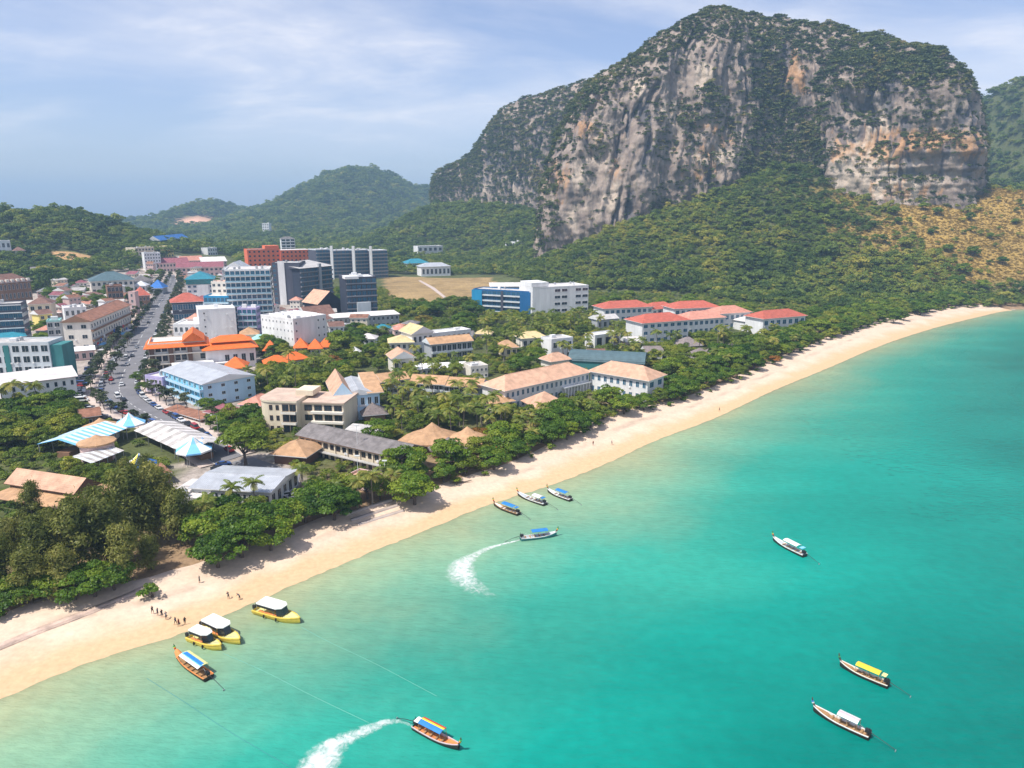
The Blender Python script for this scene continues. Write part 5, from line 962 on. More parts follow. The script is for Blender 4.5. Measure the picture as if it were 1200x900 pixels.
# curved dark green roof
pa = gat(712, 432); root = tag(empty('pool_hall', (pa.x, pa.y, pa.z), R(-14)), 'broad curved dark blue green roof behind the salmon hotel', 'hall'); foot(Vector((pa.x - 18, pa.y - 8, 0)), R(-14), 40, 22)
b_ = MB(); nseg = 12; arcp = [(-9 * math.cos(math.pi * k / nseg), 5.0 + 4.0 * math.sin(math.pi * k / nseg)) for k in range(nseg + 1)]
b_.add([(x, y, z) for x in (-19, 19) for y, z in arcp], [(k, nseg + 1 + k, nseg + 2 + k, k + 1) for k in range(nseg)]); b_.add([(x, y, z) for x in (-19,) for y, z in arcp], [tuple(range(nseg + 1))]); b_.add([(19, y, z) for y, z in arcp], [tuple(range(nseg + 1))[::-1]])
b_.build('roof', 'slate_tile', root); MB().box(-18, 18, -8.5, 8.5, 0, 4.99).build('wall', 'teal_wall', root)
# --- red roofed resort
for A, B, t_, D, fl, bays, rm, lb in (((708, 378), (764, 375), 362, 18, 2, 9, 'red_tile', 'white resort block with broad red hip roof below the forest'), ((764, 375), (792, 372), 363, 14, 2, 5, 'red_tile', 'small red roofed resort block between two larger red roofs'), ((752, 402), (806, 398), 379, 18, 3, 7, 'red_tile', 'red roofed resort block standing nearest the beach trees'), ((790, 379), (842, 377), 362, 18, 2, 8, 'red_tile', 'long red roofed resort block, behind the joined roofs'),
                                    ((806, 392), (848, 389), 375, 16, 2, 7, 'pale_red_tile', 'pale red roofed resort block joined to its beach side neighbour'), ((842, 386), (878, 384), 368, 16, 2, 6, 'pale_red_tile', 'pale red roofed resort block at the forest end'), ((893, 394), (942, 390), 374, 16, 2, 7, 'red_tile', 'lone white villa with red hip roof and glazed front near the sand')):
    r_ = bld('resort_block', lb, A, B, t_, D, fl, bays, 'white_wall', ('hip', rm), 4.0, 1.2, right=3, gl='blue_glass', cat='resort', wf=0.6)
bld('house', 'grey shingled low house left of the red roofed resort', (700, 386), (724, 384), 375, 10, 1, 4, 'grey_wall', ('gx', 'flat_roof'), 2.5, 0.8, cat='house'); bld('resort_block', 'pale roofed white link building at the end of the red roofs', (872, 388), (892, 386), 377, 10, 1, 3, 'white_wall', ('hip', 'pale_flat_roof'), 2.5, 0.8, cat='resort')
for k, (a, y) in enumerate(((815, 428), (838, 424), (862, 418), (800, 414))):
    bld('bungalow', 'grey thatched beach bungalow half hidden behind the beach trees', (a, y), (a + 20, y - 1), y - 8, 10, 1, 3, 'brown_wall', ('hip', 'grey_thatch'), 4.2, 1.3, cat='bungalow', group='grey thatched bungalows behind the beach trees')
# --- blue and white school
r_, W, D, h = bld('school', 'long school block with bright blue end walls and white balcony bands', (555, 363), (622, 368), 339, 16, 4, 12, 'deep_blue_wall', ('flat', 'flat_roof'), style='balc', rail='pale_grey_wall', gl='blue_glass', fr='frame_grey', cat='school')
MB().box(-.5, W * .17, -1.9, -1.35, 0, h).build('blue_panel', 'cyan_blue_wall', r_); MB().box(W * .83, W + .4, -1.9, -1.35, 0, h).build('blue_panel', 'deep_blue_wall', r_); MB().box(W * .5, W * .54, -1.7, -1.35, 0, h).build('stair_strip', 'slate_wall', r_)
r_, W, D, h = bld('school', 'plain white school block with ribbon windows beside the blue one', (624, 369), (689, 365), 338, 24, 4, 8, 'white_wall', ('flat', 'pale_flat_roof'), wf=0.8, hf=0.42, skip=lambda i, j: j in (0, 1, 2, 5), cat='school', clutter=5); MB().box(0, W * .3, 2, D - 2, h + .8, h + 4).build('roof_storey', 'white_wall', r_)
bld('hall', 'grey flat roofed hall behind the blue school block', (575, 352), (640, 352), 336, 20, 2, 10, 'grey_wall', ('shed', 'pale_flat_roof'), 1.5, 0.8, cat='hall')
# --- tan gabled houses mid resort
bld('house', 'white house with pale yellow gable roof among the resort trees', (484, 418), (508, 415), 392, 14, 2, 4, 'white_wall', ('gy', 'yellow_tile'), 3.8, 1.0, cat='house', right=3); bld('house', 'low house with yellow hip roof left of the pale gable', (458, 420), (484, 419), 402, 12, 2, 4, 'pale_cream_wall', ('hip', 'yellow_tile'), 3.0, 1.2, cat='house')
bld('hotel_wing', 'white flat roofed wing behind the tan roofed long house', (506, 414), (552, 408), 392, 10, 2, 8, 'white_wall', ('flat', 'white_roof'), cat='hotel', clutter=1); bld('hotel_wing', 'long house with tan roof facing the resort palms', (506, 424), (553, 419), 404, 10, 2, 8, 'grey_wall', ('gx', 'tan_tile'), 2.8, 1.0, style='balc', eave='pale_grey_wall', rail='pale_grey_wall', cat='hotel')
bld('house', 'salmon and grey roofed cottage below the yellow hip roof', (461, 438), (486, 436), 421, 12, 1, 3, 'pale_cream_wall', ('gy', 'salmon_tile'), 3.4, 1.0, cat='house'); bld('pavilion', 'tiny white pagoda roof pavilion among trees', (410, 420), (420, 420), 414, 4.5, 1, 1, 'white_wall', ('pyr', 'white_roof'), 3.0, 1.0, cat='pavilion', style='blank')
bld('house', 'yellow roofed house hidden in the palms near the school', (612, 408), (640, 406), 397, 10, 1, 4, 'pale_cream_wall', ('hip', 'yellow_tile'), 3.0, 1.0, cat='house')
bld('hotel', 'white modern house alone on the forest edge below the cliff', (490, 303), (519, 302), 289, 16, 2, 5, 'white_wall', ('flat', 'white_roof'), cat='house', clutter=1); bld('hall', 'teal roofed hall in the trees below the white modern house', (478, 319), (503, 318), 309, 20, 1, 6, 'white_wall', ('hip', 'teal_roof'), 5, 1, cat='hall'); bld('hall', 'white walled low hall at the forest edge beyond the dry field', (494, 324), (528, 323), 313, 18, 1, 7, 'white_wall', ('hip', 'metal_roof'), 4, 1, cat='hall')
bld('house', 'white ruined looking house at the foot of the cliff wing', (592, 292), (604, 291), 283, 14, 2, 3, 'white_wall', cat='house')
# --- odd small roofs filling the town
FILL = [((150, 352), 9, 'rust_tile', 'rust roofed small shop by the road trees'), ((132, 372), 8, 'brown_tile', 'brown roofed hut behind the shophouse row'), ((66, 345), 10, 'grey_tile', 'grey roofed cottage under the hill trees'), ((84, 352), 9, 'salmon_tile', 'salmon roofed cottage behind the terrace building'), ((24, 338), 9, 'rust_tile', 'rust roofed cottage above the brown hotel'),
        ((206, 372), 7, 'white_metal_roof', 'white roofed kiosk below the salmon corner shop'), ((212, 388), 8, 'white_metal_roof', 'white metal roofed shed beside the low white annexe'), ((302, 405), 8, 'pale_teal_roof', 'pale teal roofed cottage between lilac annexe and white block'), ((318, 398), 8, 'salmon_tile', 'salmon roofed cottage left of the white block'), ((430, 404), 9, 'pale_flat_roof', 'pale roofed cottage under the round trees'),
        ((255, 345), 12, 'metal_roof', 'silver roofed store behind the teal topped hotel'), ((300, 350), 12, 'grey_tile', 'grey roofed store behind the blue glass hotel'), ((232, 336), 10, 'pale_red_tile', 'pale red roofed store on the far road'), ((212, 330), 9, 'rust_tile', 'rust roofed shop on the far road'), ((448, 392), 9, 'teal_roof', 'teal roofed cottage beyond the grey shop row'),
        ((566, 398), 9, 'yellow_tile', 'yellow roofed cottage under the spreading dark tree'), ((545, 400), 8, 'grey_tile', 'grey roofed cottage beside the tan long house'), ((700, 424), 8, 'brown_tile', 'brown roofed cottage behind the curved dark roof'), ((766, 420), 9, 'grey_thatch', 'grey thatched cottage between curved roof and beach trees'), ((742, 408), 8, 'pale_flat_roof', 'pale roofed pump house near the red roofed resort'),
        ((380, 502), 8, 'grey_thatch', 'grey thatched bar between round ended hotel and gabled hotel'), ((58, 330), 10, 'metal_roof', 'silver roofed shed on the lower hill slope'), ((96, 336), 10, 'maroon_tile', 'maroon roofed house at the foot of the hill'), ((140, 340), 9, 'pale_red_tile', 'pale red roofed house near the slate hall')]
for (px, py), wd, rm, lb in FILL:
    p = gat(px, py); dpx = wd * 830 / max(p.y, 1) / 2
    bld('cottage', lb, (px - dpx, py), (px + dpx, py + _rr.uniform(-1, 1)), py - 3.4 * 830 / p.y, wd * .9, 1, 3, _rr.choice(['white_wall', 'pale_cream_wall', 'pink_wall', 'grey_wall']), (_rr.choice(['hip', 'gx']), rm), 2.4, 0.8, cat='house')

# small houses packed between the larger blocks
_fr = random.Random(77)
def packed(poly, n, where, smin=6.5, smax=11.0):
    P = [gat(*p) for p in poly]; wp = [(p.x, p.y) for p in P]; xs = [p.x for p in P]; ys = [p.y for p in P]; k = 0
    for _ in range(n * 30):
        if k >= n: break
        x, y = _fr.uniform(min(xs), max(xs)), _fr.uniform(min(ys), max(ys)); wd, dp = _fr.uniform(smin, smax), _fr.uniform(6, 9); a = _fr.choice([0, .35, -.25, 1.2])
        c, s = math.cos(a), math.sin(a); tst = [(x, y)] + [(x + u * wd * c - v * dp * s, y + u * wd * s + v * dp * c) for u in (-.5, .5, 1.0, 0.0) for v in (0, 1.0, .5)]
        if not inpoly(np.array([x]), np.array([y]), wp)[0]: continue
        if any(inpoly(np.array([q[0] for q in tst]), np.array([q[1] for q in tst]), f_).any() for f_ in FOOT) or in_road(np.array([q[0] for q in tst]), np.array([q[1] for q in tst]), 5.0).any(): continue
        cn, rm = _fr.choice([('rust', 'rust_tile'), ('maroon', 'maroon_tile'), ('silver', 'metal_roof'), ('pale red', 'pale_red_tile'), ('white', 'white_metal_roof'), ('brown', 'brown_tile'), ('tan', 'tan_tile'), ('grey', 'grey_tile'), ('weathered', 'weathered_metal')])
        fl = _fr.choice([1, 2, 2, 3]); h = 3.2 * fl; z = g1(x, y) - .3; lb = '%s roofed small house packed %s' % (cn, where); root = tag(empty('town_house', (x, y, z), a), lb, 'house', '%s roofed houses packed %s' % (cn, where)); FOOT.append([(x + u * c - v * s, y + u * s + v * c) for u, v in ((-1, -1), (wd + 1, -1), (wd + 1, dp + 1), (-1, dp + 1))])
        MB().box(0, wd, 0, dp, 0, h, bottom=False).build('wall', _fr.choice(['white_wall', 'pale_cream_wall', 'pink_wall', 'grey_wall', 'cream_wall']), root); roof_mesh(_fr.choice(['hip', 'gx', 'gy', 'shed']), 0, wd, 0, dp, h, _fr.uniform(1.2, 2.6), .6).build('roof', [rm, 'frame_white'], root)
        windows(root, wd, h, fl, 3, wf=.45, hf=.42); windows(root, wd, h, fl, 2, 'right', dp, wf=.4, hf=.42)
        if _fr.random() < .5: MB().box(.3, wd - .3, -1.6, -.05, 2.5, 2.62).build('awning', _fr.choice(['light_blue_cloth', 'white_cloth', 'rust_tile']), root)
        k += 1
packed([(30, 352), (100, 342), (150, 334), (158, 350), (122, 385), (110, 372), (76, 374), (64, 400), (34, 410), (30, 380)], 22, 'behind the long shophouse row')
packed([(196, 352), (245, 345), (262, 352), (240, 364), (206, 402), (190, 410), (178, 400)], 12, 'on the hotel side of the road')
packed([(160, 318), (185, 310), (300, 318), (330, 330), (320, 345), (225, 345), (215, 335), (165, 332)], 16, 'at the far end of the road')
packed([(390, 378), (470, 372), (480, 400), (400, 400)], 5, 'around the grey shop row')
packed([(240, 480), (282, 480), (312, 510), (296, 530), (262, 515)], 4, 'beside the lower road')
packed([(300, 372), (330, 366), (335, 398), (284, 402)], 4, 'beside the plain white hotel')
packed([(60, 338), (150, 326), (165, 322), (170, 334), (120, 345), (64, 352)], 12, 'below the wooded hill')
packed([(225, 322), (300, 322), (330, 330), (330, 350), (300, 350), (250, 345)], 10, 'behind the teal topped hotel')
packed([(330, 362), (400, 372), (400, 398), (388, 402), (330, 372)], 6, 'around the salmon gable hall')

# ------------------------------------------------------------------ trees
leafmat('almond_leaf', (0.030, 0.082, 0.010), (0.105, 0.195, 0.016), (0.290, 0.355, 0.034))
leafmat('resort_leaf', (0.046, 0.090, 0.012), (0.155, 0.220, 0.022), (0.380, 0.380, 0.046))
leafmat('lime_leaf', (0.050, 0.105, 0.012), (0.125, 0.200, 0.018), (0.230, 0.290, 0.035))
leafmat('casuarina_leaf', (0.070, 0.095, 0.018), (0.180, 0.200, 0.042), (0.340, 0.315, 0.080))
leafmat('street_leaf', (0.030, 0.050, 0.024), (0.075, 0.100, 0.045), (0.150, 0.160, 0.070))
leafmat('flame_leaf', (0.120, 0.090, 0.020), (0.260, 0.130, 0.025), (0.400, 0.160, 0.035))
leafmat('gold_leaf', (0.140, 0.130, 0.020), (0.300, 0.230, 0.030), (0.450, 0.320, 0.050))
leafmat('palm_leaf', (0.075, 0.125, 0.020), (0.190, 0.235, 0.040), (0.420, 0.350, 0.090))
def trunk_mesh(name, cen, h0, r0, seed, lean=0.4, m_='bark'):
    rs = random.Random(seed); b_ = MB(); fx, fy = rs.uniform(-lean, lean), rs.uniform(-lean, lean)
    b_.tube([(0, 0, -0.8), (fx * .3, fy * .3, h0 * .5), (fx, fy, h0)], [r0 * 1.25, r0, r0 * .8], 7)
    for c in cen[:8]:
        p = Vector(c); q = Vector((fx, fy, h0)); b_.tube([q - Vector((0, 0, .3)), q.lerp(p, .5) + Vector((0, 0, -.25)), q.lerp(p, .92)], [r0 * .55, r0 * .35, r0 * .12], 5)
    return b_.mesh(name, m_)
def species(n, m_, seed, rx, rz, zc, ncl, nlf, leaf, h0, r0, **k):
    out_ = []
    for i in range(n):
        me, cen = crown_mesh('crown', m_, seed + i, rx, rz, zc, ncl, nlf, leaf, **k); cen = sorted(cen, key=lambda c: c[2]); out_.append((me, trunk_mesh('trunk', cen, h0, r0, seed + i)))
    return out_
SPEC = {'almond': species(5, 'almond_leaf', 10, 6.4, 4.6, 5.2, 34, 5200, 0.36, 2.4, 0.42, under=-0.62, cr=0.31), 'resort': species(4, 'resort_leaf', 30, 4.8, 3.9, 5.0, 26, 2800, 0.34, 2.6, 0.3, under=-0.6, cr=0.34),
        'lime': species(2, 'lime_leaf', 50, 6.6, 4.4, 7.0, 30, 4200, 0.38, 3.4, 0.4, cr=0.32), 'street': species(3, 'street_leaf', 60, 2.3, 2.0, 3.9, 10, 420, 0.34, 2.2, 0.14, cr=0.42),
        'flame': species(2, 'flame_leaf', 70, 4.6, 2.8, 5.0, 18, 1300, 0.42, 3.0, 0.3, cr=0.36), 'gold': species(2, 'gold_leaf', 75, 5.4, 3.0, 5.4, 18, 1300, 0.46, 3.0, 0.3, cr=0.36), 'shrub': species(3, 'almond_leaf', 90, 1.6, 1.1, 0.9, 8, 260, 0.26, 0.4, 0.1, cr=0.45)}
def casuarina(seed):
    rs = np.random.RandomState(seed); Ps = []; Ns = []; Ls = []; cen = []
    for k in range(46):
        z = rs.uniform(4.0, 19.5); rr = 5.4 * (1 - ((z - 7.5) / 13.5) ** 2 * (1 if z > 7.5 else 2.0)) ** 0.6 if abs(z - 7.5) < 13 else 0.6; a = rs.uniform(0, 6.28); q = rs.uniform(0.25, 0.95) * rr; c = np.array([q * math.cos(a), q * math.sin(a), z]); cen.append(c)
        n = 120; e_ = rs.normal(size=(n, 3)) * np.array([1.05, 1.05, 0.85]); P = c + e_; d = np.stack([e_[:, 0] * .5 + math.cos(a) * .4, e_[:, 1] * .5 + math.sin(a) * .4, rs.normal(0.35, 0.6, n)], 1); Ps.append(P); Ns.append(d / np.linalg.norm(d, axis=1)[:, None]); Ls.append(np.clip(rs.uniform(.15, .85) + rs.normal(0, .18, n), 0, 1))
    Vv, F = leaf_quads(rs, np.vstack(Ps), np.vstack(Ns), 0.52, 0.36); me = npmesh('crown', Vv, F, ['casuarina_leaf'], {'lv': ('FLOAT', np.repeat(np.concatenate(Ls), 4))}, smooth=False)
    b_ = MB().tube([(0, 0, -.8), (.2, .1, 6), (.1, -.1, 13), (0, .1, 19)], [.42, .32, .2, .05], 7); rn = random.Random(seed)
    for c in cen[:22]: b_.tube([(0.12, 0, c[2] - 1.2), tuple((Vector((0.12, 0, c[2] - 1.2)).lerp(Vector(c), .9)))], [.1, .03], 4)
    return me, b_.mesh('trunk', 'bark')
SPEC['casuarina'] = [casuarina(400 + i) for i in range(4)]
def palm(seed, ht):
    rs = random.Random(seed); b_ = MB(); lx, ly = rs.uniform(-1.4, 1.4), rs.uniform(-1.4, 1.4); top = Vector((lx, ly, ht))
    tm = MB().tube([(0, 0, -.6), (lx * .15, ly * .15, ht * .35), (lx * .5, ly * .5, ht * .7), tuple(top)], [.26, .19, .16, .14], 6)
    lv = []
    nf = 17
    for k in range(nf):
        a = 2 * math.pi * k / nf + rs.uniform(-.15, .15); el = rs.uniform(-0.15, 1.15); L = rs.uniform(3.0, 4.1); pts = []; d = Vector((math.cos(a) * math.cos(el), math.sin(a) * math.cos(el), math.sin(el))); p = top.copy(); n = 8
        for i in range(n + 1):
            pts.append(p.copy()); p = p + d * (L / n); d = (d + Vector((0, 0, -0.17 - .05 * i * .3))).normalized()
        sd_ = Vector((-math.sin(a), math.cos(a), 0)); tone = rs.uniform(.1, .9) if el > -.05 else 1.0
        for i in range(n):
            wdt = 0.85 * math.sin(math.pi * min(1, (i + .9) / (n + 1))) ** .6
            for s_ in (-1, 1):
                q0, q1 = pts[i], pts[i].lerp(pts[i + 1], .78); fw = (pts[i + 1] - pts[i]) * .7; dn = Vector((0, 0, -wdt * .5))
                b_.add([q0, q1, q1 + sd_ * s_ * wdt * .8 + fw + dn, q0 + sd_ * s_ * wdt * .8 + fw * .8 + dn], [(0, 1, 2, 3) if s_ > 0 else (3, 2, 1, 0)]); lv += [min(1, max(0, tone + rs.uniform(-.15, .15)))] * 4
    me = b_.mesh('crown', 'palm_leaf'); at_ = me.attributes.new('lv', 'FLOAT', 'POINT'); at_.data.foreach_set('value', lv)
    return me, tm.mesh('trunk', 'palm_bark')
SPEC['palm'] = [palm(500 + i, h_) for i, h_ in enumerate((8.0, 9.5, 11.0, 12.5, 10.0))]
_tr = random.Random(21); TREES = []
NAME = {'almond': 'sea_almond_tree', 'resort': 'garden_tree', 'lime': 'rain_tree', 'street': 'street_tree', 'flame': 'flame_tree', 'gold': 'golden_tree', 'casuarina': 'casuarina_tree', 'palm': 'palm_tree', 'shrub': 'shrub'}
def tree(kind, x, y, s, label, group, sz=None, variant=None):
    me, tr_ = SPEC[kind][variant if variant is not None else _tr.randrange(len(SPEC[kind]))]; z = g1(x, y)
    r = empty(NAME[kind], (x, y, z), _tr.uniform(0, 6.28)); q_ = 1.15 if kind == 'palm' else 1.0; r.scale = (s * q_, s * q_, (sz or s)); tag(r, label, 'palm' if kind == 'palm' else 'shrub' if kind == 'shrub' else 'tree', group)
    link('trunk', tr_, r); link('crown', me, r); TREES.append((x, y, s)); return r
FOOT_A = None
def free(x, y, gap=3.0, m_road=2.5):
    for f_ in FOOT:
        if inpoly(np.array([x]), np.array([y]), f_)[0]: return False
    if in_road(np.array([x]), np.array([y]), m_road)[0]: return False
    for a, b_, _ in TREES:
        if abs(a - x) < gap and abs(b_ - y) < gap and math.hypot(a - x, b_ - y) < gap: return False
    return True
def fill(kinds, poly, n, s0, s1, label, group, gap=4.0, seed=0, tries=25):
    rn = random.Random(seed); xs = [p[0] for p in poly]; ys = [p[1] for p in poly]; k = 0
    P = [gat(*p) for p in poly]; wx = [p.x for p in P]; wy = [p.y for p in P]; wp = [(p.x, p.y) for p in P]
    for _ in range(n * tries):
        if k >= n: break
        x, y = rn.uniform(min(wx), max(wx)), rn.uniform(min(wy), max(wy))
        if not inpoly(np.array([x]), np.array([y]), wp)[0] or not free(x, y, gap): continue
        kd = rn.choice(kinds); tree(kd, x, y, rn.uniform(s0, s1), label if isinstance(label, str) else label[kd], group if isinstance(group, str) else group[kd]); k += 1
    return k
def tpx(kind, px, py, s, label, group=None, sz=None, variant=None):
    p = gat(px, py); return tree(kind, p.x, p.y, s, label, group, sz, variant)
# near casuarinas and the shade trees at their feet
for px, py, s, v_ in ((18, 668, .60, 0), (52, 684, .76, 1), (92, 676, .92, 2), (128, 664, .94, 3), (66, 650, .58, 2), (158, 640, 0.98, 0), (188, 628, 0.92, 1), (212, 640, 0.72, 2), (-18, 690, .7, 3), (112, 632, 0.66, 1), (4, 704, .72, 1), (38, 708, .62, 2), (150, 682, .66, 0), (78, 702, .6, 3)): tpx('casuarina', px, py, s, 'tall feathery olive casuarina in the grove behind the near beach', 'casuarinas behind the near beach', s, v_)
tpx('casuarina', 178, 668, 0.42, 'short grey green casuarina in front of its tall neighbours', None); tpx('casuarina', 182, 598, 0.62, 'thin sparse casuarina with bare twigs beside the market roofs', None)
for px, py, s in ((112, 700, 0.85), (88, 704, 0.75), (134, 692, 0.72), (60, 702, 0.72), (30, 706, 0.72), (2, 712, .7)): tpx('almond', px, py, s, 'low bright green shade tree at the foot of the casuarinas', 'shade trees under the casuarinas')
tpx('shrub', 176, 702, 1.6, 'yellow green shrub standing on the sand edge'); tpx('shrub', 5, 722, 1.7, 'shrub by the pale terrace wall')
for px, py, s in ((256, 666, 0.9), (284, 654, 1.05), (318, 646, 0.95), (244, 640, 1.05), (282, 632, 1.1), (312, 628, 1.05), (338, 622, 0.9), (238, 614, 0.8), (268, 612, 0.8), (300, 612, 0.85)): tpx('almond' if _tr.random() < .6 else 'resort', px, py, s, 'bright green shade tree in the clump before the seafront block', 'shade trees before the seafront block')
for px, py in ((250, 612), (276, 606), (300, 600), (244, 628)): tpx('palm', px, py, 0.85, 'coconut palm rising from the clump before the seafront block', 'palms before the seafront block')
for px, py, s in ((358, 612, 0.8), (392, 610, 1.0), (402, 604, 0.85), (372, 598, 0.9)): tpx('almond', px, py, s, 'dark round shade tree at the sandy gap before the brown wing', 'shade trees at the sandy gap')
tpx('lime', 288, 545, 1.2, 'large lime green rain tree beside the car park'); tpx('lime', 300, 520, 0.5, 'small lime green tree behind the large rain tree')
tpx('almond', 486, 592, 1.12, 'wide dome shaped shade tree standing out on the sand', None, 1.0, 0)
tpx('almond', 446, 520, 0.95, 'dark round tree between gabled hotel and peaked restaurant'); tpx('almond', 398, 412, 1.15, 'dark tall round tree right of the white hotel block', None, 1.35); tpx('gold', 497, 384, 1.1, 'golden yellow crowned tree below the dry field'); tpx('almond', 545, 384, 1.5, 'broad dark spreading tree below the dry field', None, 1.2)
tpx('flame', 562, 520, 0.75, 'orange leaved tree by the peaked restaurant roofs'); tpx('flame', 908, 428, 0.7, 'orange leaved tree among the beach front trees'); tpx('flame', 392, 432, 0.9, 'orange tinted tree beside the orange pavilion roofs'); tpx('lime', 164, 452, 0.62, 'lime green tree on the road bend kerb'); tpx('lime', 168, 462, 0.5, 'small lime green tree beside the road bend shops')
tpx('almond', 610, 440, 1.1, 'tall bright tree behind the salmon roofed hotel', None, 1.2); tpx('almond', 630, 428, 1.0, 'spreading bright tree by the white cube house')
# beach front belt
bw = np.array([gat(*p)[:2] for p in BACK_PX[7:]]); bl = catmull(bw, 1500); cum = np.concatenate([[0], np.cumsum(np.linalg.norm(np.diff(bl, axis=0), axis=1))]); tn_ = np.gradient(bl, axis=0); tn_ /= np.linalg.norm(tn_, axis=1)[:, None]
for row, (off_, step, s0, s1) in enumerate(((3.0, 10.0, 0.62, 0.95), (11.0, 11.0, 0.85, 1.25), (22.0, 12.5, 0.9, 1.35))):
    d = 9.0 + row * 4
    while d < cum[-1] - 6:
        i = int(np.searchsorted(cum, d)); o_ = off_ + _tr.uniform(-2, 2.5); x, y = bl[i, 0] - tn_[i, 1] * o_, bl[i, 1] + tn_[i, 0] * o_
        bpx = float(proj(np.array([x, y, 4.0]))[0])
        if free(x, y, 4.0) and not (row == 2 and 545 < bpx < 775) and not (row == 1 and 560 < bpx < 760 and _tr.random() < .5): tree(_tr.choices(['almond', 'resort', 'lime'], [.62, .30, .08 if row else .0])[0], x, y, _tr.uniform(s0, s1), ['low spreading green tree leaning over the sand edge', 'dense green shade tree in the middle row of the beach belt', 'tall green shade tree at the back of the beach belt'][row], ['trees along the sand edge', 'trees in the middle of the beach belt', 'trees at the back of the beach belt'][row])
        d += step * _tr.uniform(.75, 1.3)
for d in np.arange(12, cum[-1], 11.0):
    if _tr.random() < .55: i = int(np.searchsorted(cum, d)); tree('shrub', bl[i, 0] - tn_[i, 1] * .5, bl[i, 1] + tn_[i, 0] * .5, _tr.uniform(.7, 1.5), 'low green shrub at the foot of the beach belt', 'shrubs along the sand edge')
# resort palms and trees
LP = 'coconut palm in the resort grove between hotel roofs'; GP = 'palms in the resort grove'; LT = 'leafy green garden tree between the hotel roofs'; GT = 'garden trees of the resort'
LB = {'palm': LP, 'resort': LT, 'almond': LT}; GB = {'palm': GP, 'resort': GT, 'almond': GT}
fill(['palm', 'palm', 'palm', 'resort'], [(452, 480), (560, 478), (600, 500), (585, 520), (560, 512), (480, 512), (455, 500)], 44, 0.7, 1.0, LB, GB, 3.4, 1)
fill(['palm', 'palm', 'resort'], [(590, 496), (690, 486), (720, 490), (650, 520), (600, 528)], 24, 0.6, .8, LB, GB, 3.6, 2)
fill(['palm', 'resort', 'palm'], [(560, 376), (700, 380), (720, 392), (690, 430), (575, 436)], 62, 0.75, 1.05, LB, GB, 4.2, 3)
fill(['resort', 'almond', 'resort'], [(390, 392), (470, 390), (560, 384), (560, 400), (480, 396), (440, 446), (400, 450)], 42, 0.7, 1.0, LB, GB, 4.6, 4)
fill(['resort', 'palm'], [(440, 440), (460, 425), (560, 428), (560, 440), (480, 446)], 14, 0.7, .9, LB, GB, 4, 5)
fill(['resort', 'resort', 'palm'], [(288, 455), (310, 440), (385, 430), (400, 455), (385, 470), (310, 470)], 40, 0.7, 1.0, LB, GB, 4.2, 6)
fill(['palm', 'resort', 'resort'], [(700, 400), (800, 405), (900, 396), (960, 400), (900, 425), (790, 455), (750, 440)], 62, 0.75, 1.1, LB, GB, 4.5, 7)
fill(['palm', 'resort'], [(345, 570), (400, 585), (470, 572), (470, 592), (400, 600), (350, 592)], 12, 0.7, .95, {'palm': 'coconut palm in front of the long brown wing', 'resort': 'small garden tree in front of the long brown wing'}, {'palm': 'palms before the long brown wing', 'resort': 'garden trees before the long brown wing'}, 3.4, 8)
fill(['palm'], [(470, 452), (560, 456), (565, 478), (450, 480)], 14, 0.8, 1.05, LP, GP, 3.5, 9)
fill(['resort', 'palm'], [(620, 378), (705, 378), (700, 390), (640, 392)], 12, 0.8, 1.05, LB, GB, 5, 19)
fill(['resort', 'almond'], [(940, 372), (1090, 352), (1120, 360), (1000, 392), (950, 402)], 36, 0.8, 1.15, 'green tree where the forest comes down to the beach belt', 'trees between forest and beach belt', 5, 10)
# left of the road, around the market
fill(['resort', 'almond'], [(-20, 486), (85, 482), (98, 500), (96, 530), (40, 540), (-20, 530)], 26, 0.8, 1.1, 'leafy tree in the thicket below the white guesthouse', 'thicket below the white guesthouse', 4.5, 11)
fill(['resort', 'casuarina'], [(30, 610), (130, 560), (180, 585), (215, 600), (200, 625), (60, 640)], 10, 0.5, 0.75, {'resort': 'small leafy tree between pavilion and casuarinas', 'casuarina': 'slim casuarina between market and grove'}, {'resort': 'small trees by the pavilion', 'casuarina': 'slim casuarinas by the market'}, 4, 12)
fill(['resort', 'street'], [(60, 560), (105, 545), (120, 575), (60, 590)], 7, 0.5, 0.8, {'resort': 'leafy small tree by the striped market roofs', 'street': 'thin young tree by the striped market roofs'}, {'resort': 'small trees by the market', 'street': 'young trees by the market'}, 3.5, 13)
for px, py in ((6, 487), (21, 488), (48, 485), (0, 524)): tpx('palm', px, py, 1.05, 'tall coconut palm before the white guesthouse', 'palms before the white guesthouse')
fill(['resort', 'almond'], [(60, 348), (108, 345), (112, 360), (84, 368), (60, 368)], 14, 0.9, 1.3, 'dark leafy tree between the wooded hill and the shophouses', 'trees between hill and shophouses', 5, 14)
fill(['resort', 'almond'], [(30, 386), (58, 384), (60, 412), (36, 414)], 6, 0.6, .9, 'leafy yard tree beside the narrow teal roofed shop', 'yard trees by the teal shop', 5, 15)
fill(['resort', 'almond'], [(280, 404), (340, 404), (340, 418), (290, 420)], 12, 0.6, .9, 'garden tree between lilac annexe and orange pavilions', 'trees by the orange pavilions', 4.5, 16)
fill(['resort', 'almond'], [(395, 335), (410, 330), (410, 372), (398, 372)], 7, 0.9, 1.2, 'leafy tree between the two dark glass hotels', 'trees between the dark hotels', 6, 17)
fill(['resort', 'almond'], [(455, 356), (560, 360), (560, 374), (470, 376)], 22, 0.9, 1.3, 'full crowned tree along the lower edge of the dry field', 'trees below the dry field', 6, 18)
fill(['resort', 'almond'], [(690, 362), (705, 350), (790, 352), (880, 362), (890, 372), (880, 378), (700, 372)], 12, 0.9, 1.2, 'forest edge tree behind the red roofed resort', 'forest edge trees behind the resort', 6, 20)
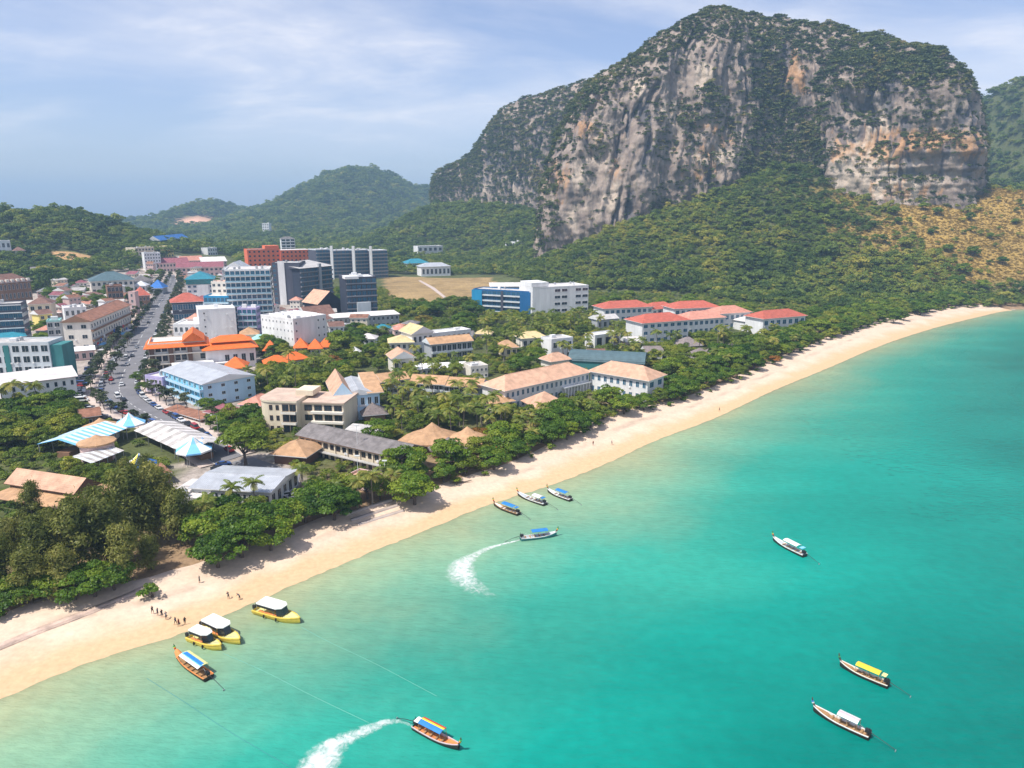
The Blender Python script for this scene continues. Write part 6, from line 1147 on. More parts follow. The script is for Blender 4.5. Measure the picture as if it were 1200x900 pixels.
fill(['resort', 'almond'], [(160, 322), (200, 322), (215, 330), (300, 330), (290, 345), (215, 340), (165, 335)], 14, 0.8, 1.1, 'tree among the far shops at the end of the road', 'trees among the far shops', 7, 22)
fill(['resort', 'almond'], [(100, 346), (150, 336), (158, 350), (134, 372), (114, 366)], 12, 0.6, .9, 'leafy yard tree behind the long shophouse row', 'yard trees behind the shophouse row', 5, 31)
fill(['resort', 'street'], [(196, 392), (236, 404), (236, 412), (200, 416), (186, 404)], 8, 0.5, .75, {'resort': 'small tree squeezed between white annexe and cream hotel', 'street': 'thin tree squeezed between white annexe and cream hotel'}, {'resort': 'small trees by the white annexe', 'street': 'thin trees by the white annexe'}, 4, 32)
fill(['resort'], [(0, 410), (60, 410), (76, 430), (60, 442), (0, 442)], 8, 0.5, .7, 'small tree in the yards behind the grey apartment block', 'yard trees behind the grey block', 5, 33)
fill(['resort', 'almond'], [(232, 478), (300, 492), (310, 505), (296, 528), (262, 516)], 14, 0.55, .85, 'leafy tree beside the lower road past the light blue block', 'trees beside the lower road', 4.5, 34)
# kerbside rows
for W_, s_, lb, gp, d0 in ((RL, -1, 'small grey green street tree on the shophouse side of the road', 'street trees on the shophouse side', 2.0), (RR, 1, 'small grey green street tree on the hotel side of the road', 'street trees on the hotel side', 2.0)):
    for off_, step in ((2.2, 8.5), (-4.6 if s_ < 0 else 2.2 + 3, 13.0)):
        Wd = offset(W_, s_ * off_); cm = np.concatenate([[0], np.cumsum(np.linalg.norm(np.diff(Wd, axis=0), axis=1))]); d = 12.0
        while d < cm[-1] - 30:
            i = int(np.searchsorted(cm, d)); x, y = Wd[i]
            if not (y < 300 and s_ < 0 and off_ < 0) and all(not inpoly(np.array([x]), np.array([y]), f_)[0] for f_ in FOOT): tree('street', x, y, _tr.uniform(.85, 1.45), lb, gp)
            d += step * _tr.uniform(.8, 1.25)
fill(['street', 'resort'], [(190, 500), (230, 520), (245, 532), (225, 535), (185, 512)], 6, 0.5, .8, {'street': 'young tree on the road island by the market', 'resort': 'bushy tree on the road island by the market'}, {'street': 'young trees on the road island', 'resort': 'bushy trees on the road island'}, 3, 23)
# undergrowth that closes the gaps between the trees of resort and grove
rs = np.random.RandomState(31); A_, B_ = np.meshgrid(np.arange(-320, 420, 4.2), np.arange(130, 700, 3.8)); A_ = A_.ravel() + rs.uniform(-2, 2, A_.size); B_ = B_.ravel() + rs.uniform(-2, 2, B_.size); z = ground(A_, B_); px, py = proj(np.stack([A_, B_, z], 1)); s_ = shore_s(A_, B_)
bkd = segdist(A_, B_, [tuple(p) for p in bk[::6]]); inl = shore_s(A_, B_) > 14
ok = inl & infl(px, py, BUILT_PX) & ~infl(px, py, TOWN_PX) & ~infl(px, py, FIELD_PX) & (px > -40) & (px < 1180) & (fbm(A_ / 28, B_ / 28, A_ * 0 + 6, 3) > -0.22) & ~in_road(A_, B_, 6.0) & ~inpoly(A_, B_, [tuple(p) for p in sh] + [tuple(p) for p in bk[::-1]]) & ~((px < 520) & (s_ < 44) & (bkd < 22))
cpx = [(240, 548), (296, 530), (356, 556), (350, 595), (296, 575)]; ok &= ~inpoly(px, py, cpx)
for f_ in FOOT: ok &= ~inpoly(A_, B_, f_)
A_, B_, z = A_[ok], B_[ok], z[ok]; nq = len(A_)
scatter('undergrowth', np.stack([A_, B_, z - .2], 1), rs.uniform(1.2, 2.7, nq), np.clip(.5 + .6 * fbm(A_ / 18, B_ / 18, A_ * 0, 2) + rs.normal(0, .15, nq), 0, 1), FSRC, 8, rs.uniform(.7, 1.2, nq))
# lone bushes on the golden slope
for px, py, s in ((1082, 246, 1.2), (1098, 252, 1.3), (1136, 258, 1.2), (1045, 252, 1.3), (1052, 262, 1.0), (1110, 295, 1.1), (1140, 300, 1.4), (1128, 322, 1.6), (1060, 285, 1.0), (1160, 280, .9), (1175, 310, 1.2), (1090, 275, .8), (1190, 262, .8), (1120, 335, 1.5), (1150, 340, 1.4)): 
    p = gat(px, py); tree('almond', p.x, p.y, s * .75, 'lone dark green tree on the golden grass slope under the cliff', 'lone trees on the golden slope')

# ------------------------------------------------------------------ street furniture and cars
for k, i in enumerate(range(14, 112, 9)):
    x, y = offset(RR, 0.9)[i]; root = tag(empty('street_lamp', (x, y, g1(x, y) + .28)), 'tall grey street lamp on the hotel side kerb', 'street lamp', 'street lamps along the road'); d = mid[i] - RR[i]; d = d / np.linalg.norm(d)
    MB().tube([(0, 0, 0), (0, 0, 8.0)], [.11, .07], 6).build('pole', 'steel', root); MB().tube([(0, 0, 8.0), (d[0] * 1.0, d[1] * 1.0, 8.5), (d[0] * 2.2, d[1] * 2.2, 8.6)], .05, 5).build('arm', 'steel', root); MB().box(d[0] * 2.2 - .3, d[0] * 2.2 + .3, d[1] * 2.2 - .15, d[1] * 2.2 + .15, 8.5, 8.68).build('lamp_head', 'frame_white', root)
for k, (px, py, h_) in enumerate(((420, 545, 13), (421, 582, 12), (452, 575, 9))):
    p = gat(px, py); root = tag(empty('flood_light', (p.x, p.y, p.z)), ['tall pole with white lamp behind the long brown wing', 'thin pole lamp on the terrace before the long brown wing', 'short pole lamp at the sandy edge of the long brown wing'][k], 'street lamp'); MB().tube([(0, 0, 0), (0, 0, h_)], [.12, .07], 6).build('pole', 'frame_white', root); MB().box(-.7, .7, -.2, .2, h_, h_ + .3).build('lamp_head', 'frame_white', root)
CARC = {'white': (0.78, 0.78, 0.77), 'silver': (0.42, 0.43, 0.45), 'black': (0.025, 0.025, 0.03), 'red': (0.42, 0.03, 0.03), 'grey': (0.14, 0.145, 0.16), 'blue': (0.04, 0.10, 0.30)}
mat('tyre', (0.02, 0.02, 0.02), 0.9, 0.1); mat('car_glass', (0.02, 0.025, 0.03), 0.08, 0.05, spec=0.7)
def car_body(kind):
    L, Wd = (4.5, 1.78) if kind == 'sedan' else (5.0, 1.85); hw = Wd / 2
    prof = [(-L / 2, .35), (-L / 2, .82), (-L / 2 + .25, .95), (L * .22, .95), (L / 2 - .12, .78), (L / 2, .55), (L / 2, .32)] if kind == 'sedan' else [(-L / 2, .4), (-L / 2, 1.05), (L * .28, 1.05), (L / 2 - .1, .95), (L / 2, .6), (L / 2, .38)]
    n = len(prof); b_ = MB(); ins = [0.06 if z > .9 else 0 for _, z in prof]
    b_.add([(x, -hw + e_, z) for (x, z), e_ in zip(prof, ins)] + [(x, hw - e_, z) for (x, z), e_ in zip(prof, ins)], [(i, n + i, n + (i + 1) % n, (i + 1) % n) for i in range(n)] + [tuple(range(n)), tuple(range(n, 2 * n))[::-1]])
    return b_, L, hw
def cabin(kind, L, hw):
    x0, x1, x2, x3, zt, zb_ = (-L * .42, -L * .24, L * .08, L * .24, 1.45, .94) if kind == 'sedan' else (-L * .49, -L * .46, L * .2, L * .34, 1.95, 1.04)
    e_, f_ = hw - .1, hw - .25; g_ = MB().add([(x0, -e_, zb_), (x3, -e_, zb_), (x3, e_, zb_), (x0, e_, zb_), (x1, -f_, zt - .06), (x2, -f_, zt - .06), (x2, f_, zt - .06), (x1, f_, zt - .06)], [(0, 1, 5, 4), (1, 2, 6, 5), (2, 3, 7, 6), (3, 0, 4, 7)])
    r_ = MB().box(x1 - .05, x2 + .05, -f_ - .02, f_ + .02, zt - .06, zt); return g_, r_
CARM = {}
def car(x, y, rz, col, kind, label, group):
    if (kind, col) not in CARM:
        mat('car_' + col, CARC[col], 0.3, 0.04, spec=0.5, metal=0.15); b_, L, hw = car_body(kind); g_, r_ = cabin(kind, L, hw)
        whl = MB(); whl.tube([(0, -.1, 0), (0, .1, 0)], .33, 10); CARM[(kind, col)] = (b_.mesh('body', 'car_' + col), g_.mesh('cabin_window', 'car_glass'), r_.mesh('roof', 'car_' + col), whl.mesh('wheel', 'tyre'), L, hw)
    B_, G_, Rf, Wh, L, hw = CARM[(kind, col)]; z = g1(x, y) + .165; r = tag(empty('car' if kind == 'sedan' else 'van', (x, y, z), rz), label, 'car' if kind == 'sedan' else 'van', group)
    link('body', B_, r); link('cabin_window', G_, r); link('roof', Rf, r)
    for a in (-.3, .3):
        for s_ in (-1, 1): link('wheel', Wh, r, (a * L, s_ * (hw - .06), .33))
def park(W_, s_, off_, i0, i1, side, step=6.0, ang=0.0, prob=.85):
    Wd = offset(W_, -s_ * off_); cm = np.concatenate([[0], np.cumsum(np.linalg.norm(np.diff(Wd, axis=0), axis=1))]); d = cm[i0]
    while d < cm[i1]:
        i = min(int(np.searchsorted(cm, d)), len(Wd) - 2); tv = Wd[i + 1] - Wd[i]; c_ = _tr.choice(['white', 'white', 'silver', 'black', 'black', 'grey', 'red', 'blue']); kd = 'van' if _tr.random() < .22 else 'sedan'
        if _tr.random() < prob: car(Wd[i][0], Wd[i][1], math.atan2(tv[1], tv[0]) + ang, c_, kd, '%s %s parked %s' % (c_, 'van' if kd == 'van' else 'car', side), '%s %ss parked %s' % (c_, 'van' if kd == 'van' else 'car', side))
        d += step * _tr.uniform(.95, 1.25)
park(RL, -1, 1.6, 20, 92, 'along the shophouse side kerb', 6.2); park(RR, 1, 1.6, 66, 118, 'along the outer kerb of the road bend', 5.6); park(RR, 1, 1.6, 22, 60, 'along the hotel side kerb', 8.5, 0, .6)
park(RL, -1, -6.4, 40, 82, 'on the shophouse forecourt', 3.2, 1.2, .7)
for px, py, c_, kd, lb in ((138, 466, 'white', 'van', 'white van driving on the open road bend'), (145, 470, 'black', 'sedan', 'black car following the white van on the bend'), (143, 452, 'white', 'sedan', 'white car driving up the wide road'), (130, 446, 'red', 'sedan', 'red car alone in the middle of the road'), (149, 428, 'white', 'sedan', 'white car driving beside the hotel side trees'), (148, 420, 'white', 'van', 'white pickup van higher up the road'), (174, 379, 'black', 'sedan', 'black car far up the road'), (155, 418, 'grey', 'sedan', 'grey car beside the pickup van'), (160, 408, 'silver', 'sedan', 'silver car further up the road')):
    p = gat(px, py); i = int(np.argmin(np.hypot(mid[:, 0] - p.x, mid[:, 1] - p.y))); tv = mid[min(i + 1, 119)] - mid[max(i - 1, 0)]; car(p.x, p.y, math.atan2(tv[1], tv[0]) + (math.pi if px > 140 else 0), c_, kd, lb, None)
for k, (px, py) in enumerate(((256, 551), (263, 554), (270, 556), (338, 582), (346, 584), (262, 546))): 
    p = gat(px, py); car(p.x, p.y, _tr.uniform(.3, .6), ['black', 'grey', 'white', 'white', 'silver', 'blue'][k], 'sedan', ['black car in the car park under the rain tree', 'grey car in the car park under the rain tree', 'white car in the car park under the rain tree', 'white car behind the seafront block', 'silver car behind the seafront block', 'blue car at the back of the rain tree car park'][k], None)
# car park slab by the rain tree
cp = [gat(*p) for p in ((246, 548), (296, 536), (352, 556), (345, 590), (300, 570))]; o = MB().add([(p.x, p.y, p.z + .13) for p in cp], [tuple(range(5))]).build('car_park', 'asphalt'); o['kind'] = 'structure'

# ------------------------------------------------------------------ boats
for n_, c_ in (('boat_dark', (0.05, 0.035, 0.03)), ('boat_red', (0.50, 0.10, 0.05)), ('boat_white', (0.74, 0.74, 0.72)), ('boat_blue', (0.03, 0.20, 0.52)), ('boat_yellow', (0.85, 0.58, 0.05)), ('boat_teal', (0.05, 0.22, 0.24)), ('boat_orange', (0.72, 0.26, 0.08)),
               ('speedboat_yellow', (0.80, 0.58, 0.10)), ('pale_yellow', (0.70, 0.66, 0.28)), ('canvas_white', (0.78, 0.78, 0.76)), ('canvas_pink', (0.62, 0.48, 0.50)), ('engine_black', (0.025, 0.025, 0.028)), ('ribbon_red', (0.60, 0.04, 0.04)), ('ribbon_green', (0.05, 0.35, 0.12)), ('canvas_grey', (0.50, 0.53, 0.56))):
    mat(n_, c_, 0.55, 0.10, 1.2)
def section(t, L):
    b_ = 1.02 * (max(0.0, 1 - abs((t - .42) / (.62 if t > .42 else .95)) ** 2.3)) ** .8 + .03; sh = .62 + .12 * (1 - t) ** 3 + 1.15 * max(0, t - .45) ** 2.2 * 2.0; ke = -.3 + .75 * max(0, t - .62) ** 2 * 5
    return b_, sh, min(ke, sh - .12)
def longtail(label, bow, stern, hull='boat_dark', trim='boat_white', deck='timber', canopy=('boat_blue',), ribbons=('ribbon_red', 'boat_yellow', 'ribbon_green'), aft=None, tail=True, can=(.16, .62), bowcloth=None, tarp=None, hgt=1.75):
    A, B = at(*stern), at(*bow); L = (B - A).length; rz = math.atan2(B.y - A.y, B.x - A.x); root = tag(empty('longtail_boat', (A.x, A.y, 0.0), rz), label, 'longtail boat')
    n = 18; T = np.linspace(0, 1, n); b_ = MB(); tr_ = MB(); dk = MB(); W_ = L / 10.5
    rows = []
    for t in T:
        hb, sh, ke = section(t, L); hb *= W_; x = t * L; rows.append([(x, -hb, sh), (x, -hb * .92, sh * .45 + ke * .55), (x, -hb * .45, ke), (x, 0, ke - .05), (x, hb * .45, ke), (x, hb * .92, sh * .45 + ke * .55), (x, hb, sh)])
    b_.add([p for r in rows for p in r], [(i * 7 + k, i * 7 + k + 1, (i + 1) * 7 + k + 1, (i + 1) * 7 + k) for i in range(n - 1) for k in range(6)] + [tuple(range(7))[::-1]]); b_.build('hull', hull, root, True)
    for s_ in (-1, 1):
        P = []
        for t in T: hb, sh, ke = section(t, L); hb *= W_; P += [(t * L, s_ * (hb + .03), sh + .06), (t * L, s_ * max(hb - .12, .01), sh + .06), (t * L, s_ * (hb + .03), sh - .07), (t * L, s_ * max(hb - .12, .01), sh - .3)]
        f = []
        for i in range(n - 1):
            a, c = i * 4, (i + 1) * 4; f += [(a, a + 1, c + 1, c), (a, c, c + 2, a + 2), (a + 1, a + 3, c + 3, c + 1)]
        MB().add(P, f).build('gunwale', trim, root)
    P = []
    for t in T: hb, sh, ke = section(t, L); hb *= W_; z = sh - (.32 if t < .72 else .06); P += [(t * L, -hb * .9, z), (t * L, hb * .9, z)]
    dk.add(P, [(2 * i, 2 * i + 2, 2 * i + 3, 2 * i + 1) for i in range(n - 1)]).build('deck', deck, root)
    for k in range(5):
        t = .14 + k * .13; hb, sh, _ = section(t, L); MB().box(t * L - .14, t * L + .14, -hb * W_ * .93, hb * W_ * .93, sh - .12, sh - .04).build('bench', 'timber', root)
    hb, sh, _ = section(1, L); pr = MB().tube([(L * .94, 0, sh - .7), (L * 1.0, 0, sh + .1), (L * 1.035, 0, sh + .75), (L * 1.045, 0, sh + 1.35)], [.16, .15, .11, .07], 6).build('prow', 'dark_timber' if hull != 'boat_red' else 'timber', root)
    for k, rb in enumerate(ribbons): MB().tube([(L * (1.02 + .01 * k), 0, sh + .38 + .2 * k), (L * (1.026 + .01 * k), 0, sh + .56 + .2 * k)], .2, 7).build('ribbon', rb, pr)
    if bowcloth: MB().tube([(L * .88, 0, sh - .55), (L * .95, 0, sh + .1), (L * .985, 0, sh + .5)], [.75, .45, .2], 8).build('bow_cloth', bowcloth, root)
    x0, x1 = L * can[0], L * can[1]; hw = .98 * W_; m = len(canopy); c = MB(); seg = max(6, m * 2)
    for k in range(seg):
        a0, a1 = -1 + 2 * k / seg, -1 + 2 * (k + 1) / seg; z0, z1 = hgt + .62 - .22 * a0 * a0, hgt + .62 - .22 * a1 * a1; mi = min(m - 1, int(k * m / seg))
        c.add([(x0, a0 * hw, z0), (x1, a0 * hw, z0), (x1, a1 * hw, z1), (x0, a1 * hw, z1), (x0, a0 * hw, z0 - .07), (x1, a0 * hw, z0 - .07), (x1, a1 * hw, z1 - .07), (x0, a1 * hw, z1 - .07)], [(0, 1, 2, 3), (5, 4, 7, 6), (4, 0, 3, 7), (1, 5, 6, 2)] + ([(4, 5, 1, 0)] if k == 0 else []) + ([(3, 2, 6, 7)] if k == seg - 1 else []), mi)
    co = c.build('canopy', list(canopy), root)
    for q in (0.02, .5, .98):
        for s_ in (-1, 1): x = x0 + (x1 - x0) * q; MB().tube([(x, s_ * hw * .93, .55), (x, s_ * hw * .93, hgt + .38)], .04, 5).build('post', 'timber', root)
    if tarp: MB().box(x0 + .3, x1 - .3, -.35 * W_, .3 * W_, hgt + .60, hgt + .66).build('tarpaulin', tarp, co)
    if aft:
        r_ = MB().box(L * .06, L * .15, -.9 * W_, .55 * W_, hgt + .25, hgt + .32).build('aft_shade', aft, root); MB().tube([(L * .1, 0, .5), (L * .1, 0, hgt + .26)], .04, 5).build('shade_post', 'steel', r_)
    en = MB(); en.box(-.1, .75, -.3, .3, 1.0, 1.55); en.tube([(.3, 0, .5), (.3, 0, 1.05)], .09, 6); en.tube([(.1, .2, 1.5), (.1, .2, 2.0)], .06, 5); eng = en.build('engine', 'engine_black', root); MB().tube([(.8, 0, 1.35), (1.7, 0, 1.75)], .035, 5).build('tiller', 'steel', eng)
    ang = -.28
    sh_ = MB().tube([(0, 0, 1.2), (-L * .22, 0, .75), (-L * .42, 0, .12 if not tail else .3)], [.06, .05, .04], 5).build('tail_shaft', 'engine_black', root); MB().box(-L * .43, -L * .42, -.16, .16, -.04, .26).build('propeller', 'steel', sh_)
    return root
longtail('orange red longtail boat with patched blue, white and yellow canopy near the speedboats', (207, 770), (245, 797), 'boat_dark', 'boat_orange', 'timber', ('pale_yellow', 'pale_yellow', 'light_blue_cloth', 'canvas_white'), bowcloth='boat_orange', can=(.14, .72), tarp='boat_blue')
longtail('longtail boat with blue canopy and ochre bow at the water edge', (579, 593), (608, 604), 'boat_dark', 'timber', 'pale_cream_wall', ('boat_blue',), aft='boat_blue')
longtail('white longtail boat with small white awning between two blue canopied boats', (607, 581), (639, 592.5), 'boat_dark', 'boat_white', 'canvas_grey', ('canvas_white',), aft='boat_blue', can=(.14, .42))
longtail('white decked longtail boat with dark blue canopy moored off the sand', (642, 577), (669, 587.5), 'boat_dark', 'boat_white', 'canvas_white', ('boat_blue',), can=(.16, .6))
longtail('pale longtail boat under way with wide blue canopy and curling wake', (652, 628), (610, 633), 'boat_teal', 'boat_white', 'canvas_grey', ('boat_blue',), can=(.3, .74), tail=False)
longtail('dark hulled longtail boat with white canopy alone in deep water', (906, 634), (943, 653), 'boat_dark', 'boat_white', 'canvas_grey', ('canvas_white',), aft='light_blue_cloth', can=(.2, .62))
longtail('longtail boat with bright yellow canopy and pale yellow aft shade', (984, 781), (1041, 806), 'boat_dark', 'pale_cream_wall', 'timber', ('boat_yellow',), aft='pale_yellow', ribbons=('boat_dark', 'ribbon_green'), can=(.18, .66))
longtail('white trimmed longtail boat with faded pink and white canopy', (953, 834), (1019, 866), 'boat_dark', 'boat_white', 'timber', ('canvas_white', 'canvas_pink', 'canvas_white'), ribbons=('canvas_white', 'boat_blue'), can=(.2, .56))
longtail('varnished longtail boat under way with blue, yellow and red striped canopy', (538, 880), (486, 853), 'boat_dark', 'canvas_pink', 'boat_orange', ('boat_blue', 'boat_blue', 'boat_yellow', 'ribbon_red'), can=(.16, .66), tail=False, aft='canvas_white')
def speedboat(label, bow, stern):
    A, B = at(*stern), at(*bow); L = (B - A).length; rz = math.atan2(B.y - A.y, B.x - A.x); root = tag(empty('speedboat', (A.x, A.y, 0), rz), label, 'speedboat', None); n = 14; T = np.linspace(0, 1, n); rows = []; hw0 = L * .145
    for t in T:
        hb = hw0 * (1 if t < .55 else max(.03, 1 - ((t - .55) / .45) ** 2.2)); sh = 1.0 + .35 * t * t; ke = -.35 + 1.0 * max(0, t - .7) ** 2 * 6; x = t * L
        rows.append([(x, -hb, sh), (x, -hb * .96, sh * .5), (x, -hb * .75, ke * .5 + .15), (x, 0, min(ke, sh - .2)), (x, hb * .75, ke * .5 + .15), (x, hb * .96, sh * .5), (x, hb, sh)])
    MB().add([p for r in rows for p in r], [(i * 7 + k, i * 7 + k + 1, (i + 1) * 7 + k + 1, (i + 1) * 7 + k) for i in range(n - 1) for k in range(6)] + [tuple(range(7))[::-1]]).build('hull', 'speedboat_yellow', root, True)
    P = []
    for i, r in enumerate(rows): z = r[0][2] - (.55 if T[i] < .68 else .02); P += [(r[0][0], r[0][1] * .93, z), (r[0][0], r[6][1] * .93, z)]
    MB().add(P, [(2 * i, 2 * i + 2, 2 * i + 3, 2 * i + 1) for i in range(n - 1)]).build('deck', 'pale_yellow', root)
    for s_ in (-1, 1):
        P = []
        for r in rows: x, y, z = r[0] if s_ < 0 else r[6]; P += [(x, y + s_ * .05, z + .05), (x, y - s_ * .22, z + .05), (x, y + s_ * .05, z - .15)]
        MB().add(P, [q for i in range(n - 1) for q in ((3 * i, 3 * i + 1, 3 * i + 4, 3 * i + 3), (3 * i, 3 * i + 3, 3 * i + 5, 3 * i + 2))]).build('gunwale', 'speedboat_yellow', root)
    x0, x1, h_ = L * .1, L * .66, 2.75; w_ = hw0 * .94; rf = MB(); poly = [(x0, -w_ * .9), (x0 + .3, -w_), (x1 - 1.0, -w_), (x1, -w_ * .55), (x1, w_ * .55), (x1 - 1.0, w_), (x0 + .3, w_), (x0, w_ * .9)]
    rf.prism(poly, h_, h_ + .16); rf.add([(x, y, h_) for x, y in poly], [tuple(range(8))[::-1]]); ro = rf.build('hard_top', 'canvas_white', root); MB().box(x0 + .8, x1 - 1.4, -.3, .3, h_ + .16, h_ + .24).build('roof_rib', 'canvas_white', ro)
    for q in (.02, .35, .7):
        for s_ in (-1, 1): x = x0 + (x1 - x0) * q + .1; MB().tube([(x, s_ * w_ * .93, .9), (x, s_ * w_ * .93, h_)], .05, 5).build('post', 'steel', root)
    MB().add([(x1 - .9, -w_ * .95, 1.3), (x1 + .3, -w_ * .5, 1.35), (x1 + .3, w_ * .5, 1.35), (x1 - .9, w_ * .95, 1.3), (x1 - 1.1, -w_ * .9, h_ - .02), (x1 - .15, -w_ * .5, h_ - .02), (x1 - .15, w_ * .5, h_ - .02), (x1 - 1.1, w_ * .9, h_ - .02)], [(0, 1, 5, 4), (1, 2, 6, 5), (2, 3, 7, 6)]).build('windscreen', 'car_glass', root)
    for s_ in (-1, 1): MB().box(x0 + .4, x1 - 1.2, s_ * w_ * .7 - .3, s_ * w_ * .7 + .3, .7, 1.15).build('bench', 'boat_orange', root); MB().box(x0 + .5, x1 - 1.3, s_ * (w_ + .0) - .02, s_ * (w_ + .0) + .02, h_ - .5, h_ - .02).build('side_curtain', 'engine_black', root)
    for y in (-.45, .45): en = MB(); en.box(-.7, -.05, y - .22, y + .22, .75, 1.5); en.box(-.5, -.25, y - .08, y + .08, -.3, .75); en.build('outboard_engine', 'engine_black', root)
    for q in (.3, .58):
        MB().tube([(L * q, -hw0 - .14, .95), (L * q, -hw0 - .16, .3)], .16, 7).build('fender', 'engine_black', root)
    MB().tube([(L * .72, -hw0 * .8, 1.4), (L * .85, -hw0 * .55, 1.75), (L * .97, 0, 1.85), (L * .85, hw0 * .55, 1.75), (L * .72, hw0 * .8, 1.4)], .035, 5).build('bow_rail', 'steel', root)
    return root
speedboat('yellow speedboat with long white hard top moored apart from the pair', (352, 731), (302, 716)); speedboat('larger yellow speedboat of the pair, white hard top, beside a shorter one', (282, 756), (240, 736)); speedboat('shorter yellow speedboat of the pair, next to the orange longtail boat', (260, 763), (224, 749))
# ------------------------------------------------------------------ wakes and mooring lines
m = bpy.data.materials.new('foam'); m.use_nodes = True; t = m.node_tree; MATS['foam'] = m; b = t.nodes['Principled BSDF']; b.inputs['Base Color'].default_value = (0.85, 0.88, 0.86, 1); b.inputs['Roughness'].default_value = 0.9
a = N(t, 'ShaderNodeAttribute', attribute_name='den').outputs['Fac']; tcd = N(t, 'ShaderNodeTexCoord'); no = N(t, 'ShaderNodeTexNoise'); no.inputs['Scale'].default_value = 0.7; no.inputs['Detail'].default_value = 8; no.inputs['Roughness'].default_value = 0.75; no.inputs['Distortion'].default_value = 0.6; lk(t, tcd.outputs['Object'], no.inputs[0])
sm = N(t, 'ShaderNodeMath', operation='MULTIPLY_ADD'); lk(t, no.outputs[0], sm.inputs[0]); sm.inputs[1].default_value = 2.2; sm.inputs[2].default_value = -0.65; s_ = N(t, 'ShaderNodeMath', operation='ADD'); lk(t, sm.outputs[0], s_.inputs[0]); lk(t, a, s_.inputs[1]); r_ = N(t, 'ShaderNodeMapRange', interpolation_type='SMOOTHSTEP'); r_.inputs[1].default_value = 0.62; r_.inputs[2].default_value = 1.95; r_.inputs[4].default_value = 0.95; lk(t, s_.outputs[0], r_.inputs[0]); lk(t, r_.outputs[0], b.inputs['Alpha'])
def wake(name, pts, label):
    C_ = catmull([(*at(px, py)[:2], wd, dn) for px, py, wd, dn in pts], 120); xy = C_[:, :2]; tn = np.gradient(xy, axis=0); tn /= np.linalg.norm(tn, axis=1)[:, None] + 1e-9; nr = np.stack([-tn[:, 1], tn[:, 0]], 1); k = 11; u = np.linspace(-1, 1, k)
    P = xy[:, None, :] + nr[:, None, :] * (u[None, :, None] * 0.78 * C_[:, 2][:, None, None]); z = 0.05 + 0.06 * (1 - u ** 2)[None, :] * np.ones((120, 1)); den = (C_[:, 3][:, None] * (1 - np.abs(u) ** 2.5)[None, :])
    o = link(name, npmesh(name, np.concatenate([P, z[..., None]], 2).reshape(-1, 3), gridfaces(k, 120), ['foam'], {'den': ('FLOAT', den.ravel())})); o['kind'] = 'stuff'; return o
wake('boat_wake', [(609, 633, .5, .85), (590, 638, .9, .8), (572, 643, 1.4, .75), (556, 651, 2.2, .78), (543, 660, 4.2, .9), (540, 670, 5.2, .9), (548, 682, 5.0, .75), (560, 691, 3.6, .5), (575, 696, 2.2, .35), (584, 690, 1.0, .15)], '')
wake('boat_wake', [(484, 852, .4, .5), (470, 846, .8, .6), (452, 847, 1.5, .75), (436, 853, 1.8, .75), (420, 860, 2.2, .75), (402, 868, 2.8, .85), (386, 880, 4.0, .95), (374, 897, 5.0, 1.0), (366, 920, 5.6, 1.0), (360, 950, 5.5, .9)], '')
for pts, lb in ((((262, 766), (310, 787), (365, 815), (432, 847)), 'pale floating mooring line running out from the speedboat pair'), (((353, 735), (385, 752), (440, 778), (512, 816)), 'pale floating mooring line running out from the lone speedboat'), (((172, 795), (215, 822), (270, 858), (345, 902)), 'dark mooring line sunk in the shallows by the orange longtail boat')):
    P = [at(*p) for p in pts]; C_ = catmull([tuple(p[:2]) for p in P], 30); tag(MB().tube([(x, y, .02) for x, y in C_], .035, 5).build('mooring_line', 'rope' if 'pale' in lb else 'boat_teal'), lb, 'rope')

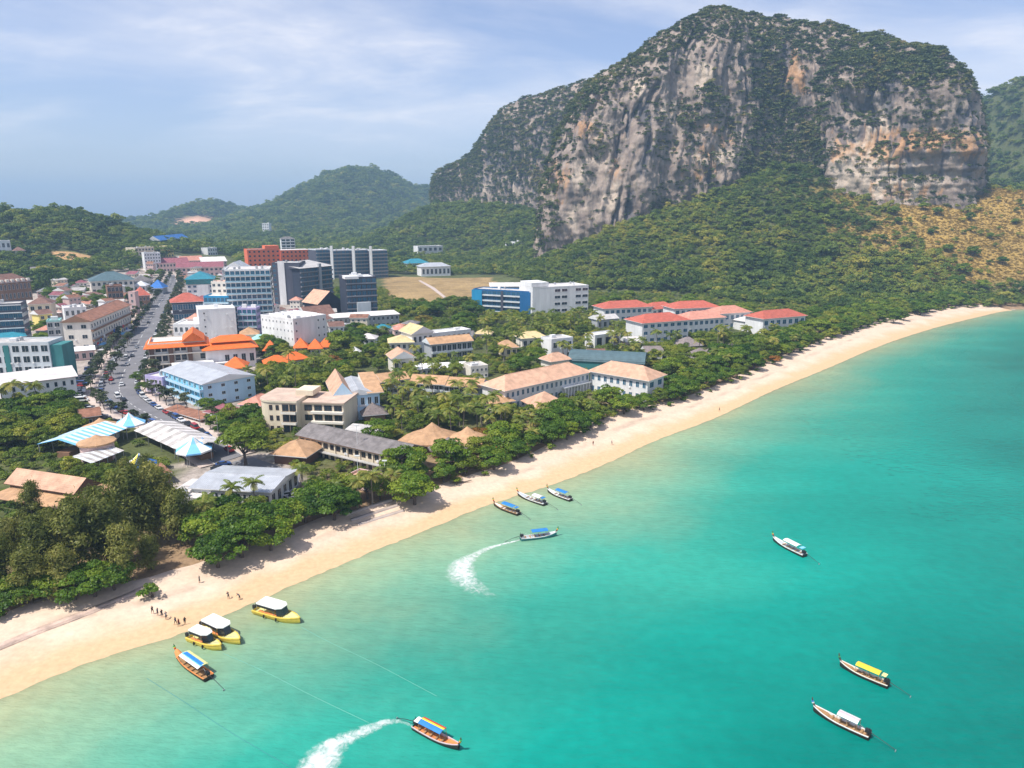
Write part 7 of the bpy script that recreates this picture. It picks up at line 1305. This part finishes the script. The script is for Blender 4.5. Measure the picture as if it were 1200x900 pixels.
# ------------------------------------------------------------------ people on the sand
for n_, c_ in (('skin', (0.38, 0.21, 0.13)), ('hair', (0.02, 0.015, 0.012)), ('shirt_dark', (0.03, 0.03, 0.04)), ('shirt_navy', (0.03, 0.05, 0.12)), ('shirt_grey', (0.12, 0.12, 0.13)), ('shorts_dark', (0.02, 0.025, 0.035)), ('shirt_maroon', (0.20, 0.03, 0.03))): mat(n_, c_, 0.8, 0.05)
def body_mesh(pose):
    st, bend, arm = pose
    J = {'pel': (0, 0, .95), 'spi': (bend * .15, 0, 1.2), 'che': (bend * .38, 0, 1.40 - bend * .06), 'nek': (bend * .5, 0, 1.52 - bend * .1), 'hea': (bend * .58, 0, 1.66 - bend * .14), 'top': (bend * .6, 0, 1.75 - bend * .16)}
    for s, q in ((1, 'l'), (-1, 'r')):
        f = st * s; J.update({'hip' + q: (0, s * .1, .9), 'kne' + q: (f * .2, s * .11, .5), 'ank' + q: (f * .3, s * .11, .09), 'toe' + q: (f * .3 + .17, s * .12, .04), 'sho' + q: (bend * .4, s * .19, 1.42 - bend * .08), 'elb' + q: (bend * .42 - f * .15 + arm * .08, s * .25, 1.14), 'wri' + q: (bend * .5 - f * .2 + arm * .3, s * .26, .92 + arm * .15), 'han' + q: (bend * .52 - f * .22 + arm * .38, s * .26, .82 + arm * .18)})
    E = [('pel', 'spi'), ('spi', 'che'), ('che', 'nek'), ('nek', 'hea'), ('hea', 'top')]
    for q in 'lr': E += [('pel', 'hip' + q), ('hip' + q, 'kne' + q), ('kne' + q, 'ank' + q), ('ank' + q, 'toe' + q), ('che', 'sho' + q), ('sho' + q, 'elb' + q), ('elb' + q, 'wri' + q), ('wri' + q, 'han' + q)]
    K = list(J); RD = {'pel': .15, 'spi': .13, 'che': .15, 'nek': .06, 'hea': .105, 'top': .08, 'hip': .1, 'kne': .065, 'ank': .045, 'toe': .04, 'sho': .07, 'elb': .048, 'wri': .036, 'han': .04}
    me = bpy.data.meshes.new('body'); me.from_pydata([J[k] for k in K], [(K.index(a), K.index(b_)) for a, b_ in E], []); ob = bpy.data.objects.new('body', me); COL.objects.link(ob); ob.modifiers.new('skin', 'SKIN'); sb = ob.modifiers.new('sub', 'SUBSURF'); sb.levels = 1
    for i, k in enumerate(K): sv = me.skin_vertices[0].data[i]; r = RD[k[:3]]; sv.radius = (r, r); sv.use_root = (k == 'pel')
    bpy.context.view_layer.update(); ev = ob.evaluated_get(bpy.context.evaluated_depsgraph_get()); out_ = bpy.data.meshes.new_from_object(ev); bpy.data.objects.remove(ob); return out_
POSES = [body_mesh(p) for p in ((.15, 0, 0), (.8, .05, .2), (.3, .9, .8), (.5, .1, .5))]
def person(px, py, rz, pose, shirt, shorts, label, group=None):
    p = gat(px, py, .25); me = POSES[pose].copy(); me.materials.clear()
    for q in ('skin', shirt, shorts, 'hair'): me.materials.append(MATS[q])
    for pl in me.polygons:
        z = pl.center.z; y = abs(pl.center.y); nose = pl.center.x
        pl.material_index = 3 if z > (1.66 if pose != 2 else 1.56) or (z > 1.58 and nose < .02 and pose != 2) else 1 if (z > .95 and z < (1.5 if pose != 2 else 1.42) and (y < .22 or z > 1.2)) else 2 if .45 < z <= .97 and y < .2 else 0
        pl.use_smooth = True
    o = link('person', me, None, (p.x, p.y, p.z + .24), rz); tag(o, label, 'person', group)
LQ = 'person in dark clothes walking in file across the sand'; GQ = 'people walking in file on the sand'
for k, (px, py, ps, sh_, lb) in enumerate(((179, 719, 1, 'shirt_dark', 'person in black leading the file of walkers up the sand'), (185, 721, 0, 'shirt_navy', LQ), (190, 723, 3, 'shirt_dark', LQ), (195, 726, 2, 'shirt_grey', 'person bending over near the end of the walking file'), (206, 732, 1, 'shirt_navy', 'person in navy walking in the trio by the water'), (210, 734, 3, 'shirt_maroon', 'person in a dark red shirt in the trio by the water'), (217, 732, 0, 'shirt_dark', 'person in black standing at the water edge of the trio'),
                                       (268, 702, 2, 'shirt_dark', 'person bending forward on the wet sand'), (281, 703, 2, 'shirt_grey', 'person crouched in grey beside the water'), (717, 521, 1, 'shirt_navy', 'person walking on the far sand below the salmon hotel'), (695, 522, 0, 'shirt_maroon', 'person standing on the far sand in a dark red shirt'), (843, 482, 1, 'shirt_dark', 'person walking on the wet sand below the thatched bungalows'), (234, 683, 0, 'shirt_grey', 'person in grey on the upper sand near the shade trees'))):
    person(px, py, 2.6 + .5 * math.sin(k * 1.7), ps, sh_, 'shorts_dark', lb, GQ if lb == LQ else None)
# a driftwood log and beach loungers at the sandy gap
p = gat(540, 566, .2); tag(MB().tube([(-3.2, -1.0, .3), (-1, 0, .38), (1.2, .2, .35), (3.2, 1.2, .5)], [.22, .26, .2, .1], 7).build('driftwood_log', 'bark'), 'weathered grey driftwood log lying on the upper sand', 'log').location = (p.x, p.y, p.z + .15)
for k, (A, B) in enumerate((((405, 606), (460, 588)), ((412, 612), (468, 594)), ((420, 617), (474, 600)))):
    a, b_ = gat(*A), gat(*B); o = strip('sand_step', np.array([a[:2], b_[:2]]), np.array([a[:2], b_[:2]]) + np.array([[-.5, .9], [-.5, .9]]), 'pavement', .62 - .1 * k, .6); tag(o, ['highest stone step down to the sand at the gap', 'middle stone step down to the sand at the gap', 'lowest stone step down to the sand at the gap'][k], 'step')
